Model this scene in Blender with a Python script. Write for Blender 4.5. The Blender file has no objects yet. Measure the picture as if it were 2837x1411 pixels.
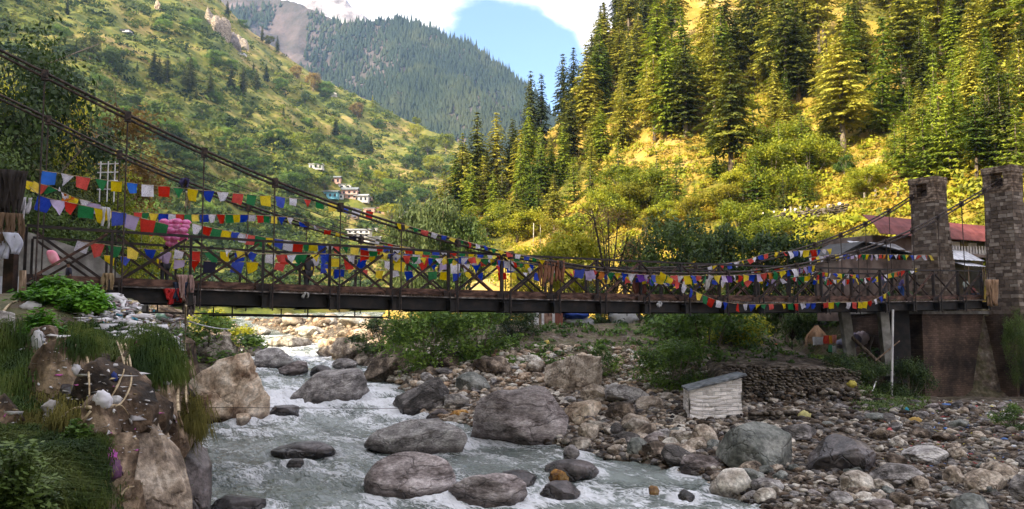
import bpy, bmesh, math, random
import numpy as np
from mathutils import Vector, Matrix
C = bpy.context.scene.collection
R = math.radians
rng = np.random.default_rng(7)
random.seed(7)

# ------------------------------------------------------------------ camera, sky, sun, exposure
CX, CY, F = 1418.5, 705.5, 2200.0
TH = math.atan((875 - CY) / F)
CT, ST = math.cos(TH), math.sin(TH)
CAMZ = 6.0
cam = bpy.data.cameras.new('camera'); cam.lens = 36 * F / 2837; cam.sensor_width = 36
cam.clip_start = 0.2; cam.clip_end = 9000
co = bpy.data.objects.new('camera', cam); C.objects.link(co)
co.location = (0, 0, CAMZ); co.rotation_euler = (R(90) + TH, 0, 0)
bpy.context.scene.camera = co

SUN_EL, SUN_TO = R(36), Vector((-0.766, -0.643, 0))
w = bpy.data.worlds.new('World'); bpy.context.scene.world = w; w.use_nodes = True
def setup_world():
    nt = w.node_tree; nt.nodes.clear()
    N = lambda t: nt.nodes.new(t)
    out = N('ShaderNodeOutputWorld'); bg = N('ShaderNodeBackground'); bg.inputs[1].default_value = 0.145
    sky = N('ShaderNodeTexSky'); sky.sky_type = 'NISHITA'; sky.sun_disc = False
    sky.sun_elevation = SUN_EL; sky.sun_rotation = math.atan2(SUN_TO.x, SUN_TO.y)
    sky.altitude = 2000; sky.air_density = 1.0; sky.dust_density = 0.6; sky.ozone_density = 1.4
    tc = N('ShaderNodeTexCoord')
    mp = N('ShaderNodeMapping'); mp.inputs['Scale'].default_value = (1, 1, 1.9); mp.inputs['Location'].default_value = (.32, .1, .07)
    nt.links.new(tc.outputs['Generated'], mp.inputs[0])
    n1 = N('ShaderNodeTexNoise'); n1.inputs['Scale'].default_value = 2.6; n1.inputs['Detail'].default_value = 9; n1.inputs['Roughness'].default_value = .56
    nt.links.new(mp.outputs[0], n1.inputs[0])
    # clear gap: a broad lobe of blue sky towards one direction, clouds elsewhere
    sx = N('ShaderNodeVectorMath'); sx.operation = 'DISTANCE'; sx.inputs[1].default_value = (0.0, 0.955, 0.27)
    nt.links.new(tc.outputs['Generated'], sx.inputs[0])
    mr = N('ShaderNodeMapRange'); mr.inputs[1].default_value = .045; mr.inputs[2].default_value = .125; mr.inputs[3].default_value = -.22; mr.inputs[4].default_value = .16
    nt.links.new(sx.outputs['Value'], mr.inputs[0])
    ad = N('ShaderNodeMath'); ad.operation = 'ADD'; nt.links.new(n1.outputs['Fac'], ad.inputs[0]); nt.links.new(mr.outputs[0], ad.inputs[1])
    cr = N('ShaderNodeMapRange'); cr.interpolation_type = 'SMOOTHSTEP'; cr.inputs[1].default_value = .47; cr.inputs[2].default_value = .60
    nt.links.new(ad.outputs[0], cr.inputs[0])
    n2 = N('ShaderNodeTexNoise'); n2.inputs['Scale'].default_value = 6; n2.inputs['Detail'].default_value = 6
    nt.links.new(mp.outputs[0], n2.inputs[0])
    c2 = N('ShaderNodeValToRGB'); c2.color_ramp.elements[0].position = .40; c2.color_ramp.elements[0].color = (2.3, 2.25, 2.8, 1)
    c2.color_ramp.elements[1].position = .56; c2.color_ramp.elements[1].color = (7.2, 6.9, 6.9, 1)
    nt.links.new(n2.outputs['Fac'], c2.inputs[0])
    mx = N('ShaderNodeMix'); mx.data_type = 'RGBA'
    nt.links.new(cr.outputs[0], mx.inputs[0]); nt.links.new(sky.outputs[0], mx.inputs[6]); nt.links.new(c2.outputs[0], mx.inputs[7])
    nt.links.new(mx.outputs[2], bg.inputs[0]); nt.links.new(bg.outputs[0], out.inputs[0])
setup_world()
sl = bpy.data.lights.new('sun', 'SUN'); sl.energy = 5.0; sl.angle = R(0.5); sl.color = (1, .88, .62)
so = bpy.data.objects.new('sun', sl); C.objects.link(so)
SUNV = Vector((SUN_TO.x * math.cos(SUN_EL), SUN_TO.y * math.cos(SUN_EL), math.sin(SUN_EL)))
so.rotation_euler = SUNV.to_track_quat('Z', 'Y').to_euler()
vs = bpy.context.scene.view_settings
vs.view_transform = 'Standard'; vs.look = 'None'; vs.exposure = 1.38; vs.gamma = 1

# ------------------------------------------------------------------ helpers
def ray(u, v):
    xc = (u - CX) / F; zc = -(v - CY) / F
    d = CT - ST * zc
    return xc / d, (ST + CT * zc) / d
def P(u, v, y):
    a, s = ray(u, v); return Vector((a * y, y, CAMZ + s * y))
def proj(p):
    yc = p[1] * CT + (p[2] - CAMZ) * ST; zc = -p[1] * ST + (p[2] - CAMZ) * CT
    return CX + F * p[0] / yc, CY - F * zc / yc
def sstep(a, b, x):
    t = np.clip((x - a) / (b - a), 0, 1); return t * t * (3 - 2 * t)
def _h(ix, iy, iz, seed):
    n = (ix.astype(np.int64) * 374761393 + iy.astype(np.int64) * 668265263 + iz.astype(np.int64) * 2147483647 + seed * 974711) & 0x7fffffff
    n = (n ^ (n >> 13)) * 1274126177 & 0x7fffffff
    n = n ^ (n >> 16)
    return (n & 0xffff) / 65535.0
def vn(x, y, seed=0, z=None):
    x = np.asarray(x, float); y = np.asarray(y, float)
    z = np.zeros_like(x) if z is None else np.asarray(z, float)
    ix, iy, iz = np.floor(x), np.floor(y), np.floor(z)
    fx, fy, fz = x - ix, y - iy, z - iz
    fx, fy, fz = [t * t * (3 - 2 * t) for t in (fx, fy, fz)]
    r = 0
    for dx in (0, 1):
        for dy in (0, 1):
            for dz in (0, 1):
                wgt = (fx if dx else 1 - fx) * (fy if dy else 1 - fy) * (fz if dz else 1 - fz)
                r = r + wgt * _h(ix + dx, iy + dy, iz + dz, seed)
    return r
def fbm(x, y, oct=4, seed=0, z=None):
    r = 0; a = .5; s = 0
    for i in range(oct):
        k = 2 ** i
        r = r + a * vn(np.asarray(x) * k, np.asarray(y) * k, seed + i * 17, None if z is None else np.asarray(z) * k); s += a; a *= .5
    return r / s - .5
def tag(o, label=None, cat=None, group=None, kind=None):
    if label: o['label'] = label
    if cat: o['category'] = cat
    if group: o['group'] = group
    if kind: o['kind'] = kind
    return o
def npmesh(name, V, Fc, smooth=False, uv=None):
    V = np.asarray(V, np.float32); Fc = np.asarray(Fc, np.int32); n, k = Fc.shape
    me = bpy.data.meshes.new(name)
    me.vertices.add(len(V)); me.vertices.foreach_set('co', V.ravel())
    me.loops.add(n * k); me.loops.foreach_set('vertex_index', Fc.ravel())
    me.polygons.add(n); me.polygons.foreach_set('loop_start', np.arange(n, dtype=np.int32) * k)
    if smooth: me.polygons.foreach_set('use_smooth', np.ones(n, bool))
    me.update(calc_edges=True); return me
def link(name, me, mat=None, parent=None, loc=None):
    o = bpy.data.objects.new(name, me); C.objects.link(o)
    if mat is not None and me is not None and len(me.materials) == 0: me.materials.append(mat)
    if parent is not None: o.parent = parent
    if loc is not None: o.location = loc
    return o
def thing(name, label, cat, loc=(0, 0, 0), rz=0, group=None):
    o = bpy.data.objects.new(name, None); C.objects.link(o); o.location = loc; o.rotation_euler = (0, 0, rz)
    o.empty_display_size = .3
    return tag(o, label, cat, group)
class MB:
    def __init__(s): s.v = []; s.f = []
    def add(s, vs_, fs):
        b = len(s.v); s.v += [tuple(p) for p in vs_]; s.f += [tuple(i + b for i in f) for f in fs]
    def box(s, c, sz, rz=0, M=None):
        hx, hy, hz = sz[0] / 2, sz[1] / 2, sz[2] / 2
        vs_ = [Vector((x, y, z)) for x in (-hx, hx) for y in (-hy, hy) for z in (-hz, hz)]
        if M is None: M = Matrix.Rotation(rz, 3, 'Z')
        s.add([M @ p + Vector(c) for p in vs_], [(0, 1, 3, 2), (4, 6, 7, 5), (0, 4, 5, 1), (2, 3, 7, 6), (0, 2, 6, 4), (1, 5, 7, 3)])
    def bar(s, a, b, w_, h_, up=Vector((0, 0, 1))):
        a = Vector(a); b = Vector(b); d = (b - a); L = d.length
        if L < 1e-6: return
        d /= L; sd = d.cross(up)
        if sd.length < 1e-3: sd = d.cross(Vector((0, 1, 0)))
        sd.normalize(); u2 = sd.cross(d).normalized()
        vs_ = [p + sd * (i * w_ / 2) + u2 * (j * h_ / 2) for p in (a, b) for i in (-1, 1) for j in (-1, 1)]
        s.add(vs_, [(0, 2, 3, 1), (4, 5, 7, 6), (0, 1, 5, 4), (2, 6, 7, 3), (0, 4, 6, 2), (1, 3, 7, 5)])
    def tube(s, pts, rad, n=6):
        pts = [Vector(p) for p in pts]; m = len(pts)
        if not hasattr(rad, '__len__'): rad = [rad] * m
        b = len(s.v); ref = Vector((0.13, .2, 1)).normalized()
        for i, p in enumerate(pts):
            d = (pts[min(i + 1, m - 1)] - pts[max(i - 1, 0)])
            d = d.normalized() if d.length > 1e-9 else Vector((0, 0, 1))
            r_ = ref if abs(d.dot(ref)) < .97 else Vector((1, 0, 0))
            a1 = d.cross(r_).normalized(); a2 = d.cross(a1)
            for j in range(n):
                t = 2 * math.pi * j / n
                s.v.append(tuple(p + (a1 * math.cos(t) + a2 * math.sin(t)) * rad[i]))
        for i in range(m - 1):
            for j in range(n):
                s.f.append((b + i * n + j, b + i * n + (j + 1) % n, b + (i + 1) * n + (j + 1) % n, b + (i + 1) * n + j))
        s.f.append(tuple(b + j for j in range(n))[::-1]); s.f.append(tuple(b + (m - 1) * n + j for j in range(n)))
    def quad(s, a, b, c, d): s.add([a, b, c, d], [(0, 1, 2, 3)])
    def mesh(s, name, smooth=False):
        me = bpy.data.meshes.new(name); me.from_pydata(s.v, [], s.f)
        if smooth:
            for p in me.polygons: p.use_smooth = True
        me.update(); return me
    def build(s, name, mat, parent=None, smooth=False, loc=None):
        return link(name, s.mesh(name, smooth), mat, parent, loc)

# ------------------------------------------------------------------ materials
def newmat(name):
    m = bpy.data.materials.new(name); m.use_nodes = True; nt = m.node_tree; nt.nodes.clear()
    out = nt.nodes.new('ShaderNodeOutputMaterial'); return m, nt, out
def ramp(nt, stops):
    r_ = nt.nodes.new('ShaderNodeValToRGB'); e = r_.color_ramp.elements
    while len(e) < len(stops): e.new(.5)
    for i, (p, c) in enumerate(stops): e[i].position = p; e[i].color = (*c, 1)
    return r_
def mat(name, stops, scale=3, detail=5, rough=.85, bump=0, bscale=None, rand=0, coord='Object', stretch=None, metal=0, spec=.3, dist=0, transl=0, brick=None, nrough=.55, mottle=0):
    m, nt, out = newmat(name); L = nt.links.new
    tc = nt.nodes.new('ShaderNodeTexCoord'); src = tc.outputs[coord]
    if stretch:
        mp = nt.nodes.new('ShaderNodeMapping'); mp.inputs['Scale'].default_value = stretch; L(src, mp.inputs[0]); src = mp.outputs[0]
    n = nt.nodes.new('ShaderNodeTexNoise'); n.inputs['Scale'].default_value = scale; n.inputs['Detail'].default_value = detail
    n.inputs['Roughness'].default_value = nrough; n.inputs['Distortion'].default_value = dist
    L(src, n.inputs[0]); fac = n.outputs['Fac']
    oi = None
    if rand:
        oi = nt.nodes.new('ShaderNodeObjectInfo')
        ma = nt.nodes.new('ShaderNodeMath'); ma.operation = 'MULTIPLY_ADD'; ma.inputs[1].default_value = rand; ma.inputs[2].default_value = -rand / 2
        L(oi.outputs['Random'], ma.inputs[0])
        a2 = nt.nodes.new('ShaderNodeMath'); a2.operation = 'ADD'; L(fac, a2.inputs[0]); L(ma.outputs[0], a2.inputs[1]); fac = a2.outputs[0]
    cr = ramp(nt, stops); L(fac, cr.inputs[0]); col = cr.outputs[0]
    hgt = None
    if mottle:
        for sc_, lo, hi in ((scale * 7, 1 - mottle, 1 + mottle * .6), (scale * .45, 1 - mottle * .5, 1 + mottle * .4)):
            nm = nt.nodes.new('ShaderNodeTexNoise'); nm.inputs['Scale'].default_value = sc_; nm.inputs['Detail'].default_value = 6; nm.inputs['Roughness'].default_value = .7; L(src, nm.inputs[0])
            rm = ramp(nt, [(.38, (lo, lo, lo)), (.62, (hi, hi, hi))]); L(nm.outputs['Fac'], rm.inputs[0])
            xm = nt.nodes.new('ShaderNodeMix'); xm.data_type = 'RGBA'; xm.blend_type = 'MULTIPLY'; xm.inputs[0].default_value = 1; L(col, xm.inputs[6]); L(rm.outputs[0], xm.inputs[7]); col = xm.outputs[2]
    if brick:
        bw, bh, mortar = brick
        sp = nt.nodes.new('ShaderNodeSeparateXYZ'); L(tc.outputs['Object'], sp.inputs[0])
        ad = nt.nodes.new('ShaderNodeMath'); L(sp.outputs[0], ad.inputs[0]); L(sp.outputs[1], ad.inputs[1])
        wn = nt.nodes.new('ShaderNodeTexNoise'); wn.inputs['Scale'].default_value = 2.2; L(tc.outputs['Object'], wn.inputs[0])
        zz = nt.nodes.new('ShaderNodeMath'); zz.operation = 'MULTIPLY_ADD'; zz.inputs[1].default_value = .14
        L(wn.outputs['Fac'], zz.inputs[0]); L(sp.outputs[2], zz.inputs[2])
        cb = nt.nodes.new('ShaderNodeCombineXYZ'); L(ad.outputs[0], cb.inputs[0]); L(zz.outputs[0], cb.inputs[1])
        bt = nt.nodes.new('ShaderNodeTexBrick'); bt.inputs['Scale'].default_value = 1; bt.inputs['Brick Width'].default_value = bw; bt.inputs['Row Height'].default_value = bh
        bt.inputs['Mortar Size'].default_value = bh * .14; bt.inputs['Mortar Smooth'].default_value = .5; bt.inputs['Bias'].default_value = -.1
        bt.inputs['Color1'].default_value = (1.15, 1.1, 1.05, 1); bt.inputs['Color2'].default_value = (.62, .58, .55, 1); bt.inputs['Mortar'].default_value = (*mortar, 1)
        L(cb.outputs[0], bt.inputs[0])
        mx = nt.nodes.new('ShaderNodeMix'); mx.data_type = 'RGBA'; mx.blend_type = 'MULTIPLY'; mx.inputs[0].default_value = 1
        L(col, mx.inputs[6]); L(bt.outputs['Color'], mx.inputs[7]); col = mx.outputs[2]; hgt = bt.outputs['Fac']
    b = nt.nodes.new('ShaderNodeBsdfPrincipled'); b.inputs['Roughness'].default_value = rough; b.inputs['Metallic'].default_value = metal
    b.inputs['Specular IOR Level'].default_value = spec
    L(col, b.inputs['Base Color'])
    if bump:
        n2 = nt.nodes.new('ShaderNodeTexNoise'); n2.inputs['Scale'].default_value = bscale or scale * 4; n2.inputs['Detail'].default_value = 6; n2.inputs['Roughness'].default_value = .62
        L(src, n2.inputs[0]); bp = nt.nodes.new('ShaderNodeBump'); bp.inputs['Strength'].default_value = 1; bp.inputs['Distance'].default_value = bump
        L(n2.outputs['Fac'], bp.inputs['Height']); nrm = bp.outputs[0]
        if hgt is not None:
            b2 = nt.nodes.new('ShaderNodeBump'); b2.invert = True; b2.inputs['Distance'].default_value = .03; L(hgt, b2.inputs['Height']); L(nrm, b2.inputs['Normal']); nrm = b2.outputs[0]
        L(nrm, b.inputs['Normal'])
    if mottle and 'rock' in name:
        vo = nt.nodes.new('ShaderNodeTexVoronoi'); vo.feature = 'DISTANCE_TO_EDGE'; vo.inputs['Scale'].default_value = .38; nd = nt.nodes.new('ShaderNodeTexNoise'); nd.inputs['Scale'].default_value = 1.3; nd.inputs['Detail'].default_value = 5; L(tc.outputs['Object'], nd.inputs[0])
        va = nt.nodes.new('ShaderNodeVectorMath'); va.operation = 'MULTIPLY_ADD'; va.inputs[1].default_value = (1.5, 1.5, 1.5); L(nd.outputs['Color'], va.inputs[0]); L(src, va.inputs[2]); L(va.outputs[0], vo.inputs[0])
        vr = ramp(nt, [(0, (.38, .36, .34)), (.014, (1, 1, 1))]); L(vo.outputs['Distance'], vr.inputs[0]); vm = nt.nodes.new('ShaderNodeMix'); vm.data_type = 'RGBA'; vm.blend_type = 'MULTIPLY'; vm.inputs[0].default_value = .6; L(col, vm.inputs[6]); L(vr.outputs[0], vm.inputs[7]); col = vm.outputs[2]
        if bump:
            b3 = nt.nodes.new('ShaderNodeBump'); b3.inputs['Distance'].default_value = .05; m3 = nt.nodes.new('ShaderNodeMath'); m3.operation = 'MINIMUM'; m3.inputs[1].default_value = .03; L(vo.outputs['Distance'], m3.inputs[0]); m4 = nt.nodes.new('ShaderNodeMath'); m4.operation = 'MULTIPLY'; m4.inputs[1].default_value = 30; L(m3.outputs[0], m4.inputs[0]); L(m4.outputs[0], b3.inputs['Height']); L(nrm, b3.inputs['Normal']); L(b3.outputs[0], b.inputs['Normal'])
        at = nt.nodes.new('ShaderNodeAttribute'); at.attribute_name = 'wet'; wm = nt.nodes.new('ShaderNodeMix'); wm.data_type = 'RGBA'; wm.blend_type = 'MULTIPLY'
        L(at.outputs['Fac'], wm.inputs[0]); L(col, wm.inputs[6]); wm.inputs[7].default_value = (.3, .28, .27, 1); L(wm.outputs[2], b.inputs['Base Color'])
        wr = nt.nodes.new('ShaderNodeMapRange'); wr.inputs[3].default_value = rough; wr.inputs[4].default_value = .25; L(at.outputs['Fac'], wr.inputs[0]); L(wr.outputs[0], b.inputs['Roughness'])
    sh = b.outputs[0]
    if transl:
        tr = nt.nodes.new('ShaderNodeBsdfTranslucent'); L(col, tr.inputs[0]); mxs = nt.nodes.new('ShaderNodeMixShader'); mxs.inputs[0].default_value = transl
        L(b.outputs[0], mxs.inputs[1]); L(tr.outputs[0], mxs.inputs[2]); sh = mxs.outputs[0]
    L(sh, out.inputs[0]); return m
M = {}
def cols(*c): n = len(c); return [(.37 + .26 * i / max(1, n - 1), x) for i, x in enumerate(c)]
M['rock_grey'] = mat('rock_grey', cols((.07, .062, .058), (.17, .152, .145), (.29, .265, .255), (.44, .415, .395)), 1.1, 10, .8, .08, 4, .25, nrough=.72, stretch=(1, 1, 2), mottle=.42)
M['rock_brown'] = mat('rock_brown', cols((.07, .05, .035), (.17, .13, .10), (.31, .245, .185), (.45, .38, .31)), 1.2, 10, .85, .08, 4, .25, nrough=.65, mottle=.42)
M['rock_pale'] = mat('rock_pale', cols((.16, .13, .1), (.35, .30, .25), (.48, .43, .37), (.6, .56, .5)), 1.2, 8, .85, .04, 6, .2, nrough=.6, mottle=.42)
M['rock_beige'] = mat('rock_beige', cols((.17, .10, .06), (.40, .29, .2), (.54, .42, .31), (.66, .56, .45)), .8, 8, .9, .10, 2.5, .1, nrough=.6, mottle=.42)
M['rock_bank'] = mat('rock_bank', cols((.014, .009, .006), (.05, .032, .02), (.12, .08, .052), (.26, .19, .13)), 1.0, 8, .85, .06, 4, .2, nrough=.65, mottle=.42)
M['wallstone'] = mat('wall_stone', cols((.03, .024, .018), (.10, .08, .062), (.2, .17, .14)), 2.5, 7, .9, .03, 8, mottle=.42)
M['rock_green'] = mat('rock_green', cols((.08, .085, .075), (.15, .155, .14), (.23, .23, .21)), .9, 7, .75, .03, 6, .1, mottle=.42)
M['rock_dark'] = mat('rock_dark', cols((.022, .018, .02), (.06, .05, .05), (.13, .11, .11)), 1.3, 7, .4, .04, 5, .15, spec=.5, mottle=.42)
M['rock_pink'] = mat('rock_pink', cols((.07, .052, .045), (.20, .165, .158), (.33, .285, .275), (.45, .40, .39)), 1.0, 10, .75, .06, 4, .1, nrough=.7, stretch=(1, 1, 2.6), mottle=.42)
M['rock_orange'] = mat('rock_orange', cols((.2, .07, .01), (.5, .24, .04), (.6, .4, .15)), 3, 5, .6, .02, 8, mottle=.42)
M['gravel'] = mat('gravel', cols((.06, .045, .035), (.2, .16, .13), (.34, .29, .25), (.5, .46, .42)), 2.2, 9, .9, .12, 6, nrough=.72)
M['soil'] = mat('soil', cols((.045, .03, .018), (.12, .08, .05), (.2, .15, .1), (.1, .1, .04)), 1.0, 8, .95, .12, 4, nrough=.65)
M['steel'] = mat('steel_rust', cols((.010, .006, .005), (.025, .014, .010), (.06, .030, .020)), 3, 6, .7, .004, 30, .1)
M['rail'] = mat('rail_dark', cols((.008, .006, .006), (.016, .011, .010), (.035, .020, .015)), 3, 5, .6, .003, 30)
M['timber'] = mat('timber_rust', cols((.03, .016, .012), (.075, .038, .027), (.15, .082, .06)), 2.5, 7, .85, .01, 20, .15, stretch=(1, 1, 3))
M['plank'] = mat('plank', cols((.12, .065, .05), (.25, .145, .11), (.38, .25, .19)), 3, 6, .85, .01, 20)
M['flange'] = mat('flange_worn', cols((.035, .026, .022), (.10, .08, .07), (.26, .23, .21)), 4, 7, .6, .004, 30)
M['girder'] = mat('girder_black', cols((.006, .005, .005), (.012, .010, .009), (.024, .017, .013)), 2, 5, .7, .004, 20)
M['cable'] = mat('cable_dark', cols((.014, .01, .01), (.035, .024, .02), (.07, .045, .035)), 8, 4, .7, .004, 40)
M['stone'] = mat('tower_stone', cols((.07, .048, .035), (.15, .108, .08), (.24, .185, .145), (.33, .27, .22)), 2.6, 6, .9, .04, 9, brick=(.55, .2, (.4, .36, .33)))
M['facing'] = mat('facing_dark', cols((.06, .045, .036), (.10, .075, .06)), 2, 5, .9, .03, 12)
M['facing2'] = mat('facing_mid', cols((.10, .075, .06), (.17, .132, .108)), 2, 5, .9, .03, 12)
M['facing3'] = mat('facing_light', cols((.17, .14, .118), (.29, .245, .212)), 2, 5, .9, .03, 12)
M['brickw'] = mat('abutment_brick', cols((.03, .022, .017), (.085, .058, .044), (.15, .102, .08)), .45, 7, .95, .02, 9, brick=(.36, .14, (.55, .5, .46)))
M['concrete'] = mat('concrete', cols((.14, .13, .12), (.22, .21, .195), (.32, .31, .29)), 1.6, 8, .9, .01, 12)
M['whitewash'] = mat('whitewash', cols((.5, .48, .47), (.78, .76, .77), (.87, .85, .86), (.9, .88, .89)), 2.0, 8, .9, .04, 7, nrough=.72, brick=(.62, .2, (.9, .88, .86)))
M['slate'] = mat('slate', cols((.09, .1, .115), (.17, .19, .21), (.26, .28, .3)), 3, 5, .6, .01, 12)
M['tin'] = mat('tin', cols((.34, .35, .4), (.5, .51, .56), (.62, .62, .66)), 1.5, 4, .5, .005, 10, metal=.1)
M['redroof'] = mat('red_roof', cols((.10, .018, .02), (.15, .03, .032), (.2, .05, .05)), 1.2, 5, .6, .003, 10)
M['darkroof'] = mat('dark_roof', cols((.02, .02, .022), (.045, .045, .05)), 2, 4, .7)
M['wallwhite'] = mat('wall_white', cols((.45, .43, .45), (.6, .58, .6), (.7, .68, .69)), 2, 4, .9)
M['wallpink'] = mat('wall_pink', cols((.45, .26, .22), (.6, .38, .33)), 1, 4, .9)
M['wallblue'] = mat('wall_blue', cols((.1, .3, .45), (.18, .42, .58)), 1, 4, .9)
M['wallbrown'] = mat('wall_brown', cols((.09, .065, .055), (.16, .115, .1), (.22, .17, .15)), .9, 6, .9, .01, 5)
M['window'] = mat('window_dark', cols((.01, .01, .012), (.03, .03, .035)), 2, 3, .3, spec=.5)
M['wood'] = mat('wood_old', cols((.10, .065, .04), (.22, .15, .10), (.34, .26, .19)), 3, 6, .9, .01, 16, .2, stretch=(5, 5, .6))
M['woodred'] = mat('wood_red', cols((.14, .05, .035), (.24, .09, .065)), 3, 6, .9, .01, 16, stretch=(5, 5, .6))
M['bark'] = mat('bark', cols((.07, .05, .035), (.17, .13, .1), (.28, .23, .18)), 3, 6, .95, .03, 9, .3, stretch=(3, 3, .7))
M['barkdark'] = mat('bark_dark', cols((.02, .015, .01), (.06, .045, .03)), 3, 6, .95, .03, 9)
M['vine'] = mat('dry_vine', cols((.16, .11, .06), (.34, .26, .16), (.45, .37, .25)), 4, 4, .9)
M['deodar'] = mat('deodar_needles', cols((.065, .082, .013), (.17, .185, .022), (.31, .30, .032), (.43, .39, .05)), .33, 4, .7, rand=.30, transl=.25)
M['darkfir'] = mat('dark_needles', cols((.022, .038, .014), (.06, .08, .022), (.12, .135, .034)), .33, 4, .7, rand=.30, transl=.2)
M['young'] = mat('young_needles', cols((.06, .10, .010), (.15, .21, .016), (.28, .33, .025)), .5, 4, .7, rand=.25, transl=.3)
M['leaf'] = mat('leaf_green', cols((.05, .10, .014), (.12, .21, .028), (.23, .34, .05)), .8, 4, .6, rand=.25, transl=.35, spec=.4)
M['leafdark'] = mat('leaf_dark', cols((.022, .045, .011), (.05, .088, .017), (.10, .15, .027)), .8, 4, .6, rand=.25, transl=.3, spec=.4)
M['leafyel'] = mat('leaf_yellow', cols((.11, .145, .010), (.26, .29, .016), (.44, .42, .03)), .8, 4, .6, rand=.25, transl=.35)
M['leafpale'] = mat('leaf_pale', cols((.07, .10, .03), (.15, .19, .06), (.26, .29, .12)), .8, 4, .6, rand=.2, transl=.35)
M['leafbrown'] = mat('leaf_brown', cols((.14, .09, .03), (.28, .18, .05), (.36, .26, .07)), .8, 4, .7, rand=.2, transl=.3)
M['bright'] = mat('herb_bright', cols((.04, .12, .008), (.09, .24, .012), (.17, .36, .03)), 1.2, 4, .6, transl=.4, spec=.3)
M['grass'] = mat('grass_bank', cols((.02, .045, .008), (.05, .085, .012), (.10, .13, .025)), 1.0, 5, .8, transl=.35)
M['grassdry'] = mat('grass_dry', cols((.05, .045, .012), (.11, .10, .022), (.18, .155, .04)), 1.2, 5, .9, transl=.3)
M['shrub'] = mat('hill_shrub', cols((.018, .036, .008), (.045, .078, .012), (.095, .13, .018), (.17, .18, .03)), .045, 5, .85, transl=.25)
M['bushyel'] = mat('hill_bush_gold', cols((.07, .085, .010), (.19, .19, .016), (.34, .27, .022), (.43, .27, .035)), .07, 6, .85, transl=.3, nrough=.65)
M['terr_l'] = mat('hill_left_ground', cols((.042, .06, .010), (.10, .12, .016), (.195, .18, .032), (.33, .24, .085)), .022, 10, .95, .8, .35, nrough=.72)
M['terr_r'] = mat('hill_right_ground', cols((.05, .055, .010), (.13, .125, .018), (.29, .205, .032), (.40, .26, .055), (.40, .29, .12)), .05, 10, .95, .5, .7, nrough=.72)
M['far'] = mat('far_mountain_ground', cols((.035, .035, .03), (.07, .06, .055), (.11, .085, .085), (.17, .125, .12)), .006, 10, .95, 5, .05, nrough=.68)
M['snow'] = mat('snow_peak_ground', cols((.12, .10, .11), (.22, .19, .2), (.4, .37, .39), (.8, .8, .82)), .012, 10, .9, 8, .02, nrough=.7)
M['farforest'] = mat('far_forest', cols((.012, .024, .014), (.022, .036, .018), (.04, .05, .022)), .01, 4, .9)
def cloth(name, c, mark=None):
    m, nt, out = newmat(name); L = nt.links.new
    tc = nt.nodes.new('ShaderNodeTexCoord')
    n = nt.nodes.new('ShaderNodeTexNoise'); n.inputs['Scale'].default_value = 5; n.inputs['Detail'].default_value = 4; L(tc.outputs['Object'], n.inputs[0])
    a = tuple(x * .72 for x in c); cr = ramp(nt, [(.3, a), (.65, c)]); L(n.outputs['Fac'], cr.inputs[0]); col = cr.outputs[0]
    if mark:
        wv = nt.nodes.new('ShaderNodeTexNoise'); wv.inputs['Scale'].default_value = 1; wv.inputs['Detail'].default_value = 1
        mp = nt.nodes.new('ShaderNodeMapping'); mp.inputs['Scale'].default_value = (22, 22, 60); L(tc.outputs['Object'], mp.inputs[0]); L(mp.outputs[0], wv.inputs[0])
        r2 = ramp(nt, [(.52, (1, 1, 1)), (.62, mark)]); L(wv.outputs['Fac'], r2.inputs[0])
        mx = nt.nodes.new('ShaderNodeMix'); mx.data_type = 'RGBA'; mx.blend_type = 'MULTIPLY'; mx.inputs[0].default_value = .8
        L(col, mx.inputs[6]); L(r2.outputs[0], mx.inputs[7]); col = mx.outputs[2]
    oi = nt.nodes.new('ShaderNodeObjectInfo'); hs = nt.nodes.new('ShaderNodeHueSaturation'); m1 = nt.nodes.new('ShaderNodeMapRange'); m1.inputs[3].default_value = .8; m1.inputs[4].default_value = 1.25; L(oi.outputs['Random'], m1.inputs[0]); L(m1.outputs[0], hs.inputs['Value'])
    m2 = nt.nodes.new('ShaderNodeMapRange'); m2.inputs[3].default_value = 1.1; m2.inputs[4].default_value = .9; L(oi.outputs['Random'], m2.inputs[0]); L(m2.outputs[0], hs.inputs['Saturation']); L(col, hs.inputs['Color']); col = hs.outputs[0]
    b = nt.nodes.new('ShaderNodeBsdfPrincipled'); b.inputs['Roughness'].default_value = .8; b.inputs['Specular IOR Level'].default_value = .2; L(col, b.inputs['Base Color'])
    tr = nt.nodes.new('ShaderNodeBsdfTranslucent'); L(col, tr.inputs[0]); ms = nt.nodes.new('ShaderNodeMixShader'); ms.inputs[0].default_value = .35
    L(b.outputs[0], ms.inputs[1]); L(tr.outputs[0], ms.inputs[2]); L(ms.outputs[0], out.inputs[0]); return m
FL = {'b': cloth('flag_blue', (.025, .06, .42), (.6, .6, .7)), 'w': cloth('flag_white', (.68, .66, .74), (.45, .45, .5)), 'r': cloth('flag_red', (.55, .045, .03), (.7, .6, .6)),
      'g': cloth('flag_green', (.015, .17, .05), (.6, .6, .6)), 'y': cloth('flag_yellow', (.72, .55, .015), (.7, .65, .5)), 'B': cloth('flag_bright_blue', (.01, .12, .55)),
      'p': cloth('flag_purple', (.12, .04, .28)), 'l': cloth('flag_lilac', (.42, .34, .52)), 'o': cloth('flag_orange', (.6, .2, .05)), 'k': cloth('flag_dark', (.03, .03, .06))}
def plain(name, c, rough=.8, tr=0):
    return mat(name, [(.3, tuple(x * .75 for x in c)), (.7, c)], 6, 3, rough, transl=tr)
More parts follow.
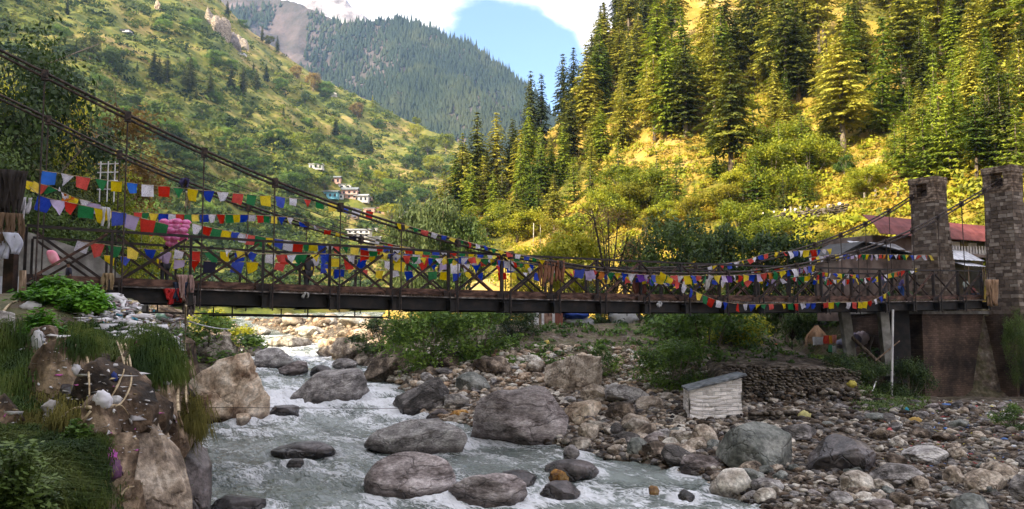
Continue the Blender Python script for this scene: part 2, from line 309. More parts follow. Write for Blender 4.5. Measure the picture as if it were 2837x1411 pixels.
# ------------------------------------------------------------------ river and ground
XLp = np.array([(0, -3.4), (8, -3.5), (13, -4.6), (18, -6.1), (22, -8.0), (26, -11.2), (30, -13), (36, -14.6), (42, -16.6), (48, -18), (60, -20), (80, -26), (110, -38), (150, -57), (250, -100), (400, -165)])
XRp = np.array([(0, 12), (20, 9.8), (28, 8.7), (31, 7.7), (34, 6.6), (37.5, 2.8), (40, .8), (42, -1.6), (48, -6.4), (60, -9.5), (80, -17.5), (110, -30), (150, -49), (250, -88), (400, -150)])
EP = np.array([(0, -1.15), (20, -1.0), (30, -.8), (38, -.4), (46, .1), (50, .6), (60, 1.2), (80, 2.0), (110, 3.1), (150, 4.4), (250, 7), (400, 11)])
XL = lambda y: np.interp(y, XLp[:, 0], XLp[:, 1])
XR = lambda y: np.interp(y, XRp[:, 0], XRp[:, 1])
EV = lambda y: np.interp(y, EP[:, 0], EP[:, 1])
def G(x, y):
    x = np.asarray(x, float); y = np.asarray(y, float)
    e = EV(y); n1 = fbm(x * .25, y * .25, 4, 3); n2 = fbm(x * 1.3, y * 1.3, 3, 9)
    wob = fbm(x * .35 + 9, y * .35, 3, 21) * 3.0
    dL = XL(y) - x + wob * np.clip((y - 10) / 20, .25, 1.0); dR = x - XR(y) + wob * .8
    bed = e - .8
    top = 6.2 - .27 * np.clip(22 - y, 0, 20) - .35 * np.clip(y - 24.5, 0, 4) + n1 * 1.0
    near = bed + (top - bed) * sstep(-.1, 2.3, dL) + .03 * dL
    farl = bed + 1.3 * sstep(-.5, 2.5, dL) + .22 * np.clip(dL, 0, 9) + .62 * np.clip(dL - 8, 0, 45) * (1 - .35 * sstep(90, 140, y)) + n1 * 1.6 * sstep(0, 6, dL)
    kl = sstep(25.5, 30, y); left = near * (1 - kl) + farl * kl
    e = e + (-.25 - e) * sstep(17, 25, x) * (1 - sstep(57, 59, y)); zr = e + .22 + .035 * np.clip(dR, 0, 30) * (1 - sstep(20, 34, x) * .6)
    plat = 5.3 + 1.6 * sstep(24, 30, x) * sstep(50, 57, y)
    t1 = sstep(50, 63, y - .08 * np.clip(x, -10, 10))
    wall = 1.5 * sstep(46.2, 46.8, y - .04 * (x - 13)) * sstep(11.5, 12.5, x) * (1 - sstep(19.5, 22, x))
    tx = sstep(47, 78, y) * sstep(11, 14, x)
    pl = zr * (1 - t1) + plat * t1
    pr = zr + wall * (1 - tx * .6) + (plat - zr) * (tx * (1 - sstep(18, 24, x)) + sstep(56.2, 57.5, y) * sstep(24, 27, x))
    wx = sstep(10.5, 13, x); right = pl * (1 - wx) + pr * wx
    cap = e + .25 + .30 * np.clip(dR, 0, 60)
    far = sstep(50, 60, y); right = np.where(y > 50, np.minimum(right, right * (1 - far) + cap * far), right)
    right = bed + (right - bed) * sstep(-.6, 1.6, dR) + n1 * .5 * sstep(2, 8, dR)
    z = np.where(dL > -.6, left, np.where(dR > -.8, right, bed))
    return z + n2 * .16
LCols = np.array([(-900, -420, 420, 150, 9), (-300, -350, 520, 160, 9), (0, -250, 650, 175, 10), (300, -160, 700, 200, 11), (500, -70, 760, 220, 12), (600, -12, 800, 230, 12), (640, 30, 800, 230, 12), (700, 85, 810, 235, 12),
    (778, 140, 820, 240, 12), (904, 228, 820, 260, 13), (1012, 280, 810, 280, 13), (1115, 332, 800, 290, 13), (1256, 388, 780, 300, 13), (1330, 450, 740, 310, 13), (1420, 560, 700, 320, 13), (1500, 640, 680, 320, 12), (1700, 760, 650, 330, 10)], float)
RCols = np.array([(850, 905, 150, 126, 0), (1050, 885, 150, 126, 1), (1130, 760, 152, 122, 4), (1280, 560, 165, 116, 6), (1400, 475, 180, 112, 6), (1540, 345, 205, 106, 6), (1640, 180, 230, 100, 6), (1720, 30, 250, 97, 6), (1850, -120, 280, 92, 6),
    (2100, -260, 300, 84, 6), (2400, -360, 300, 74, 6), (2837, -480, 290, 60, 5), (3400, -560, 280, 50, 5)], float)
FCols = np.array([(-200, -300, 2100, 950, 60), (500, -120, 2000, 950, 60), (700, -50, 1950, 950, 60), (830, -12, 1900, 950, 60), (900, 22, 1880, 950, 60), (960, 36, 1850, 950, 60), (1000, 36, 1850, 950, 60), (1100, 40, 1850, 950, 60), (1160, 60, 1850, 950, 60), (1230, 93, 1830, 950, 60),
    (1300, 122, 1800, 950, 60), (1400, 172, 1780, 950, 60), (1480, 226, 1750, 950, 60), (1540, 290, 1720, 950, 60), (1620, 370, 1700, 950, 60), (1800, 480, 1650, 950, 60)], float)
SCols = np.array([(760, 60, 2350, 2100, 400), (820, 25, 2350, 2100, 400), (860, 5, 2350, 2100, 400), (890, -22, 2350, 2100, 400), (925, -30, 2350, 2100, 400), (958, -14, 2350, 2100, 400), (975, 12, 2350, 2100, 400), (1000, 30, 2350, 2100, 400), (1050, 60, 2350, 2100, 400)], float)
def hill(cols_, amp, sc, seed, pw=1.0):
    aa = np.array([ray(c[0], c[1])[0] for c in cols_]); zr = np.array([CAMZ + ray(c[0], c[1])[1] * c[2] for c in cols_])
    def H(x, y):
        a = np.asarray(x, float) / np.asarray(y, float)
        yr = np.interp(a, aa, cols_[:, 2]); yf = np.interp(a, aa, cols_[:, 3]); zf = np.interp(a, aa, cols_[:, 4]); z_r = np.interp(a, aa, zr)
        t = (y - yf) / (yr - yf)
        up = zf + (z_r - zf) * np.sign(t) * np.abs(np.clip(t, -.3, 1)) ** pw - np.clip(t - 1, 0, 9) * (z_r - zf) * .55 - np.clip(-t, 0, 9) * 45
        k = np.clip(t * 4, 0, 1) * (1 - .75 * np.exp(-((t - 1) / .06) ** 2))
        rid = np.abs(fbm(x / sc, y / sc, 5, seed)) * 2
        return up + amp * k * (fbm(x / sc + 3.3, y / sc, 5, seed + 5) * 1.6 - rid * 1.1)
    return H
HL = hill(LCols, 26, 90, 11, 1.05); HR = hill(RCols, 7, 30, 31, 1.0); HF = hill(FCols, 150, 330, 51, 1.05); HS = hill(SCols, 60, 120, 61)
def polar(name, H, u0, u1, nu, y0, y1, ny, material, label=None, smooth=True, logy=True, kind='structure'):
    a = np.linspace((u0 - CX) / F, (u1 - CX) / F, nu)
    y = np.geomspace(y0, y1, ny) if logy else np.linspace(y0, y1, ny)
    A, Y = np.meshgrid(a, y); X = A * Y; Z = H(X, Y)
    V = np.stack([X, Y, Z], -1).reshape(-1, 3)
    i = np.arange(ny - 1)[:, None] * nu + np.arange(nu - 1)[None]; i = i.ravel()
    me = npmesh(name, V, np.stack([i, i + 1, i + nu + 1, i + nu], 1), smooth)
    o = link(name, me, material); o['kind'] = kind; return o
def hit(u, v, H, y0=9, y1=400, n=900):
    a, s = ray(u, v); y = np.geomspace(y0, y1, n); z = CAMZ + s * y; h = H(a * y, y)
    idx = np.nonzero(h >= z)[0]
    if len(idx) == 0: return None
    k = idx[0]
    if k == 0: return Vector((a * y[0], y[0], float(h[0])))
    d0 = z[k - 1] - h[k - 1]; d1 = z[k] - h[k]; t = d0 / (d0 - d1 + 1e-9); yy = y[k - 1] + (y[k] - y[k - 1]) * t
    return Vector((a * yy, yy, float(CAMZ + s * yy)))
def hits(us, vs_, H, y0=9, y1=400, n=240):
    xc = (us - CX) / F; zc = -(vs_ - CY) / F; d = CT - ST * zc; a = (xc / d)[:, None]; s = ((ST + CT * zc) / d)[:, None]; y = np.geomspace(y0, y1, n)[None]
    z = CAMZ + s * y; h = H(a * y, y + 0 * a); below = h >= z; k = below.argmax(1); ok = below.any(1) & (k > 0); k = np.maximum(k, 1); i = np.arange(len(us))
    d0 = (z - h)[i, k - 1]; d1 = (h - z)[i, k]; t = d0 / (d0 + d1 + 1e-9); yy = y[0, k - 1] + (y[0, k] - y[0, k - 1]) * t
    return np.stack([a[:, 0] * yy, yy, CAMZ + s[:, 0] * yy], 1), ok
def Gz(x, y): return float(G(np.array([x]), np.array([y]))[0])
def W(x, y):   # water surface (calm level) where it covers the bed
    return np.maximum(G(x, y), EV(y))

# ground sheet: split by material with a position based mix
def ground_material():
    m, nt, out = newmat('ground_mixed'); L = nt.links.new; N = nt.nodes.new
    tc = N('ShaderNodeTexCoord'); at = N('ShaderNodeAttribute'); at.attribute_name = 'zone'
    n = N('ShaderNodeTexNoise'); n.inputs['Scale'].default_value = 1.7; n.inputs['Detail'].default_value = 10; n.inputs['Roughness'].default_value = .72; L(tc.outputs['Object'], n.inputs[0])
    g = ramp(nt, cols((.035, .025, .018), (.11, .08, .06), (.21, .165, .13), (.38, .34, .30))); L(n.outputs['Fac'], g.inputs[0])
    v = N('ShaderNodeTexVoronoi'); v.inputs['Scale'].default_value = 3.2; L(tc.outputs['Object'], v.inputs[0])
    vm = N('ShaderNodeMix'); vm.data_type = 'RGBA'; vm.blend_type = 'MULTIPLY'; vm.inputs[0].default_value = .7
    vr = ramp(nt, [(0, (1.25, 1.2, 1.15)), (.6, (.35, .33, .3))]); L(v.outputs['Distance'], vr.inputs[0]); L(g.outputs[0], vm.inputs[6]); L(vr.outputs[0], vm.inputs[7])
    s = ramp(nt, cols((.03, .022, .012), (.09, .06, .035), (.07, .075, .02), (.16, .125, .07))); n3 = N('ShaderNodeTexNoise'); n3.inputs['Scale'].default_value = .7; n3.inputs['Detail'].default_value = 9; n3.inputs['Roughness'].default_value = .7
    L(tc.outputs['Object'], n3.inputs[0]); L(n3.outputs['Fac'], s.inputs[0])
    ad = N('ShaderNodeMath'); ad.operation = 'ADD'; L(at.outputs['Fac'], ad.inputs[0])
    n4 = N('ShaderNodeMapRange'); n4.inputs[1].default_value = .3; n4.inputs[2].default_value = .7; n4.inputs[3].default_value = -.35; n4.inputs[4].default_value = .35; L(n3.outputs['Fac'], n4.inputs[0]); L(n4.outputs[0], ad.inputs[1]); ad.use_clamp = True
    mx = N('ShaderNodeMix'); mx.data_type = 'RGBA'; L(ad.outputs[0], mx.inputs[0]); L(vm.outputs[2], mx.inputs[6]); L(s.outputs[0], mx.inputs[7])
    b = N('ShaderNodeBsdfPrincipled'); b.inputs['Roughness'].default_value = .92; L(mx.outputs[2], b.inputs['Base Color'])
    bp = N('ShaderNodeBump'); bp.inputs['Distance'].default_value = .16; L(n.outputs['Fac'], bp.inputs['Height'])
    b2 = N('ShaderNodeBump'); b2.invert = True; b2.inputs['Distance'].default_value = .1; L(v.outputs['Distance'], b2.inputs['Height']); L(bp.outputs[0], b2.inputs['Normal']); L(b2.outputs[0], b.inputs['Normal'])
    L(b.outputs[0], out.inputs[0]); return m
M['ground'] = ground_material()
gr = polar('ground', G, -700, 3500, 620, 7, 330, 470, M['ground'])
def zone(o):
    me = o.data; n = len(me.vertices); c = np.empty(n * 3, np.float32); me.vertices.foreach_get('co', c); c = c.reshape(-1, 3)
    x, y = c[:, 0], c[:, 1]; dL = XL(y) - x; dR = x - XR(y)
    z = np.maximum(sstep(1.5, 5, dL) * (1 - .7 * sstep(85, 110, y) * (1 - sstep(12, 22, dL))), sstep(55, 66, y) * sstep(6, 14, dR) * (1 - .0 * y))
    z = np.maximum(z, sstep(-1, 1.5, dL) * (1 - sstep(26, 29, y)))
    z = np.maximum(z, .55 * sstep(50, 60, y) * sstep(0, 6, dR) * (1 - sstep(80, 100, y)))
    at = me.attributes.new('zone', 'FLOAT', 'POINT'); at.data.foreach_set('value', z.astype(np.float32))
zone(gr)
polar('hillside', HL, -900, 1700, 420, 120, 1050, 330, M['terr_l'])
polar('hillside', HR, 860, 3600, 480, 45, 400, 360, M['terr_r'])
polar('mountain', HF, -200, 1800, 420, 860, 2500, 260, M['far'])
polar('mountain', HS, 760, 1050, 110, 2050, 2600, 70, M['snow'])
# wide terrain skirt out to the horizon and an unseen ridge, added off frame to shade the valley
sk = MB(); q = 2900
sk.quad((-q, -q, -6), (q, -q, -6), (q, q, -6), (-q, q, -6)); tag(sk.build('terrain', M['soil']), kind='structure')
def ridge():
    Lh = np.array([-.766, -.643]); Q = np.array([.643, -.766])
    wv = np.linspace(14, 330, 90); qv = np.linspace(-86, 420, 116); Wg, Qg = np.meshgrid(wv, qv)
    prof = np.interp(Wg, [14, 22, 60, 118, 200, 330], [-2, 12, 82, 158, 120, -6])
    end = sstep(-84, -64 , Qg - .05 * Wg)
    Z = prof * end + fbm(Wg / 30, Qg / 30, 5, 77) * 14 * end * np.clip((Wg - 14) / 20, 0, 1) - 3 * (1 - end)
    X = Lh[0] * Wg + Q[0] * Qg; Y = Lh[1] * Wg + Q[1] * Qg; nu = len(wv)
    i = (np.arange(len(qv) - 1)[:, None] * nu + np.arange(nu - 1)[None]).ravel()
    o = link('hillside', npmesh('hillside', np.stack([X, Y, Z], -1).reshape(-1, 3), np.stack([i, i + 1, i + nu + 1, i + nu], 1), True), M['terr_l']); o['kind'] = 'structure'  # added shade caster out of view, outline shaped by where its shadow ends
ridge()

# water
def water():
    nu, ny = 760, 560
    a = np.linspace((300 - CX) / F, (2250 - CX) / F, nu); y = np.geomspace(20, 260, ny); A, Y = np.meshgrid(a, y); X = A * Y
    # direction of flow follows the channel, so stretch ripples across x
    mid = (XL(Y) + XR(Y)) / 2; xs = X - mid
    turb = .35 + .9 * np.exp(-((Y - 51) / 5.5) ** 2) + .3 * np.exp(-((Y - 31.5) / 1.6) ** 2) * sstep(-1, 3, X) + .5 * np.exp(-((Y - 33.5) / 1.6) ** 2) * (1 - sstep(-8, -2, X)) + .7 * np.exp(-((Y - 84) / 16) ** 2) + .5 * np.exp(-((Y - 29) / 1.2) ** 2)
    big = fbm(xs * .22, Y * .42, 4, 5); med = fbm(xs * .6 + 7, Y * 1.15, 4, 15); chop = fbm(xs * 2.2, Y * 3.0, 3, 25)
    ridged = 1 - np.abs(med) * 4
    Z = EV(Y) + turb * (.55 * big + .55 * med + .22 * chop) + .08 * chop
    prox = np.zeros_like(X)
    for (px, py, r_) in WROCKS:
        d = np.sqrt((X - px) ** 2 + ((Y - py) * 1.1) ** 2); prox = np.maximum(prox, np.exp(-(np.clip(d - r_ * .85, 0, 9) / (.28 + .25 * r_)) ** 2) * (.35 + .65 * (Y < py + .5 * r_)))
        Z += .16 * np.exp(-((d - r_) / .5) ** 2) * (Y > py) - .1 * np.exp(-(d / (r_ + .6)) ** 2) * (Y < py)
    edge = np.maximum(np.exp(-np.abs(X - XL(Y)) / .7), np.exp(-np.abs(X - XR(Y)) / .7))
    streak = fbm(xs * 1.1 + 2 * big, Y * .5, 4, 45)
    foam = -.08 - .12 * sstep(4, 7, X) + turb * .62 + .5 * prox * (.5 + .8 * (fbm(X * 1.5, Y * 2.5, 3, 8) + .5)) + .04 * edge + 1.9 * med * turb + 1.5 * streak + (big * 1.2)
    V = np.stack([X, Y, Z], -1).reshape(-1, 3); i = (np.arange(ny - 1)[:, None] * nu + np.arange(nu - 1)[None]).ravel()
    me = npmesh('river', V, np.stack([i, i + 1, i + nu + 1, i + nu], 1), True)
    at = me.attributes.new('foam', 'FLOAT', 'POINT'); at.data.foreach_set('value', foam.ravel().astype(np.float32))
    m, nt, out = newmat('river_water'); L = nt.links.new; N = nt.nodes.new
    tc = N('ShaderNodeTexCoord'); mp = N('ShaderNodeMapping'); mp.vector_type = 'TEXTURE'; mp.inputs['Scale'].default_value = (2.0, .75, 1); mp.inputs['Rotation'].default_value = (0, 0, -.75); L(tc.outputs['Object'], mp.inputs[0])
    n = N('ShaderNodeTexNoise'); n.inputs['Scale'].default_value = 2.4; n.inputs['Detail'].default_value = 7; n.inputs['Roughness'].default_value = .56; n.inputs['Distortion'].default_value = 1.2; L(mp.outputs[0], n.inputs[0])
    at_ = N('ShaderNodeAttribute'); at_.attribute_name = 'foam'
    ma = N('ShaderNodeMath'); ma.operation = 'MULTIPLY_ADD'; ma.inputs[1].default_value = 2.4; L(n.outputs['Fac'], ma.inputs[0]); L(at_.outputs['Fac'], ma.inputs[2])
    nf = N('ShaderNodeTexNoise'); nf.inputs['Scale'].default_value = 1.9; nf.inputs['Detail'].default_value = 6; nf.inputs['Distortion'].default_value = 2.2; L(mp.outputs[0], nf.inputs[0])
    r1 = N('ShaderNodeMath'); r1.operation = 'SUBTRACT'; r1.inputs[1].default_value = .5; L(nf.outputs['Fac'], r1.inputs[0]); r2 = N('ShaderNodeMath'); r2.operation = 'ABSOLUTE'; L(r1.outputs[0], r2.inputs[0])
    r3 = N('ShaderNodeMapRange'); r3.inputs[1].default_value = 0; r3.inputs[2].default_value = .09; r3.inputs[3].default_value = .38; r3.inputs[4].default_value = -.1; L(r2.outputs[0], r3.inputs[0])
    r4 = N('ShaderNodeMath'); r4.operation = 'ADD'; L(ma.outputs[0], r4.inputs[0]); L(r3.outputs[0], r4.inputs[1]); ma = r4
    mr = N('ShaderNodeMapRange'); mr.interpolation_type = 'SMOOTHSTEP'; mr.inputs[1].default_value = 1.5; mr.inputs[2].default_value = 2.35; L(ma.outputs[0], mr.inputs[0])
    n2 = N('ShaderNodeTexNoise'); n2.inputs['Scale'].default_value = .35; n2.inputs['Detail'].default_value = 4; L(mp.outputs[0], n2.inputs[0])
    wc = ramp(nt, cols((.08, .10, .09), (.145, .17, .155), (.22, .25, .24))); L(n2.outputs['Fac'], wc.inputs[0])
    mx = N('ShaderNodeMix'); mx.data_type = 'RGBA'; L(mr.outputs[0], mx.inputs[0]); L(wc.outputs[0], mx.inputs[6]); mx.inputs[7].default_value = (.66, .67, .7, 1)
    b = N('ShaderNodeBsdfPrincipled'); L(mx.outputs[2], b.inputs['Base Color']); b.inputs['Specular IOR Level'].default_value = .5
    rr = N('ShaderNodeMapRange'); rr.inputs[3].default_value = .12; rr.inputs[4].default_value = .7; L(mr.outputs[0], rr.inputs[0]); L(rr.outputs[0], b.inputs['Roughness'])
    n3 = N('ShaderNodeTexNoise'); n3.inputs['Scale'].default_value = 4.5; n3.inputs['Detail'].default_value = 7; L(mp.outputs[0], n3.inputs[0])
    bp = N('ShaderNodeBump'); bp.inputs['Distance'].default_value = .2; L(n3.outputs['Fac'], bp.inputs['Height']); L(bp.outputs[0], b.inputs['Normal'])
    L(b.outputs[0], out.inputs[0]); link('river', me, m)['kind'] = 'structure'

# ------------------------------------------------------------------ rocks
def ico(sub):
    bm = bmesh.new(); bmesh.ops.create_icosphere(bm, subdivisions=sub, radius=1)
    v = np.array([p.co[:] for p in bm.verts]); f = np.array([[q_.index for q_ in p.verts] for p in bm.faces]); bm.free(); return v, f
ICO = {k: ico(k) for k in (1, 2, 3, 4, 5)}
def rock_arrays(seed, sub=3, facets=9, rough=.10, cut=.72, box=0.0):
    v, f = ICO[sub]; v = v.copy(); r_ = np.random.default_rng(seed)
    if box: v = np.sign(v) * np.abs(v) ** (1 - box)
    o = seed * 3.17
    v = v + v * (fbm(v[:, 0] * 1.1 + o, v[:, 1] * 1.1, 2, seed + 2, v[:, 2] * 1.1) * .55)[:, None]
    for i in range(facets + 5):
        n = r_.normal(size=3); n /= np.linalg.norm(n); d = r_.uniform(cut, cut + .25)
        k = v @ n; v -= np.clip(k - d, 0, 9)[:, None] * n
    n = v / np.linalg.norm(v, axis=1)[:, None]
    q_ = fbm(v[:, 0] * 2.2 + o, v[:, 1] * 2.2, 5 if sub > 3 else 2, seed, v[:, 2] * 2.2)
    v = v + n * (q_ * rough * 1.9 - np.exp(-(fbm(v[:, 0] * 1.5 + o, v[:, 1] * 1.5 + 7, 3, seed + 9, v[:, 2] * 1.5) / .02) ** 2) * rough * .55)[:, None]
    return v, f
LANDMARKS = [(1972, 1105, 'the white shack'), (1437, 1150, 'the huge grey boulder'), (2185, 1060, 'the dry stone wall'), (2103, 1240, 'the greenish angular boulder'), (2330, 1258, 'the dark brown boulder'), (640, 1060, 'the beige cracked boulder'),
    (1155, 1207, 'the wide flat boulder in the river'), (1135, 1312, 'the smooth pinkish boulder'), (1280, 930, 'the leafy bush under the bridge'), (2650, 1000, 'the brick abutment'), (1590, 1030, 'the mossy blocky boulder'), (905, 1067, 'the grey boulder in the rapids'),
    (870, 890, 'the far stony riverbank'), (1655, 990, 'the small green bush'), (2028, 1340, 'the pale smooth boulder at the waterline'), (2485, 1316, 'the long slab on the shore'), (2760, 1180, 'the litter strewn shore'), (380, 1200, 'the brown left bank rocks')]
AUTO = []
def autolabel(o, head, cat, p, marks=None, joiner=None):
    u, v = proj(p); best = min((marks or LANDMARKS), key=lambda m_: (m_[0] - u) ** 2 + (1.5 * (m_[1] - v)) ** 2)
    dx, dy = u - best[0], v - best[1]
    if abs(dx) > 1.3 * abs(dy): pos = 'right of' if dx > 0 else 'left of'
    else: pos = 'in front of' if dy > 0 else 'above'
    AUTO.append([o, head, cat, pos + ' ' + best[2], u, v])
ORD = ['leftmost', 'second from left', 'third from left', 'fourth from left', 'fifth from left', 'sixth from left', 'seventh from left', 'eighth from left', 'ninth from left']
def finish_labels():
    d = {}
    for a in AUTO: d.setdefault((a[1], a[3]), []).append(a)
    for (head, pos), L in d.items():
        L.sort(key=lambda a: a[4]); n = len(L)
        rows = [L]
        if n > 9:
            nr = -(-n // 9); L.sort(key=lambda a: a[5]); rows = [sorted(L[i * n // nr:(i + 1) * n // nr], key=lambda a: a[4]) for i in range(nr)]
        RN = ['highest row', 'second row down', 'third row down', 'fourth row down', 'fifth row down', 'sixth row down', 'seventh row down']
        for ri, row in enumerate(rows):
            for i, a in enumerate(row):
                lab = head + ' ' + pos
                if len(rows) > 1: lab += ', ' + RN[ri]
                if len(row) > 1: lab += ', ' + ORD[i]
                a[0]['label'] = lab; a[0]['category'] = a[2]
WROCKS = []; BANKV = []
def boulder(box, mt, label, seed, facets=9, rough=.08, cut=.72, tilt=0, yaw=0, sub=5, y=None, flat=.8, bx=0.0, sink=.3, wet=False, name='boulder', grp=None, H=None):
    u0, u1, v0, v1 = box; uc = (u0 + u1) / 2
    p = hit(uc, v1, H or W) if y is None else P(uc, v1, y)
    wd = (u1 - u0) / F * p.y; dp = wd * flat; s = -ray(uc, v1)[1]
    h = max((v1 - v0) / F * p.y - max(s, 0) * dp * .45, wd * .18)
    vv, ff = rock_arrays(seed, sub, facets, rough, cut, bx)
    mn, mx = vv.min(0), vv.max(0); vv = (vv - (mn + mx) / 2) / ((mx - mn) / 2)
    if wet: sink = .7 if h > .5 else 1.4
    tot = h * (1 + sink)
    T = np.array(Matrix.Rotation(tilt, 3, 'Y') @ Matrix.Rotation(yaw, 3, 'Z'))
    vv = vv @ T.T; mn, mx = vv.min(0), vv.max(0); vv = (vv - (mn + mx) / 2) / ((mx - mn) / 2)
    vv = vv * np.array([wd / 2, dp / 2, tot / 2])
    me = npmesh(name, vv, ff, True); o = link(name, me, M[mt]); o.location = (p.x * (1 + dp * .4 / p.y), p.y + dp * .4, p.z + h - tot / 2)
    if wet:
        wl = p.z - o.location.z; wob = fbm(vv[:, 0] * 1.5, vv[:, 1] * 1.5, 3, seed) * .35
        at = me.attributes.new('wet', 'FLOAT', 'POINT'); at.data.foreach_set('value', (1 - sstep(.10, .42, vv[:, 2] - wl + wob * min(1, h))).astype(np.float32))
    tag(o, label, 'boulder', grp)
    if H is G: BANKV.append((vv + np.array(o.location), ff))
    if wet: WROCKS.append((o.location.x, o.location.y, wd * .5))
    return o
boulder((533, 748, 968, 1168), 'rock_beige', 'huge beige cracked boulder on the left bank of the river', 101, 16, .13, .55, 0, .4, flat=1.1, wet=True)
boulder((520, 668, 925, 1010), 'rock_pale', 'pale grey boulder behind the beige cracked one', 102, 12, .1, .6, flat=1.2)
boulder((655, 747, 1062, 1164), 'rock_beige', 'orange beige wedge leaning on the cracked boulder at the water', 103, 12, .05, .55, .5, wet=True, flat=.7)
boulder((648, 695, 1146, 1174), 'rock_beige', 'small beige rock at the foot of the orange beige wedge', 104, 8, .06, .6, wet=True)
boulder((792, 1022, 1018, 1114), 'rock_grey', 'smooth grey flat topped boulder standing in the rapids', 105, 9, .05, .6, .08, .2, wet=True, bx=.25)
boulder((738, 832, 1121, 1150), 'rock_dark', 'low wet purple black rock beside the orange beige wedge', 1061, 4, .08, .7, wet=True)
boulder((1080, 1248, 1043, 1146), 'rock_grey', 'tilted grey brown slab leaning up to the right at the waterline', 107, 10, .05, .55, -.45, 0, wet=True, bx=.2, flat=.6)
boulder((1300, 1576, 1062, 1228), 'rock_pink', 'huge grey rounded boulder below the middle of the bridge', 108, 8, .05, .68, .05, .3, wet=True, bx=.3, flat=.8)
boulder((1010, 1302, 1160, 1254), 'rock_grey', 'wide flat dark grey boulder in the river, flecked white', 109, 8, .06, .66, .04, 0, wet=True, bx=.3, flat=.7)
boulder((1003, 1268, 1250, 1376), 'rock_pink', 'smooth pinkish grey boulder in the foreground water', 1107, 2, .04, .8, -.16, .2, wet=True, bx=.1, flat=.75)
boulder((1240, 1462, 1312, 1396), 'rock_pink', 'long low purplish boulder right of the smooth pinkish one', 1113, 4, .06, .7, .22, 0, wet=True, flat=.5, bx=.1)
boulder((1372, 1490, 1302, 1345), 'rock_dark', 'dark purple wet rock behind the long low boulder', 1124, 4, .09, .7, -.2, wet=True)
boulder((1495, 1612, 1334, 1378), 'rock_dark', 'black wet rock in the white water', 1135, 5, .09, .65, wet=True, tilt=.25)
boulder((1518, 1578, 1300, 1328), 'rock_orange', 'small bright orange rock in the water', 114, 7, .12, wet=True)
boulder((1505, 1660, 1272, 1322), 'rock_dark', 'low submerged dark rock right of the orange rock', 115, 5, .03, wet=True)
boulder((1870, 1925, 1356, 1386), 'rock_dark', 'small black rock in the shallow water by the right shore', 116, 6, .06, wet=True)
boulder((1795, 1828, 1346, 1364), 'rock_orange', 'tiny brown rock breaking the shallow water', 117, 6, .06, wet=True)
boulder((750, 930, 1222, 1262), 'rock_dark', 'submerged dark rock with water sliding over it', 1181, 3, .07, .75, wet=True, flat=.5)
boulder((570, 742, 1368, 1420), 'rock_dark', 'dark submerged rock at the bottom left of the river', 119, 5, .04, wet=True)
boulder((795, 845, 1272, 1292), 'rock_grey', 'small grey rock tip alone in mid river', 120, 7, .06, wet=True)
boulder((1505, 1672, 980, 1086), 'rock_brown', 'blocky mossy brown boulder above the huge grey one', 121, 9, .14, .6, .05, .5, bx=.4, flat=.8)
boulder((1993, 2212, 1170, 1308), 'rock_green', 'large greenish grey angular boulder on the right shore', 122, 9, .03, .55, .12, .7, flat=.75)
boulder((2238, 2424, 1204, 1312), 'rock_dark', 'dark brown boulder next to the greenish angular one', 123, 9, .07, .62, -.1, .3, flat=.8)
boulder((1964, 2090, 1298, 1376), 'rock_pale', 'pale smooth grey boulder at the right waterline', 124, 6, .03, .7, .1, 0, wet=True, flat=.7)
boulder((2326, 2424, 1303, 1366), 'rock_pale', 'pale oval boulder below the dark brown one', 125, 4, .03, .8, .15)
boulder((2402, 2572, 1282, 1352), 'rock_grey', 'long grey slab on the right shore, sloping to the right', 126, 10, .05, .55, .2, 0, flat=.6)
boulder((2672, 2792, 1300, 1366), 'rock_brown', 'brown rounded boulder near the right edge', 127, 7, .05)
boulder((2800, 2880, 1316, 1400), 'rock_grey', 'grey boulder cut by the right edge', 128, 7, .05)
boulder((2614, 2672, 1290, 1342), 'rock_brown', 'upright brown rock between the long slab and the brown rounded boulder', 129, 7, .05)
boulder((2170, 2275, 1176, 1226), 'rock_grey', 'grey wedge behind the greenish angular boulder', 130, 10, .05, .5, .3, flat=.6)
boulder((2500, 2625, 1234, 1288), 'rock_grey', 'rough grey brown rock above the long slab', 131, 12, .12, .6)
boulder((1880, 2012, 1258, 1308), 'rock_pink', 'low flat purplish rock left of the greenish boulder', 132, 7, .04, .6, -.12, wet=True, flat=.7)
boulder((1778, 1866, 1224, 1272), 'rock_brown', 'tan angular rock by the waterline below the shack', 133, 9, .05, .6)
boulder((1736, 1796, 1212, 1264), 'rock_green', 'oblong grey green stone standing on the shore edge', 134, 4, .03, .8, -.7, flat=.6)
boulder((1864, 1930, 1234, 1268), 'rock_brown', 'brown shore stone under the shack slope', 135, 8, .05)
boulder((1700, 1772, 1196, 1236), 'rock_grey', 'rounded grey stone between the shack and the river', 136, 6, .05)
boulder((1578, 1640, 1212, 1250), 'rock_pale', 'white faced stone just right of the huge grey boulder', 137, 8, .05)
boulder((1560, 1606, 1232, 1270), 'rock_grey', 'rounded speckled rock at the edge of the water', 138, 6, .05, wet=True)
boulder((1562, 1668, 1112, 1178), 'rock_beige', 'cracked cream block right of the huge grey boulder', 139, 12, .07, .55, .1, .5, bx=.3)
boulder((1600, 1662, 1172, 1218), 'rock_brown', 'tan stone below the cracked cream block', 140, 9, .06)
boulder((1672, 1770, 1112, 1162), 'rock_brown', 'tapering brown rock left of the white shack', 141, 10, .06, .55, -.2)
boulder((1606, 1692, 1062, 1116), 'rock_brown', 'brown striped rock on the rubble slope', 142, 11, .06, .55)
boulder((1672, 1802, 1060, 1116), 'rock_grey', 'large flat brown grey rock above the tapering one', 143, 8, .05, .6, .1)
boulder((1258, 1360, 1030, 1086), 'rock_green', 'grey green boulder behind the tilted slab', 144, 6, .03, .7, .1)
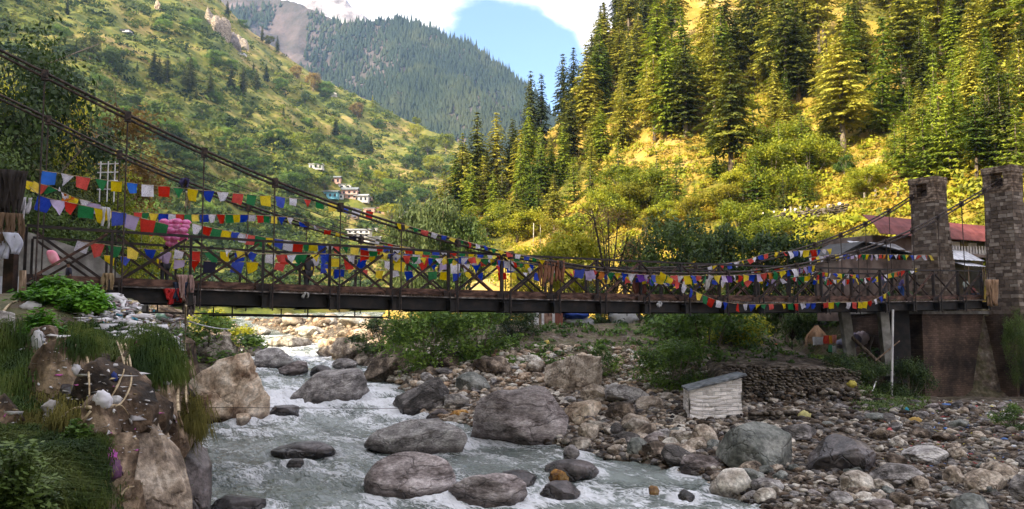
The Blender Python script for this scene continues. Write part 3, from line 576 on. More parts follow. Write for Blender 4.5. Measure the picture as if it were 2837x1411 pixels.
boulder((1224, 1302, 1088, 1132), 'rock_grey', 'light angular rock between the tilted slab and the huge boulder', 145, 12, .06, .5)
boulder((1245, 1300, 1136, 1166), 'rock_orange', 'small golden brown stone in front of the light angular rock', 146, 6, .05)
boulder((1180, 1262, 1132, 1156), 'rock_pink', 'flat pale slab at the tip of the tilted slab', 147, 7, .04, wet=True)
boulder((1310, 1420, 985, 1046), 'rock_brown', 'brown ridged outcrop right of the leafy bush', 148, 12, .08, .55, .15)
boulder((1008, 1150, 958, 1052), 'rock_brown', 'large brown slab below the leafy bush, leaning left', 149, 9, .05, .58, -.35, bx=.25, flat=.7)
boulder((914, 1022, 934, 1000), 'rock_brown', 'dark brown boulder below the sunlit stones', 150, 9, .06, .6, .1)
boulder((698, 824, 962, 1018), 'rock_grey', 'banded grey boulder at the head of the rapids', 151, 8, .04, .65, wet=True, flat=.7)
boulder((668, 738, 944, 988), 'rock_grey', 'grey boulder upstream of the banded one', 152, 8, .04, .65, wet=True)
boulder((772, 856, 998, 1036), 'rock_pink', 'reddish dark wedge in the rapids behind the grey flat topped boulder', 153, 10, .04, .55, .3, wet=True)
boulder((735, 860, 930, 962), 'rock_pale', 'cream flat rock where the river enters', 154, 9, .05, .6, wet=True)
boulder((858, 920, 1010, 1040), 'rock_dark', 'dark rock between the reddish wedge and the brown slabs', 155, 8, .06, wet=True)
boulder((920, 990, 992, 1022), 'rock_grey', 'low grey brown rocks under the dark brown boulder', 156, 9, .06)
boulder((1916, 1990, 1176, 1240), 'rock_brown', 'rust brown rock tucked left of the greenish angular boulder', 157, 9, .07)
boulder((2084, 2170, 1320, 1366), 'rock_grey', 'grey stone right of the pale smooth boulder', 158, 8, .05)
boulder((2090, 2150, 1352, 1392), 'rock_pale', 'cream rounded stone at the bottom right of the river', 159, 5, .04)
boulder((2296, 2362, 1360, 1402), 'rock_grey', 'low dark grey stone under the pale oval boulder', 160, 7, .05)
boulder((2410, 2475, 1382, 1425), 'rock_pink', 'pinkish stone on the bottom edge of the shore', 161, 6, .04)
boulder((2640, 2740, 1368, 1430), 'rock_green', 'blue grey stone on the bottom edge near the right corner', 162, 6, .04)

for i, (bb, mk, lb) in enumerate([((822, 905, 902, 936), 'rock_pale', 'pale boulder upstream in front of the sunlit stones, widest of its group'), ((958, 1045, 902, 944), 'rock_beige', 'beige boulder upstream near the olive bush'), ((690, 752, 902, 930), 'rock_pale', 'cream boulder upstream beside the entering water'), ((876, 960, 950, 992), 'rock_brown', 'brown boulder between the head of the rapids and the dark brown boulder'),
        ((1052, 1120, 918, 958), 'rock_beige', 'tan boulder under the olive bush upstream'), ((600, 668, 890, 930), 'rock_beige', 'beige boulder on the far left bank upstream'), ((560, 640, 900, 955), 'rock_brown', 'brown boulder behind the pale grey one on the left bank')]):
    boulder(bb, mk, lb, 1600 + i, 10, .07, .58, .1 * (i % 3 - 1), i)
# medium stones: 230 individuals over the right shore, rubble slope and far bar
protos = [rock_arrays(300 + i, 3, 8, .08, .6, .1 * (i % 3)) for i in range(9)]
pm = {}
def proto_mesh(i, mt):
    k = (i, mt)
    if k not in pm:
        v, f = protos[i]; me = npmesh('stone', v, f, True); me.materials.append(M[mt]); pm[k] = me
    return pm[k]
TONE = {'rock_grey': 'grey', 'rock_brown': 'brown', 'rock_pale': 'pale', 'rock_beige': 'beige', 'rock_green': 'grey green', 'rock_dark': 'dark', 'rock_pink': 'purplish'}
def stones(n, u0, u1, v0, v1, px, mts, grp, cond=None):
    k = 0; tries = 0
    while k < n and tries < n * 12:
        tries += 1; u = random.uniform(u0, u1); v = random.uniform(v0, v1)
        if cond and not cond(u, v): continue
        p = hit(u, v, W)
        if p is None or p.z < EV(p.y) + .05: continue
        s = px * random.uniform(.6, 1.0) ** 1 * (1.55 if random.random() < .15 else 1) / F * p.y / 2
        mt = random.choice(mts); i = random.randrange(9)
        o = link('stone', proto_mesh(i, mt)); sx = s * random.uniform(.85, 1.35); sz = s * random.uniform(.5, .85)
        o.scale = (sx, s * random.uniform(.8, 1.1), sz); o.rotation_euler = (random.uniform(-.35, .35), random.uniform(-.35, .35), random.uniform(0, 6.28))
        o.location = (p.x, p.y, p.z + sz * .25); o['group'] = grp
        size = 'small' if s * 2 * F / p.y < px * .8 else 'medium sized'
        autolabel(o, size + ' ' + TONE[mt] + ' ' + ('angular' if i < 4 else 'rounded' if i < 7 else 'flat') + ' stone', 'stone', o.location); k += 1
    return k
shore = lambda u, v: v > 1040 + 0 * u and not (1880 < u < 2060 and 1040 < v < 1180) and not (1990 < u < 2430 and 1180 < v < 1300)
stones(34, 1620, 2860, 1180, 1411, 72, ['rock_grey', 'rock_brown', 'rock_pale', 'rock_green', 'rock_brown'], 'stones along the right shore', shore)
stones(100, 1560, 2860, 1130, 1411, 44, ['rock_grey', 'rock_brown', 'rock_pale', 'rock_pink', 'rock_green'], 'stones along the right shore', shore)
stones(62, 1150, 1900, 985, 1200, 36, ['rock_brown', 'rock_pale', 'rock_beige', 'rock_grey'], 'stones of the rubble slope')
stones(26, 610, 1080, 885, 975, 62, ['rock_beige', 'rock_pale', 'rock_beige', 'rock_brown'], 'sunlit stones upstream')
stones(26, 1570, 2000, 1150, 1300, 62, ['rock_pale', 'rock_grey', 'rock_pale', 'rock_brown'], 'stones along the right shore', shore)
stones(22, 1150, 1800, 1000, 1160, 58, ['rock_pale', 'rock_brown', 'rock_grey'], 'stones of the rubble slope')
stones(48, 600, 1120, 868, 955, 27, ['rock_beige', 'rock_pale', 'rock_beige'], 'sunlit stones upstream')
stones(20, 850, 1150, 955, 1040, 30, ['rock_brown', 'rock_grey'], 'stones of the rubble slope')
def gravel(n, u0, u1, v0, v1, pxa, pxb, mt, name, cond=None, seed=1, G_=None):
    r_ = np.random.default_rng(seed); bv = []; bf = []; off = 0; ar = [rock_arrays(500 + i, 2 if i < 2 else 1, 5, .1, .65) for i in range(6)]
    u = r_.uniform(u0, u1, n); v = r_.uniform(v0, v1, n); PP, ok = hits(u, v, W)
    for i in range(n):
        p = Vector(PP[i])
        if not ok[i] or p.z < EV(p.y) + .02: continue
        s = (pxa + (pxb - pxa) * r_.random() ** 2.2) / F * p.y / 2
        V_, F_ = ar[r_.integers(6)]; a = r_.uniform(0, 6.28); ca, sa = math.cos(a), math.sin(a)
        q_ = V_ * np.array([s * r_.uniform(.8, 1.4), s * r_.uniform(.7, 1.1), s * r_.uniform(.45, .8)])
        q_ = np.stack([q_[:, 0] * ca - q_[:, 1] * sa, q_[:, 0] * sa + q_[:, 1] * ca, q_[:, 2]], 1) + np.array([p.x, p.y, p.z + s * .1])
        bv.append(q_); bf.append(F_ + off); off += len(V_)
    o = link(name, npmesh(name, np.concatenate(bv), np.concatenate(bf), True), M[mt]); o['kind'] = 'stuff'; return o
for i, mt in enumerate(['rock_grey', 'rock_bank', 'rock_pale', 'rock_brown']):
    tag(gravel(2300, 1500, 2870, 1080, 1415, 7, 34, mt, 'gravel', None, 40 + i), ['grey', 'dark brown', 'pale', 'tan'][i] + ' pebbles scattered over the right shore', 'gravel')
for i, mt in enumerate(['rock_brown', 'rock_beige', 'rock_pale']):
    tag(gravel(1300, 1080, 1960, 960, 1200, 7, 30, mt, 'gravel', None, 50 + i), ['brown', 'beige', 'pale'][i] + ' rubble on the slope behind the huge grey boulder', 'gravel')
tag(gravel(1500, 560, 1150, 858, 975, 5, 20, 'rock_beige', 'gravel', None, 60), 'sunlit cream stones of the far riverbank', 'gravel')
tag(gravel(500, 820, 1200, 930, 1060, 7, 22, 'rock_brown', 'gravel', None, 61), 'brown rubble beside the rapids', 'gravel')
water()
# ------------------------------------------------------------------ suspension bridge
BX0, BY0, BDX, BDY = -17.213, 28.0, 2.3868, 1.3179
BL = math.hypot(BDX, BDY); DV = Vector((BDX / BL, BDY / BL, 0)); NV = Vector((-BDY / BL, BDX / BL, 0)); WD = 5.0
def BP(k, n, z): return Vector((BX0, BY0, 0)) + Vector((BDX, BDY, 0)) * k + NV * n + Vector((0, 0, z))
def PB(u, v, n=0.0):
    a, s = ray(u, v); x0 = BX0 + NV.x * n; y0 = BY0 + NV.y * n
    k = (a * y0 - x0) / (BDX - a * BDY); y = y0 + k * BDY
    return Vector((a * y, y, CAMZ + s * y)), k
def zline(pts, n=0.0):
    kk = []; zz = []
    for u, v in pts:
        p, k = PB(u, v, n); kk.append(k); zz.append(p.z)
    c = np.polyfit(kk, zz, 2); return lambda k: float(np.polyval(c, k))
ZR = zline([(62, 627), (305, 641), (525, 655), (730, 667), (1083, 687), (1400, 703), (1743, 725), (2150, 741), (2720, 750)])
ZB = zline([(305, 770), (525, 775), (730, 783), (912, 787), (1083, 795), (1272, 799), (1525, 808), (1774, 813), (2090, 819), (2437, 819), (2700, 815)])     # upper edge of rust timber
ZF_ = zline([(305, 797), (525, 801), (730, 808), (1083, 818), (1400, 827), (1774, 836), (2090, 841), (2437, 836), (2700, 832)])   # worn flange line
bridge = thing('suspension_bridge', 'rusty steel suspension footbridge with lattice trusses crossing the river', 'bridge', BP(0, 0, ZF_(0)))
bl = bridge.location.copy()
def bpart(mb, name, m, parent=None, smooth=False):
    par = parent or bridge
    me = mb.mesh(name, smooth)
    c = bl
    me.transform(Matrix.Translation(-c)); return link(name, me, m, par)
NK = 21
for side, n0 in ((0, 0.0), (1, WD)):
    mb = MB()
    for k in range(NK): mb.bar(BP(k, n0, ZR(k)), BP(k + 1, n0, ZR(k + 1)), .11, .10); 
    truss = bpart(mb, 'top_rail', M['rail'])
    for k in range(NK + 1):
        mb = MB(); wide = .15 if k % 2 == 0 else .13
        mb.bar(BP(k, n0 + .01, ZF_(k) - .05), BP(k, n0 + .01, ZR(k) - .05), wide + .06, .05, DV); mb.bar(BP(k, n0 - .07, ZF_(k) - .05), BP(k, n0 - .07, ZR(k) - .06), .05, .1, DV)
        bpart(mb, 'post', M['rail'], truss)
    for k in range(NK):
        for r_ in (0, 1):
            mb = MB(); o_ = -.10 if r_ == 0 else .06
            a_, b_ = (k + .06, k + .94) if r_ == 0 else (k + .94, k + .06)
            zb = lambda q: ZF_(q) + .12
            mb.bar(BP(a_, n0 + o_, zb(a_)), BP(b_, n0 + o_, ZR(b_) - .16), .04, .115, NV)
            mb.bar(BP(a_, n0 + o_ + .03, zb(a_) + .04), BP(b_, n0 + o_ + .03, ZR(b_) - .12), .09, .03, NV)
            bpart(mb, 'diagonal_brace', M['timber'] if (k * 7 + r_ * 3 + side) % 9 == 0 else M['steel'], truss)
    for k in range(NK + 1):     # gusset plates
        mb = MB(); mb.bar(BP(k - .10 if k else 0, n0 - .125, ZF_(k) + .16), BP(min(k + .10, NK), n0 - .125, ZF_(k) + .16), .02, .3); bpart(mb, 'gusset_plate', M['steel'], truss)
    mb = MB()
    for k in range(NK):
        zt, zb_ = ZB(k + .5), ZF_(k + .5); hh = (zt - zb_) * .5
        mb.bar(BP(k, n0 + .05, ZB(k) - .16), BP(k + 1, n0 + .05, ZB(k + 1) - .16), .08, .26)
    bpart(mb, 'kerb_board', M['timber'])
    mb = MB()
    for k in range(NK):
        if (k * 5) % 7 in (1, 3, 4, 6): continue
        jt = .03 * ((k * 37) % 5 - 2)
        mb.bar(BP(k + .1 + abs(jt), n0 + .15, ZF_(k) + .13), BP(k + .95, n0 + .15, ZF_(k + 1) + .13), .1, .17)
    bpart(mb, 'floor_edge_board', M['plank'])
    mb = MB()
    for k in range(NK): mb.bar(BP(k, n0 - .1, ZF_(k)), BP(k + 1, n0 - .1, ZF_(k + 1)), .34, .05)
    bpart(mb, 'flange', M['flange'])
    mb = MB()
    for k in range(NK):
        mb.bar(BP(k, n0, ZF_(k) - .28), BP(k + 1, n0, ZF_(k + 1) - .28), .05, .48); mb.bar(BP(k, n0, ZF_(k) - .54), BP(k + 1, n0, ZF_(k + 1) - .54), .22, .05)
    bpart(mb, 'side_girder', M['girder'])
mb = MB()
for k in range(NK * 8):
    q_ = k / 8 + .03; zz = ZF_(q_) + .06 + .01 * ((k * 13) % 3)
    mb.bar(BP(q_ + .05, .2, zz), BP(q_ + .05, WD - .2, zz), .30, .05)
bpart(mb, 'deck_planking', M['wood'])
for k in range(NK + 1):
    mb = MB(); z0 = ZF_(k) - .38
    mb.bar(BP(k, -.45, z0), BP(k, WD + .45, z0), .16, .40); mb.bar(BP(k, -.5, z0 + .22), BP(k, WD + .5, z0 + .22), .26, .04); mb.bar(BP(k, -.5, z0 - .22), BP(k, WD + .5, z0 - .22), .26, .04)
    mb.bar(BP(k + .10, -.36, z0 - .3), BP(k + .10, -.36, z0 + .62), .05, .05, DV); mb.bar(BP(k - .02, -.36, z0 - .3), BP(k - .02, -.36, z0 + .62), .05, .05, DV)
    bpart(mb, 'cross_beam', M['girder'])
mb = MB()
for n_ in (1.2, 2.5, 3.8):
    mb.bar(BP(0, n_, ZF_(0) - .12), BP(NK / 2, n_, ZF_(NK / 2) - .12), .12, .2); mb.bar(BP(NK / 2, n_, ZF_(NK / 2) - .12), BP(NK, n_, ZF_(NK) - .12), .12, .2)
bpart(mb, 'stringer', M['girder'])
# hanging frames below the deck at the left end
mb = MB()
for k, dz in ((1.6, .9), (2.6, 1.05), (3.7, 1.0), (5.0, .9)):
    mb.bar(BP(k, .2, ZF_(k) - .6), BP(k, .2, ZF_(k) - dz), .05, .05, DV); mb.bar(BP(k, WD, ZF_(k) - .6), BP(k, WD, ZF_(k) - dz), .05, .05, DV)
mb.bar(BP(0, .2, ZF_(0) - .95), BP(5.0, .2, ZF_(5) - .93), .05, .06); mb.bar(BP(2.4, 2.5, ZF_(2) - 1.0), BP(5.2, 2.5, ZF_(5) - .95), .05, .06)
bpart(mb, 'under_frame', M['girder'])
# main cables
NEAR = [(-260, 20), (-60, 102), (135, 203), (337, 312), (548, 412), (748, 500), (935, 567), (1103, 618), (1260, 661), (1400, 697), (1540, 727), (1655, 745), (1750, 753), (1886, 757.5), (1990, 757), (2087, 752), (2250, 722), (2376, 693), (2520, 642), (2696, 541), (2780, 494)]
FARC = [(-150, 190), (0, 264), (113, 313), (283, 405), (483, 487), (640, 552), (807, 610), (960, 652), (1110, 684), (1260, 708), (1400, 725), (1550, 735), (1700, 741), (1850, 742), (2000, 736), (2120, 715), (2235, 678), (2388, 623), (2470, 580), (2560, 519)]
def cabfn(pts, n):
    kk, zz = [], []
    for u, v in pts:
        p, k = PB(u, v, n); kk.append(k); zz.append(p.z)
    kk, zz = np.array(kk), np.array(zz)
    return (lambda k: float(np.interp(k, kk, zz))), kk, zz
for n0, pts in ((-.28, NEAR), (WD + .28, FARC)):
    f_, kk, zz = cabfn(pts, n0)
    ks = np.linspace(kk[0], kk[-1], 90)
    mb = MB()
    sm = np.polyfit(kk, zz, 6); fz = lambda k: .3 * f_(k) + .7 * float(np.polyval(sm, k))
    mb.tube([BP(k, n0, fz(k)) for k in ks], .055, 8); mb.tube([BP(k, n0 + .02, fz(k) - .17 - .1 * max(0, (k - 13) / 9)) for k in ks], .05, 8)
    cb = bpart(mb, 'main_cable', M['cable'], None, True)
    for k in range(-1, NK + 1):
        kc = k + .13
        if kc > kk[-1] - .3 or k < -0: 
            if k < 0: continue
            continue
        zc = fz(kc); mb = MB(); mb.box(BP(kc, n0, zc - .09), (.22, .2, .38), math.atan2(BDY, BDX)); mb.box(BP(kc, n0, zc - .09), (.1, .3, .2), math.atan2(BDY, BDX))
        bpart(mb, 'cable_clamp', M['cable'], cb)
        if zc - .2 > ZF_(kc) + .3:
            mb = MB(); mb.tube([BP(kc, n0, zc - .1), BP(kc, n0 - .05, ZF_(kc) - .75)], .028, 6); bpart(mb, 'hanger_rod', M['cable'], cb)
# thin stay wires
def wire(name, pts, r_, label, cat='wire', m='cable'):
    mb = MB(); p0 = Vector(pts[0]); mb.tube([Vector(p) - p0 for p in pts], r_, 5); o = mb.build(name, M[m], None, True, p0); return tag(o, label, cat)
def sag(a, b, s, n=14): return [a.lerp(b, i / n) - Vector((0, 0, 4 * s * (i / n) * (1 - i / n))) for i in range(n + 1)]
for i, (ua, va, ub, vb) in enumerate([(200, 330, 1130, 668), (230, 352, 1060, 668), (300, 395, 1000, 660)]):
    wire('stay_wire', sag(PB(ua, va, 3.4 + .3 * i)[0], PB(ub, vb, 3.4 + .3 * i)[0], .3), .018, ['thin stay wire above the two others between the bridge cables', 'thin stay wire between two others inside the bridge cables', 'lowest thin stay wire inside the bridge cables'][i])
wire('wire', sag(P(500, 1128, 30), P(1600, 1129, 42), .05), .012, 'thin wire stretched across the river over the rapids')
wire('wire', sag(P(520, 890, 34), P(640, 912, 60), .1), .03, 'pale pipe running out from the left bank under the bridge', 'pipe', 'tin')

# ------------------------------------------------------------------ stone towers and abutment
AZ = math.atan2(BDY, BDX)
def frustum(mb, c, lx0, ly0, lx1, ly1, z0, z1, n=10):
    pass
def tower(k0, nc, ztop, label, wn, dd):
    zb = ZF_(21) - 1.0; base = BP(k0, nc, -0.6)
    t = thing('stone_tower', label, 'tower', base, AZ)
    def fr(name, secs, m):
        mb = MB(); V = []; Fc = []
        for (z, x0, x1, y) in secs: V += [(x0, -y, z), (x1, -y, z), (x1, y, z), (x0, y, z)]
        for i in range(len(secs) - 1):
            for j in range(4): Fc.append((i * 4 + j, i * 4 + (j + 1) % 4, i * 4 + 4 + (j + 1) % 4, i * 4 + 4 + j))
        Fc += [(3, 2, 1, 0), tuple(len(V) - 4 + j for j in range(4))]
        mb.add(V, Fc); return mb.build(name, m, t)
    zt = ztop - base.z; zd = zb - base.z
    fr('plinth', [(0, -.12, dd + 1.2, wn + .22), (zd, -.1, dd + 1.15, wn + .2)], M['brickw'])
    fr('shaft', [(zd + .003, 0, dd + .95, wn + .1), (zt - 1.95, 0, dd, wn - .06)], M['stone'])
    # coursed facing stones standing slightly proud of the shaft
    r_ = np.random.default_rng(int(k0 * 10)); mb = MB(); z = zd + .02; zt_ = zt - 2.0
    while z < zt_:
        hh = r_.uniform(.19, .3); f_ = (z - zd) / (zt_ - zd); X1 = (dd + .95) * (1 - f_) + dd * f_; Y1 = (wn + .1) * (1 - f_) + (wn - .06) * f_
        for face in (0, 1):
            q_ = -r_.uniform(0, .2); L_ = 2 * Y1 if face == 0 else X1
            while q_ < L_:
                w_ = min(r_.uniform(.25, .75), L_ - q_ + .01); a0 = max(q_, -.02); a1 = q_ + w_ - .03
                if a1 - a0 > .06:
                    pr = r_.uniform(.012, .05); th = .06
                    if face == 0: mb.box((-pr / 2 + .0, -Y1 + (a0 + a1) / 2, z + hh / 2), (pr + .02, a1 - a0, hh - .035), 0, Matrix.Rotation(r_.normal() * .02, 3, 'X'))
                    else: mb.box(((a0 + a1) / 2, -Y1 - pr / 2 - (.0), z + hh / 2), (a1 - a0, pr + .02, hh - .035), 0, Matrix.Rotation(r_.normal() * .02, 3, 'Y'))
                q_ += w_
        z += hh
    fo = mb.build('facing_stones', M['facing'], t); fo.data.materials.append(M['facing2']); fo.data.materials.append(M['facing3'])
    for i in range(len(mb.v) // 8):
        q_ = int(r_.choice([0, 1, 2], p=[.3, .42, .28]))
        for j in range(6): fo.data.polygons[i * 6 + j].material_index = q_
    fr('cap_band', [(zt - 1.947, -.06, dd + .06, wn), (zt - 1.5, -.06, dd + .06, wn)], M['concrete'] if False else M['stone'])
    # head: two cheeks, back and lintel leave the saddle opening
    mb = MB()
    for y0, y1 in ((-wn, -wn * .42), (wn * .42, wn)): mb.box((dd / 2, (y0 + y1) / 2, zt - 1.0), (dd + .1, y1 - y0, .99))
    mb.build('saddle_pier', M['stone'], t)
    mb = MB(); mb.box((dd / 2, 0, zt - .27), (dd + .2, wn * 2 + .12, .46)); mb.build('lintel', M['stone'], t)
    mb = MB(); mb.box((dd / 2 , 0, zt - 1.3), (.7, wn * .7, .35)); mb.tube([(dd / 2, -wn * .35, zt - 1.05), (dd / 2, wn * .35, zt - 1.05)], .17, 10); mb.build('cable_saddle', M['cable'], t)
    return t
tw_near = tower(21.75, -.25, P(2770, 466, 57.2).z, 'near stone bridge tower cut off by the right edge of the picture', 1.02, 1.35)
tw_far = tower(21.3, WD - .3, P(2550, 494, 60.6).z, 'far stone bridge tower standing whole beside the red roof', 1.02, 1.45)
ab = thing('bridge_abutment', 'dark brick abutment wall under the right end of the bridge', 'wall', BP(19.0, .9, -.8), AZ)
L0 = BL
mb = MB(); mb.box((11, 3.2, 3.45), (22, 6.4, 6.9)); mb.build('wall', M['brickw'], ab)
mb = MB(); mb.box((14.6, -1.05, 3.4), (15.0, 2.08, 6.8)); mb.build('buttress', M['brickw'], ab)
mb = MB(); mb.box((11, 3.2, 7.02), (22.4, 6.8, .2)); mb.build('coping', M['concrete'], ab)

# ------------------------------------------------------------------ people
def person(loc, h, heading, skin, shirt, trous, label, pose='stand', hair=(.02, .015, .01), bag=None):
    root = thing('person', label, 'person', loc, heading); s = h / 1.7
    sit = pose == 'sit'; hz = .42 if sit else .92
    J = {'pel': (0, 0, hz), 'wai': (0, 0, hz + .16), 'che': (0, .01, hz + .38), 'nec': (0, 0, hz + .55), 'nk2': (0, .02, hz + .61), 'hea': (0, .02, hz + .69), 'top': (0, .015, hz + .77)}
    rad = {'pel': .14, 'wai': .12, 'che': .15, 'nec': .07, 'nk2': .055, 'hea': .095, 'top': .07}
    E_ = [('pel', 'wai'), ('wai', 'che'), ('che', 'nec'), ('nec', 'nk2'), ('nk2', 'hea'), ('hea', 'top')]
    for sgn, q_ in ((-1, 'l'), (1, 'r')):
        J['sh' + q_] = (sgn * .18, 0, hz + .48); rad['sh' + q_] = .06
        if pose == 'carry' and sgn > 0: el, ha = (.27, .2, hz + .40), (.2, .38, hz + .62)
        elif sit: el, ha = (sgn * .22, .12, hz + .22), (sgn * .12, .36, hz + .16)
        elif pose == 'walk': el, ha = (sgn * .24, -.1 * sgn, hz + .22), (sgn * .24, .12 - .14 * sgn, hz + .0)
        else: el, ha = (sgn * .25, -.03, hz + .2), (sgn * .23, .08, hz - .04)
        J['el' + q_] = el; J['wr' + q_] = ha; rad['el' + q_] = .045; rad['wr' + q_] = .03
        d = (Vector(ha) - Vector(el)).normalized(); pc = Vector(ha) + d * .07; J['pa' + q_] = tuple(pc); rad['pa' + q_] = .035
        E_ += [('che', 'sh' + q_), ('sh' + q_, 'el' + q_), ('el' + q_, 'wr' + q_), ('wr' + q_, 'pa' + q_)]
        for i in range(4):
            nm = 'f%d%s' % (i, q_); J[nm] = tuple(pc + d * (.075 + .012 * (1.5 - abs(i - 1.5))) + Vector((0, (i - 1.5) * .02, 0))); rad[nm] = .009; E_.append(('pa' + q_, nm))
        J['th' + q_] = tuple(Vector(ha) + d * .05 + Vector((-sgn * .02, .06, 0))); rad['th' + q_] = .01; E_.append(('wr' + q_, 'th' + q_))
        J['hi' + q_] = (sgn * .09, 0, hz - .03); rad['hi' + q_] = .1
        if sit: kn, an, to = (sgn * .11, .42, .45), (sgn * .11, .44, .08), (sgn * .12, .58, .03)
        elif pose == 'walk': kn, an, to = (sgn * .1, .1 + .14 * sgn, .48), (sgn * .1, .2 * sgn, .08), (sgn * .1, .2 * sgn + .17, .03)
        else: kn, an, to = (sgn * .1, .03, .48), (sgn * .11, 0, .08), (sgn * .13, .17, .03)
        J['kn' + q_] = kn; J['an' + q_] = an; J['to' + q_] = to; rad['kn' + q_] = .062; rad['an' + q_] = .042; rad['to' + q_] = .035
        E_ += [('pel', 'hi' + q_), ('hi' + q_, 'kn' + q_), ('kn' + q_, 'an' + q_), ('an' + q_, 'to' + q_)]
    def skin_mesh(name, keys, m, grow, lvl=2):
        idx = {k: i for i, k in enumerate(keys)}; me = bpy.data.meshes.new(name)
        me.from_pydata([tuple(c * s for c in J[k]) for k in keys], [(idx[a], idx[b]) for a, b in E_ if a in idx and b in idx], [])
        o = link(name, me, m, root); md = o.modifiers.new('skin', 'SKIN'); md.use_smooth_shade = True
        if not me.skin_vertices: bm_ = bmesh.new(); bm_.from_mesh(me); bm_.verts.layers.skin.verify(); bm_.to_mesh(me); bm_.free()
        for k in keys:
            sv = me.skin_vertices[0].data[idx[k]]; r_ = (rad[k] + grow) * s; sv.radius = (r_, r_)
            sv.use_root = (k == keys[0])
        sb = o.modifiers.new('sub', 'SUBSURF'); sb.levels = 1; sb.render_levels = lvl; return o
    body = skin_mesh('body', list(J.keys()), plain('skin_tone', skin), 0)
    for sx in (-1, 1):
        f_ = MB(); f_.tube([(sx * .035 * s, (.105) * s, (hz + .71) * s), (sx * .035 * s, .118 * s, (hz + .71) * s)], .009 * s, 8); f_.build('eye', M['window'], body)
    f_ = MB(); f_.tube([(0, .10 * s, (hz + .705) * s), (0, .128 * s, (hz + .675) * s)], [.008 * s, .016 * s], 6); f_.build('nose', body.data.materials[0], body)
    skin_mesh('shirt', ['che', 'wai', 'pel', 'nec', 'shl', 'shr', 'ell', 'elr'], plain('shirt_cloth', shirt), .022)
    skin_mesh('trousers', ['pel', 'hil', 'hir', 'knl', 'knr', 'anl', 'anr'], plain('trouser_cloth', trous), .022)
    v, f = ICO[3]; hv = v * np.array([.108, .118, .11]) * s; hv[:, 2] = np.maximum(hv[:, 2], -.03 * s - (hv[:, 1] < 0) * .05 * s)
    hv += np.array([0, -.008 * s, (hz + .745) * s]); link('hair', npmesh('hair', hv, f, True), plain('hair_dark', hair), root)
    return root
def deckpt(u, n):
    p, k = PB(u, 760, n); return BP(k, n, ZF_(k) + .1), k
p, k = deckpt(457, 1.6); person(p, 1.62, AZ + .4, (.18, .10, .07), (.36, .27, .42), (.02, .02, .025), 'candy floss seller in a lilac shirt and dark trousers standing on the bridge', 'carry')
# candy floss bags on a pole, carried by the seller
def floss():
    b, k_ = PB(483, 640, 1.25); t = thing('candy_floss_bundle', 'bundle of bright pink candy floss bags held up on the bridge', 'candy floss', b)
    mp_ = mat('floss_pink', cols((.75, .16, .42), (.85, .36, .62)), 8, 3, .9, transl=.3); rr_ = np.random.default_rng(5); m2 = MB()
    m2.tube([(-.1, 0, -1.3), (0, 0, .25)], .018, 6); m2.build('pole', M['wood'], t)
    v, f = ICO[3]
    for i in range(22):
        r_, c_ = divmod(i, 4); s_ = .17
        vv = v * np.array([.19, .15, .12]) * (1 + .25 * fbm(v[:, 0] * 3 + i, v[:, 1] * 3, 2, i, v[:, 2] * 3)[:, None])
        off = np.array([(c_ - 1.5) * .25 * (1 if r_ < 4 else .6) + rr_.normal() * .03 + (.03 if r_ < 4 else .02), rr_.normal() * .09, .36 - r_ * .17 + rr_.normal() * .02])
        link('floss_bag', npmesh('floss_bag', vv + off, f, True), mp_, t)
floss()
p, k = deckpt(190, 3.6); person(p - Vector((0, 0, .55)), 1.45, AZ + 1.8, (.2, .12, .08), (.03, .03, .05), (.03, .03, .04), 'person in dark clothes with a yellow scarf behind the left end railing', 'stand')
def pinkbag():
    b, _ = PB(148, 714, 3.3); v, f = ICO[3]; vv = v.copy(); vv = np.sign(vv) * np.abs(vv) ** .7 * np.array([.2, .14, .3])
    vv[:, 0] -= vv[:, 2] * .4
    tag(link('bag', npmesh('bag', vv, f, True), mat('bag_pink', cols((.7, .2, .3), (.8, .4, .48)), 3), None, b), 'puffy pink bag behind the left end railing', 'bag')
    b2, _ = PB(193, 728, 3.35); mb = MB(); mb.tube([b2 + Vector((-.12, 0, .1)), b2 + Vector((.05, 0, .04)), b2 + Vector((.14, 0, -.25))], .05, 6)
pinkbag()
p, k = deckpt(2450, 2.2); person(p, 1.7, AZ + 1.2, (.16, .09, .06), (.05, .05, .07), (.10, .09, .10), 'person in a dark top and grey trousers near the right end of the bridge', 'walk')
p, k = deckpt(2496, 1.6); person(p, 1.62, AZ - 1.9, (.16, .09, .06), (.08, .06, .18), (.02, .06, .22), 'person in a purple top and blue jeans near the right end of the bridge', 'stand')
p, k = deckpt(2674, 2.4); person(p, 1.45, AZ + 1.5, (.2, .12, .08), (.45, .5, .48), (.05, .05, .06), 'person in a pale shirt resting by the far tower, left of the pair', 'stand')
p, k = deckpt(2694, 1.9); person(p, 1.35, AZ + 3.1, (.25, .15, .11), (.30, .09, .10), (.04, .05, .09), 'person in a reddish top crouching by the far tower, right of the pair', 'sit')
p, k = deckpt(852, 2.6); person(p, 1.72, AZ + .2, (.12, .08, .06), (.03, .03, .035), (.02, .02, .025), 'person in black walking across the bridge behind the flags', 'walk')

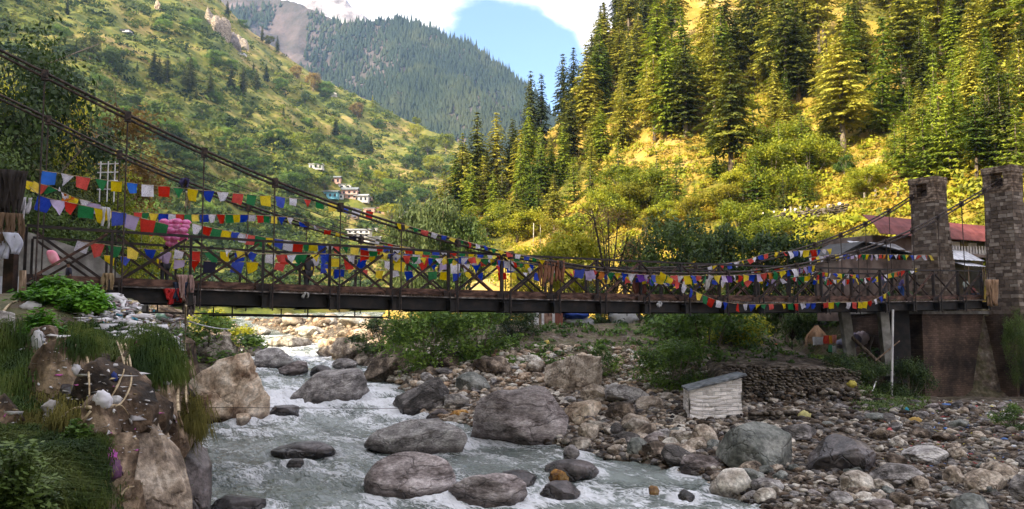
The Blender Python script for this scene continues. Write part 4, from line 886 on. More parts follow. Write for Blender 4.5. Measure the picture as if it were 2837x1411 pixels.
# ------------------------------------------------------------------ prayer flags
rf = np.random.default_rng(21)
def flagmesh(w_, h_, wind, skew, fold):
    n = 5; V = []; ph = rf.uniform(0, 6.28)
    for j in range(n + 1):
        for i in range(n + 1):
            a_, b_ = i / n - .5, j / n; tap = 1 - skew * b_
            x = a_ * w_ * tap + wind * b_ * w_ * .5; y = (.10 * math.sin(a_ * 5 + ph + b_ * 2) + .12 * b_ * math.sin(ph * 2 + 3 * b_)) * w_ * (.4 + b_)
            z = -b_ * h_ * (1 - fold * abs(a_ + (.5 if wind > 0 else -.5)) ** 1)
            V.append((x, y, z))
    Fc = [(j * (n + 1) + i, j * (n + 1) + i + 1, (j + 1) * (n + 1) + i + 1, (j + 1) * (n + 1) + i) for j in range(n) for i in range(n)]
    return V, Fc
def flagstring(label, pts, seq, size, gap=0.0, jitter=.15, hang=None, n_=None, ratio=1.0, cord=.012, n=1.0, us=None, wild=.2, drop=0):
    """pts: control points (u, v, offset from the near truss); flags strung between them"""
    W3 = []
    for q_ in pts: W3.append(PB(q_[0], q_[1], q_[2] if len(q_) > 2 else n)[0])
    d = [0]
    for a_, b_ in zip(W3, W3[1:]): d.append(d[-1] + (b_ - a_).length)
    T = d[-1]
    def at(t):
        for i in range(len(W3) - 1):
            if t <= d[i + 1] or i == len(W3) - 2:
                q_ = (t - d[i]) / max(d[i + 1] - d[i], 1e-6)
                p0, p1, p2, p3 = W3[max(i - 1, 0)], W3[i], W3[i + 1], W3[min(i + 2, len(W3) - 1)]
                return p1.lerp(p2, q_) if len(W3) < 3 else .5 * ((2 * p1) + (p2 - p0) * q_ + (2 * p0 - 5 * p1 + 4 * p2 - p3) * q_ ** 2 + (3 * p1 - p0 - 3 * p2 + p3) * q_ ** 3)
    root = thing('prayer_flag_string', label, 'prayer flags', W3[0], 0, 'strings of prayer flags on the bridge'); o0 = W3[0]
    mb = MB(); mb.tube([at(T * i / 24) - o0 for i in range(25)], cord, 5); mb.build('cord', M['vine'], root)
    if us is not None:
        ts = []
        tt = np.linspace(0, T, 500); uu = np.array([proj(at(t))[0] for t in tt]); ts = [float(np.interp(u, uu, tt)) for u in us]
    else:
        st = size * (1 + gap); ts = list(np.arange(st * .6, T - st * .4, st))
    for i, t in enumerate(ts):
        if len(ts) > 100: break
        c_ = seq[i % len(seq)]
        if c_ == '_': continue
        p = at(t); tg = (at(min(t + .1, T)) - at(max(t - .1, 0))); az = math.atan2(tg.y, tg.x)
        s = size * .86 * (1 + rf.uniform(-jitter, jitter)); wl = rf.uniform(-1, 1) * wild
        V, Fc = flagmesh(s, s * ratio * rf.uniform(.9, 1.12), wl, rf.choice([0, .08, .25, .6, .95], p=[.22, .25, .23, .18, .12]), abs(rf.normal()) * wild * .9)
        Mx = Matrix.Rotation(az + rf.normal() * wild * .8, 3, 'Z') @ Matrix.Rotation(rf.normal() * wild * .7, 3, 'X') @ Matrix.Rotation(rf.normal() * wild * .35 - math.atan2(tg.z, math.hypot(tg.x, tg.y)), 3, 'Y')
        q_ = p - o0 - Vector((0, 0, drop))
        o = link('flag', npmesh('flag', [Mx @ Vector(v_) for v_ in V], Fc, True), FL[c_], root, q_)
    return root
S5 = 'bwrgy'
flagstring('long top string of large well spaced prayer flags on the left', [(98, 470, 1.0), (300, 500, 1.2), (617, 533, 2.0), (880, 557, 2.6), (1045, 590, 3.2)], 'BwrgyBwrgybwrgybwrgybwr', .50, us=[137, 187, 231, 282, 323, 367, 409, 455, 495, 535, 577, 617, 660, 698, 735, 777, 812, 852, 887, 920, 957, 990, 1025], wild=.22)
flagstring('string of small squared prayer flags above the candy floss', [(365, 588, 3.2), (500, 594, 3.4), (700, 596, 3.8), (860, 608, 4.6)], 'rgybwrgybwrgybwrgybw', .40, us=[382, 402, 426, 453, 477, 499, 520, 540, 566, 586, 612, 635, 655, 675, 698, 720, 738, 759, 782, 805], wild=.08)
flagstring('dense string of flags just above the railing on the left half', [(525, 618, .6), (640, 642, .5), (780, 664, .3), (900, 676, .3), (1060, 682, .5)], 'wrgybwrgybwrgybwrgybwr', .46, us=[547, 576, 602, 628, 650, 673, 697, 722, 748, 775, 800, 826, 850, 868, 892, 914, 935, 958, 984, 1008, 1030, 1052], wild=.12)
flagstring('large flags of the nearest string at the left end, second row', [(80, 515, .6), (118, 545, .6), (200, 563, .6), (290, 582, .7), (335, 590, .8), (460, 622, 1.0)], 'blrgyblrg', .60, us=[128, 162, 197, 240, 283, 330, 367, 410, 448], wild=.22)
flagstring('short ragged string of mixed flags at the far left', [(72, 500, 1.6), (140, 518, 1.6), (200, 545, 1.6), (250, 560, 1.6), (320, 590, 1.6)], 'yygrwoywlwy', .48, us=[84, 106, 145, 122, 178, 192, 205, 236, 262, 285, 305], wild=.5)
flagstring('upper dense string over the middle railing', [(1040, 678, 1.0), (1150, 690, .8), (1300, 700, .8), (1450, 718, .6)], 'ybwrygbwrgybwrygw', .44, wild=.2)
flagstring('lower dense string over the middle railing', [(1000, 693, .2), (1120, 704, .1), (1290, 712, .1), (1440, 725, .1)], 'rgyybwrgyybwrgbwrgyr', .46, wild=.2)
flagstring('flags tied along the near main cable in the middle', [(1100, 618, -.4), (1250, 658, -.4), (1400, 697, -.4), (1520, 724, -.4)], 'yygrwbygrwbgyrwbgyrwbgkrwb', .36, gap=.15, ratio=.7, wild=.35)
flagstring('flags tied along the far main cable on the left', [(790, 600, WD + .2), (870, 628, WD + .2), (1000, 660, WD + .2), (1150, 690, WD + .2)], 'ybwryk_wrybwk', .44, gap=.4, ratio=.6, wild=.35)
flagstring('sparse string of flags inside the left half of the bridge', [(215, 668, 2.8), (400, 690, 2.6), (640, 700, 2.6), (860, 706, 2.6)], 'wrgyb_wrgyb_', .55, gap=.05, wild=.3)
flagstring('string of flags low behind the railing on the left half', [(250, 705, 3.6), (520, 722, 3.6), (760, 728, 3.6), (1000, 735, 3.6)], '_yb_ylrk_by_rgyb', .55, gap=.1, wild=.3)
flagstring('string of flags behind the railing in the middle', [(860, 712, 2.6), (1100, 725, 2.6), (1300, 732, 2.4), (1500, 740, 2.4)], 'wbyrb_wygrblw', .52, gap=.08, wild=.3)
flagstring('lowest string of flags behind the railing in the middle', [(900, 745, 3.4), (1150, 752, 3.4), (1400, 756, 3.2), (1560, 756, 3.2)], 'yb_rywb_gyb', .5, gap=.25, wild=.3)
flagstring('ragged flags hanging under the near cable right of centre', [(1510, 733, -.1), (1640, 750, -.3), (1800, 762, -.4), (1960, 764, -.4), (2100, 760, -.4), (2260, 735, -.4)], 'pwryblrogybwplbygrwybrgwyl', .50, gap=-.12, wild=.35)
flagstring('second ragged row of flags under the cable right of centre', [(1560, 745, 1.2), (1740, 768, .8), (1920, 775, .6), (2120, 775, .6), (2300, 758, .8)], 'yrbw_ygrwyblw_rgy', .48, gap=.05, wild=.4)
flagstring('string swooping below the deck on the right half', [(1830, 752, -.5), (1880, 782, -.5), (1935, 812, -.6), (2000, 836, -.6), (2080, 843, -.6), (2200, 841, -.6), (2310, 838, -.6), (2410, 834, -.6), (2465, 806, -.5)], 'yyrwbygrwb_rwbygr_ygrwbb_ryg_wr', .44, gap=.12, wild=.3)
flagstring('string rising along the far cable on the right', [(1960, 740, WD), (2060, 722, WD), (2130, 702, WD), (2230, 694, WD), (2300, 690, WD)], 'wyrbwyrwbr_yrwb', .50, gap=.1, wild=.35)
flagstring('string of pennants strung level to the far tower', [(2240, 715, 3.0), (2330, 705, 3.2), (2450, 706, 3.6), (2600, 708, 4.2)], 'wrywl_ywbblwrgylwroybwrgybwr', .46, wild=.4)
flagstring('flags sagging inside the railing near the right end', [(2180, 762, 1.0), (2300, 775, 1.0), (2420, 768, 1.0), (2490, 752, 1.0), (2545, 743, 1.0)], 'rgwyw_bygrwylrbygwrbypwygor', .42, gap=-.05, wild=.3)

flagstring('tangled string drooping over the railing left of centre', [(620, 690, -.1), (760, 706, -.15), (900, 704, -.1), (1040, 712, -.1)], 'wyb_rwgyb_wry_bg', .38, gap=.25, wild=.5)
flagstring('tangled string along the middle railing top', [(1060, 700, -.15), (1200, 716, -.2), (1330, 716, -.15), (1480, 734, -.15)], 'ybwrgybwygbwryg', .36, gap=-.05, wild=.5)
flagstring('bunched flags right of the leaf garlands', [(1600, 742, .2), (1720, 764, .1), (1850, 778, .1), (1960, 782, .2)], 'yrgwybprwygb', .36, gap=-.1, wild=.6)
flagstring('bunched flags over the right railing', [(2080, 748, -.2), (2180, 742, -.2), (2290, 756, -.1), (2380, 762, -.1)], 'wrybwgrywbyg', .36, gap=-.1, wild=.6)
# cloth, sacks and flood rags caught on the bridge
def rag(name, label, cat, box, n, c, seed, H=0.1, strips=7):
    u0, u1, v0, v1 = box; rr_ = np.random.default_rng(seed); b = PB((u0 + u1) / 2, v0, n)[0]; sc = b.y / F; wd = (u1 - u0) * sc; ht = (v1 - v0) * sc; mb = MB()
    for i in range(strips):
        x0 = rr_.uniform(-.5, .42) * wd; ww = wd * rr_.uniform(.25, .5) * min(1, 8 / strips); hh = ht * rr_.uniform(.55, 1.0); y0 = rr_.uniform(-.12, .12); N_ = 7; V = []
        for j in range(N_ + 1):
            t = j / N_; cx_ = x0 + ww * .3 * math.sin(2.4 * t + i) ; hw = ww * (.5 - .25 * t + .12 * math.sin(5 * t + i * 2))
            for q_ in (-1, -.33, .33, 1): V.append(DV * (cx_ + hw * q_) + NV * (y0 + .08 * math.sin(4 * t + q_ * 3 + i)) + Vector((0, 0, -hh * t)))
        mb.add(V, [(j * 4 + q_, j * 4 + q_ + 1, j * 4 + 5 + q_, j * 4 + 4 + q_) for j in range(N_) for q_ in range(3)])
    o = mb.build(name, plain(name, c, tr=.1), None, True, b); md = o.modifiers.new('s', 'SOLIDIFY'); md.thickness = .02; return tag(o, label, cat)
rag('rag', 'red cloth bundle caught under the bridge edge at the left', 'cloth', (462, 500, 800, 848), -.2, (.55, .03, .03), 1)
rag('rag', 'dark blue and black rag draped over the left bridge edge', 'cloth', (480, 520, 782, 840), -.15, (.04, .05, .09), 2)
rag('rag', 'long pinkish beige rag hanging from the left bridge edge', 'cloth', (503, 535, 762, 846), -.3, (.42, .27, .24), 3)
rag('rag', 'tan sack hanging on the first hanger at the left end', 'sack', (280, 310, 757, 812), -.2, (.35, .25, .14), 4)
rag('rag', 'grey shredded flood debris hanging below the left bridge edge', 'cloth', (515, 540, 820, 880), -.2, (.2, .16, .15), 5, strips=9)
rag('rag', 'long garland of brown leaves hanging over the middle railing', 'garland', (1500, 1532, 722, 800), -.2, (.36, .17, .10), 6, strips=9)
rag('rag', 'second garland of brown leaves right beside the first one', 'garland', (1538, 1565, 722, 790), -.2, (.33, .14, .08), 7, strips=9)
rag('rag', 'faded rust drape hanging inside the railing right of centre', 'cloth', (1752, 1790, 750, 838), .3, (.20, .07, .05), 8)
rag('rag', 'white rag dangling below the deck right of centre', 'cloth', (1818, 1836, 835, 852), -.3, (.6, .6, .62), 9, strips=3)
rag('rag', 'white rag dangling below the deck left of centre', 'cloth', (835, 852, 810, 828), -.3, (.5, .48, .46), 10, strips=3)
rag('rag', 'tattered white scarf hanging inside the railing at the right', 'scarf', (1945, 1968, 775, 812), -.2, (.55, .52, .5), 11, strips=4)
rag('rag', 'white scarf standing up from the left end post', 'scarf', (58, 84, 548, 628), .2, (.6, .58, .62), 12, strips=4)
rag('rag', 'white scarf tied to the second string near the left', 'scarf', (285, 303, 575, 640), .6, (.66, .64, .68), 13, strips=2)
rag('rag', 'dry straw and leaf debris heaped on the right bridge end', 'debris', (2725, 2770, 775, 850), -.6, (.38, .24, .15), 14, strips=16)
rag('rag', 'white sheet hanging at the far left edge', 'sheet', (-30, 60, 645, 728), -1.0, (.55, .56, .66), 15, strips=9)
rag('rag', 'small dark flag bundle tied on the far cable', 'cloth', (505, 530, 494, 520), WD, (.07, .06, .16), 16, strips=4)
rag('rag', 'pale scarf hanging from the top flag string', 'scarf', (513, 528, 530, 592), 2.0, (.5, .45, .33), 17, strips=3)
# ------------------------------------------------------------------ vegetation
def quads_mesh(name, Cn, S, N_, asp=1.0, U=None, curl=None):
    """leaf sized quads: centres, half sizes, normals (n,3)"""
    n = len(Cn); r_ = rng.normal(size=(n, 3)) if U is None else U
    N_ = N_ / (np.linalg.norm(N_, axis=1)[:, None] + 1e-9)
    T = r_ - (r_ * N_).sum(1)[:, None] * N_; T /= np.linalg.norm(T, axis=1)[:, None] + 1e-9; B = np.cross(N_, T)
    S = np.asarray(S)[:, None]; T = T * S; B = B * S * asp
    V = np.stack([Cn - T, Cn - B * .9 + T * .1, Cn + T * 1.1, Cn + B * .9 + T * .1], 1).reshape(-1, 3)
    return npmesh(name, V, np.arange(n * 4).reshape(n, 4))
def conifer(seed, H=20., Rm=3.6, base=.12, tiers=27, gapp=.12, droop=.35, prof=.85, leaf=.50, dens=4, irregular=.25):
    r_ = np.random.default_rng(seed); Cs, Ss, Ns, Us = [], [], [], []; limbs = MB()
    for i in range(tiers):
        q_ = (i + r_.uniform(-.3, .3)) / tiers; q_ = min(max(q_, 0), .995); z = H * (base + (1 - base) * q_)
        rad = Rm * ((1 - q_) ** prof) * (1 - .45 * max(0, .25 - q_) / .25) * r_.uniform(1 - irregular, 1 + irregular * .6) + .22
        nb = int(5 + 4 * (1 - q_)); a0 = r_.uniform(0, 6.28)
        for b in range(nb):
            if r_.random() < gapp: continue
            a = a0 + 6.283 * b / nb + r_.normal() * .22; L = rad * r_.uniform(.65, 1.12); m = max(2, int(L / .36)); dirv = np.array([math.cos(a), math.sin(a), 0]); sd = np.array([-dirv[1], dirv[0], 0])
            s = (np.arange(m) + .6) / m; up = r_.uniform(-.05, .3) * (1 if q_ < .8 else 2.2)
            cz = z + L * (up * s - (droop + up * .6) * s * s)
            for j in range(m):
                wdt = .30 * L * (1 - s[j]) ** .6 * (s[j] + .25) + .08; k = dens + (1 if wdt > .5 else 0)
                lat = r_.uniform(-1, 1, k) * wdt
                c = dirv[None] * (L * s[j] - np.abs(lat)[:, None] * .35 + r_.normal(size=(k, 1)) * .08) + sd[None] * lat[:, None]
                c[:, 2] = cz[j] - np.abs(lat) * .18 + r_.normal(size=k) * .06
                Cs.append(c); Ss.append(r_.uniform(.6, 1.1, k) * leaf * (1 - .35 * q_))
                nn = np.tile(np.array([0, 0, 1.]), (k, 1)) + dirv[None] * .55 + r_.normal(size=(k, 3)) * .42; Ns.append(nn)
                Us.append(dirv[None] + sd[None] * np.sign(lat)[:, None] * .6 + np.array([[0, 0, -.35]]) + r_.normal(size=(k, 3)) * .2)
            if b % 2 == 0 and L > 1.2: limbs.tube([(0, 0, z), tuple(dirv * L * .6 + np.array([0, 0, z + L * (up * .6 - droop * .3)]))], [.05, .015], 4)
    Cn = np.concatenate(Cs); me = quads_mesh('crown', Cn, np.concatenate(Ss), np.concatenate(Ns), .42, np.concatenate(Us))
    tb = MB(); hs = np.linspace(0, 1, 8); tb.tube([(0.12 * math.sin(h * 5 + seed) * (1 - h), .1 * math.cos(h * 4 + seed), -1.2 + h * (H * .985 + 1.2)) for h in hs], [H * .017 * (1 - h * .93) for h in hs], 7)
    b0 = len(tb.v); tb.v += limbs.v; tb.f += [tuple(i + b0 for i in f) for f in limbs.f]
    return me, tb.mesh('trunk', True)
def copymat(me, m): 
    me = me.copy(); me.materials.clear(); me.materials.append(m); return me
CON = {}
for key, args in {'A1': dict(seed=1, H=22, Rm=4.6, base=.14, tiers=30), 'A2': dict(seed=2, H=24, Rm=5.2, base=.22, tiers=30, gapp=.2, irregular=.4), 'A3': dict(seed=3, H=21, Rm=4.0, base=.08, tiers=30, prof=.7),
                  'S1': dict(seed=4, H=22, Rm=4.4, base=.3, tiers=20, gapp=.3, irregular=.5, droop=.25, prof=.6), 'D1': dict(seed=5, H=22, Rm=3.8, base=.06, tiers=34, prof=.6, gapp=.08), 'D2': dict(seed=8, H=22, Rm=3.3, base=.16, tiers=32, prof=.6, gapp=.14),
                  'Y1': dict(seed=6, H=9, Rm=2.2, base=.04, tiers=20, droop=.12, leaf=.27, gapp=.08), 'Y2': dict(seed=7, H=10, Rm=2.1, base=.05, tiers=21, droop=.05, leaf=.27, gapp=.12, prof=1.0)}.items():
    c_, t_ = conifer(**args); CON[key] = (c_, t_, args['H'])
cmc = {}
TREEMARKS = [(1720, 100, 'the orange crest patch'), (1850, 150, 'the upper middle forest'), (2160, 180, 'the leaning deodar'), (2400, 60, 'the upper right forest'), (1700, 330, 'the left forest edge'), (2600, 60, 'the dark right crest'), (1480, 350, 'the tall pair on the skyline'), (1620, 200, 'the left ridge crest'), (2000, 300, 'the biggest deodar'), (2300, 250, 'the bare trunked deodar'), (2506, 230, 'the twin trunked tree'), (2690, 350, 'the bright thicket behind the towers'),
             (1330, 430, 'the valley mouth grove'), (1830, 480, 'the golden clearing'), (1900, 540, 'the row of saplings'), (2200, 560, 'the roadside embankment'), (2750, 60, 'the top right corner'), (2050, 60, 'the top of the slope'), (1560, 520, 'the lit lower slope')]
def tree(kind, p, h, mkey, head, grp, label=None, ws=1.0, marks=None, name='conifer_tree', cat='tree', bark='bark'):
    cme, tme, H0 = CON[kind]
    k1 = (kind, mkey)
    if k1 not in cmc: cmc[k1] = (copymat(cme, M[mkey]), copymat(tme, M[bark]))
    cm, tm = cmc[k1]; s = h / H0; t = thing(name, None, None, p, random.uniform(0, 6.28)); t.scale = (s * ws, s * ws, s)
    link('trunk', tm, None, t); link('crown', cm, None, t); t['group'] = grp
    if label: t['label'] = label; t['category'] = cat
    else: autolabel(t, head, cat, p, marks or TREEMARKS)
    return t
GR = 'conifers on the sunlit right slope'
def ctree(ub, vb, ut, vt, kind, mkey, label=None, ws=1.0, head='tall conifer', H=HR):
    p = hit(ub, vb, H, 45, 900)
    if p is None: return
    h = (ray(ut, vt)[1] - ray(ub, vb)[1]) * p.y * 1.02
    tree(kind, p, h, mkey, head, GR, label, ws * 1.12)
for a in [(1470, 430, 1461, 199, 'D1', 'darkfir', 'tall dark deodar on the skyline, left of the pair', .9), (1500, 430, 1495, 204, 'D2', 'darkfir', 'slim dark deodar on the skyline, right of the pair', .8),
          (1640, 300, 1631, 97, 'A2', 'darkfir', 'dark ragged conifer highest on the left ridge', 1), (1590, 340, 1587, 134, 'A1', 'darkfir', 'dark conifer below the highest one on the left ridge', 1), (1560, 350, 1556, 150, 'A3', 'darkfir', 'dark conifer at the outer edge of the left ridge', 1),
          (1321, 568, 1321, 313, 'A1', 'deodar', 'broad tiered deodar at the valley mouth, left of its twin', 1.15), (1375, 540, 1377, 313, 'A3', 'deodar', 'tall tiered deodar at the valley mouth, right of its twin', 1.15), (1280, 585, 1277, 371, 'A2', 'deodar', 'deodar with a pale bare trunk at the valley mouth', 1.1),
          (1229, 640, 1229, 470, 'A1', 'deodar', 'yellow green deodar leftmost at the valley mouth', 1.2), (1420, 520, 1425, 330, 'D2', 'deodar', 'slim conifer between the valley mouth grove and the skyline pair', 1.1),
          (1583, 450, 1578, 258, 'A1', 'deodar', None, 1.2), (1650, 440, 1640, 268, 'A3', 'deodar', None, 1.3), (1722, 400, 1728, 220, 'S1', 'deodar', None, 1.3), (1813, 398, 1781, 150, 'S1', 'deodar', 'ragged deodar with a long bare trunk above the golden clearing', 1.2),
          (1745, 340, 1747, 140, 'A2', 'deodar', None, 1.1), (1442, 530, 1442, 360, 'A3', 'deodar', None, 1.3), (1525, 480, 1520, 375, 'A1', 'deodar', None, 1.2), (1535, 640, 1534, 482, 'A1', 'deodar', None, 1.3), (1432, 672, 1432, 520, 'A2', 'deodar', 'spreading deodar low on the slope just above the bridge cable', 1.6),
          (1590, 560, 1587, 434, 'Y1', 'young', None, 1.3), (1636, 545, 1636, 440, 'Y2', 'young', None, 1.2), (1440, 610, 1440, 520, 'Y1', 'young', None, 1.3), (1490, 590, 1490, 500, 'Y2', 'young', None, 1.2),
          (2028, 505, 2000, 112, 'A2', 'deodar', 'biggest deodar of the slope, shaggy with a bare lower trunk', 1.15), (2180, 308, 2157, -20, 'S1', 'deodar', 'tall sparse deodar leaning left above the road', 1.1), (1905, 330, 1888, 165, 'S1', 'deodar', None, 1.3), (1965, 245, 1954, -30, 'A1', 'deodar', None, 1.2),
          (2336, 425, 2298, 60, 'A2', 'deodar', 'shaggy deodar with a thick pale bare trunk', 1.3), (2506, 242, 2485, -60, 'A2', 'deodar', 'wide dark deodar over the bare slope patch', 1.4), (2680, 88, 2682, -90, 'A1', 'deodar', None, 1.4), (2771, 190, 2771, 55, 'A2', 'deodar', None, 1.5),
          (2668, 190, 2668, 122, 'Y1', 'young', None, 1.3), (2616, 214, 2616, 140, 'Y2', 'young', None, 1.2), (2551, 218, 2551, 155, 'Y1', 'deodar', None, 1.3), (2837, 230, 2837, 40, 'A1', 'deodar', None, 1.4), (2400, 210, 2395, 60, 'A3', 'deodar', None, 1.3),
          (2645, 425, 2645, 225, 'Y1', 'young', None, 1.3), (2583, 445, 2583, 253, 'Y2', 'young', None, 1.3), (2733, 410, 2733, 201, 'Y2', 'young', None, 1.3), (2799, 435, 2799, 201, 'Y1', 'young', None, 1.3), (2707, 506, 2705, 262, 'S1', 'young', 'bright conifer with a thin pale trunk between the towers', 1.2), (2761, 485, 2761, 318, 'Y1', 'young', None, 1.3),
          (2510, 495, 2518, 318, 'Y1', 'young', None, 1.4), (2565, 505, 2565, 300, 'Y2', 'young', None, 1.4), (2630, 500, 2630, 300, 'Y1', 'young', None, 1.3), (2480, 470, 2480, 330, 'Y2', 'young', None, 1.3), (2820, 500, 2825, 300, 'Y2', 'young', None, 1.2), (2680, 360, 2680, 215, 'Y2', 'young', None, 1.2),
          (2095, 578, 2093, 431, 'Y1', 'young', 'bright dense sapling pair left of the row of saplings', 1.5), (1850, 588, 1850, 445, 'Y2', 'young', None, 1.0), (1898, 568, 1898, 487, 'Y1', 'young', None, .9), (1925, 568, 1923, 497, 'Y2', 'young', None, .9), (2187, 560, 2187, 482, 'Y1', 'young', None, 1.3),
          (2159, 578, 2159, 497, 'Y2', 'young', None, 1.1), (2253, 572, 2253, 500, 'Y1', 'young', None, 1.6), (1975, 580, 1975, 520, 'Y1', 'young', None, 1.3), (1820, 600, 1820, 520, 'Y1', 'young', None, 1.3), (2125, 590, 2125, 500, 'Y2', 'young', None, 1.3)]:
    ctree(a[0], a[1], a[2], a[3], a[4], a[5], a[6], a[7], head='bright young conifer' if a[5] == 'young' else 'shaggy deodar')
# infill of the same forest
def infill(n, poly, hr, kinds, mk, head, excl=(), ws=(1.0, 1.4)):
    k = 0; t_ = 0; used = []
    while k < n and t_ < n * 30:
        t_ += 1; u = random.uniform(poly[0], poly[1]); v = random.uniform(poly[2], poly[3])
        if any(x0 < u < x1 and y0 < v < y1 for x0, x1, y0, y1 in excl): continue
        if any(abs(u - a) < 26 and abs(v - b) < 26 for a, b in used): continue
        p = hit(u, v, HR, 45, 400)
        if p is None: continue
        used.append((u, v)); h = random.uniform(*hr); kd = random.choice(kinds)
        tree(kd, p, h, random.choice(mk), random.choice(head), GR, None, random.uniform(*ws)); k += 1
BUSHES = []
clear = [(1760, 1960, 400, 640), (2240, 2480, 430, 620), (2330, 2700, 190, 420), (1990, 2230, 330, 420), (1500, 1700, 560, 700), (2040, 2330, 300, 360)]
infill(48, (1540, 2240, -180, 400), (15, 22), ['A1', 'A2', 'A3', 'S1'], ['deodar', 'deodar', 'deodar', 'young'], ['tall shaggy conifer', 'dense olive conifer'], clear)
infill(38, (2200, 2900, -250, 200), (14, 20), ['A1', 'A2', 'S1'], ['deodar', 'deodar', 'deodar', 'young'], ['tall spreading conifer', 'olive green deodar'], [])
infill(20, (2230, 2860, 150, 460), (8, 15), ['A1', 'A3', 'Y1'], ['deodar', 'young', 'deodar'], ['mid slope conifer', 'half grown conifer'], [(2240, 2400, 430, 620)])
infill(10, (1560, 2250, 330, 520), (8, 14), ['A1', 'A3', 'Y2'], ['deodar', 'young'], ['mid slope conifer', 'half grown conifer'], [(1780, 1960, 400, 640)])
infill(16, (1250, 1560, 470, 640), (9, 15), ['A1', 'A3', 'Y1'], ['deodar', 'young', 'young'], ['slope foot conifer'], [])
infill(24, (1540, 2300, 380, 600), (5, 9), ['Y1', 'Y2'], ['young', 'young', 'deodar'], ['small bright young conifer', 'sapling'], [(2270, 2330, 380, 620)])
infill(16, (1640, 1800, -20, 330), (13, 19), ['A1', 'A2', 'A3'], ['darkfir', 'deodar', 'deodar'], ['crest conifer'], [])
infill(14, (2460, 2860, 230, 480), (6, 11), ['Y1', 'Y2'], ['young'], ['bright thicket conifer'], [])

for a in [(1460, 655), (1530, 690), (1600, 655), (1680, 640), (1745, 610), (1790, 660), (1850, 640), (1925, 615), (1720, 560), (1400, 640), (1350, 660), (1300, 640), (1560, 590), (1640, 600), (2010, 600), (2060, 560), (2140, 530), (2240, 520), (2400, 545), (2340, 500), (2180, 440), (1800, 560), (2050, 690), (2150, 690)]:
    BUSHES.append(a)
def blobs(seed, n, R_, H0, H1, flat=.75):
    r_ = np.random.default_rng(seed); c = []
    for i in range(n):
        a = r_.uniform(0, 6.28); q_ = r_.uniform(0, 1) ** .5; z = r_.uniform(H0, H1); lim = 1 - .55 * abs((z - (H0 + H1) / 2) / ((H1 - H0) / 2 + .01)) ** 2
        c.append((math.cos(a) * q_ * R_ * lim, math.sin(a) * q_ * R_ * lim, z, R_ * r_.uniform(.26, .46)))
    return c
def broadleaf(seed, H=10., Rm=4., base=.25, nb=16, leaves=5200, leaf=.17, limbs=7, sparse=0.0, lean=0, hang=0):
    r_ = np.random.default_rng(seed); bl_ = blobs(seed, nb, Rm, H * (base + .12), H * .9); Cs = []; per = leaves // nb
    for (x, y, z, q_) in bl_:
        d = r_.normal(size=(per, 3)); d /= np.linalg.norm(d, axis=1)[:, None]; rr_ = q_ * (r_.uniform(0, 1, per) ** .45) * (1 + .35 * np.sin(d[:, 0] * 5 + z) * np.cos(d[:, 1] * 4 + x))
        c = np.array([x, y, z]) + d * rr_[:, None] * np.array([1, 1, .8]); Cs.append(np.concatenate([c, d], 1))
    A = np.concatenate(Cs); Cn, Dn = A[:, :3], A[:, 3:]
    n_ = Dn * .7 + r_.normal(size=Dn.shape) * .6 + np.array([0, 0, .35]); S = r_.uniform(.6, 1.25, len(Cn)) * leaf
    U = r_.normal(size=Cn.shape) + np.array([0, 0, -hang]); me = quads_mesh('crown', Cn, S, n_, .55, U)
    tb = MB(); zt = H * (base + .05); tb.tube([(0, 0, -1), (.1 * lean, 0, zt * .5), (.25 * lean, .1, zt)], [H * .028, H * .021, H * .016], 8)
    for (x, y, z, q_) in bl_[:limbs + 4]:
        m1 = np.array([x * .35 + .2 * lean, y * .35, zt + (z - zt) * .45]); tb.tube([(.25 * lean, .1, zt * .92), tuple(m1), (x * .8, y * .8, z), (x, y, z + q_ * .5)], [H * .012, H * .008, H * .004, H * .002], 5)
        for j in range(3 if sparse else 1):
            e = np.array([x, y, z]) + r_.normal(size=3) * q_ * .8; tb.tube([(x * .8, y * .8, z), tuple(e)], [H * .004, H * .0015], 4)
    return me, tb.mesh('trunk', True)
for key, args in {'B1': dict(seed=11, H=10, Rm=4.2, leaf=.21), 'B2': dict(seed=12, H=10, Rm=3.6, leaf=.13, leaves=1500, sparse=1, limbs=12, base=.12), 'B3': dict(seed=13, H=9, Rm=4.5, base=.12, nb=20, leaves=7000, leaf=.2), 'B4': dict(seed=14, H=5, Rm=3.6, base=-.1, nb=24, leaves=8000, leaf=.14),
                  'B5': dict(seed=15, H=3, Rm=1.7, base=-.05, nb=12, leaves=2600, leaf=.1), 'B7': dict(seed=17, H=9, Rm=4.0, base=.1, nb=26, leaves=17000, leaf=.10), 'B6': dict(seed=16, H=9, Rm=4.2, base=.1, nb=20, leaves=6000, leaf=.22, hang=2)}.items():
    c_, t_ = broadleaf(**args); CON[key] = (c_, t_, args['H'])
def btree(ub, vb, vt, kind, mkey, label, ws=1.0, y=None, H=None, cat='tree', name='broadleaf_tree', bark='bark', grp=None):
    p = hit(ub, vb, H or G, 9, 300) if y is None else P(ub, vb, y)
    if y is not None and H is None: p.z = min(p.z, Gz(p.x, p.y) + 0)
    h = (ray(ub, vt)[1] * p.y + CAMZ - p.z)
    t = tree(kind, p, h, mkey, None, grp or 'broadleaf trees by the bridge', label, ws, name=name, cat=cat, bark=bark); return t
for i, (u, v) in enumerate(BUSHES):
    p = hit(u, v, HR, 45, 300)
    if p: tree(random.choice(['B3', 'B4', 'B1']), p, random.uniform(3.2, 6.5), random.choice(['leafyel', 'leafyel', 'leaf', 'bushyel']), random.choice(['bushy yellow green tree', 'round golden bush', 'leafy lit bush']), 'lit bushes on the right slope', None, random.uniform(1.0, 1.5))
btree(1205, 880, 545, 'B6', 'leafpale', 'pale leafy drooping tree behind the cable left of centre', .62, y=84)
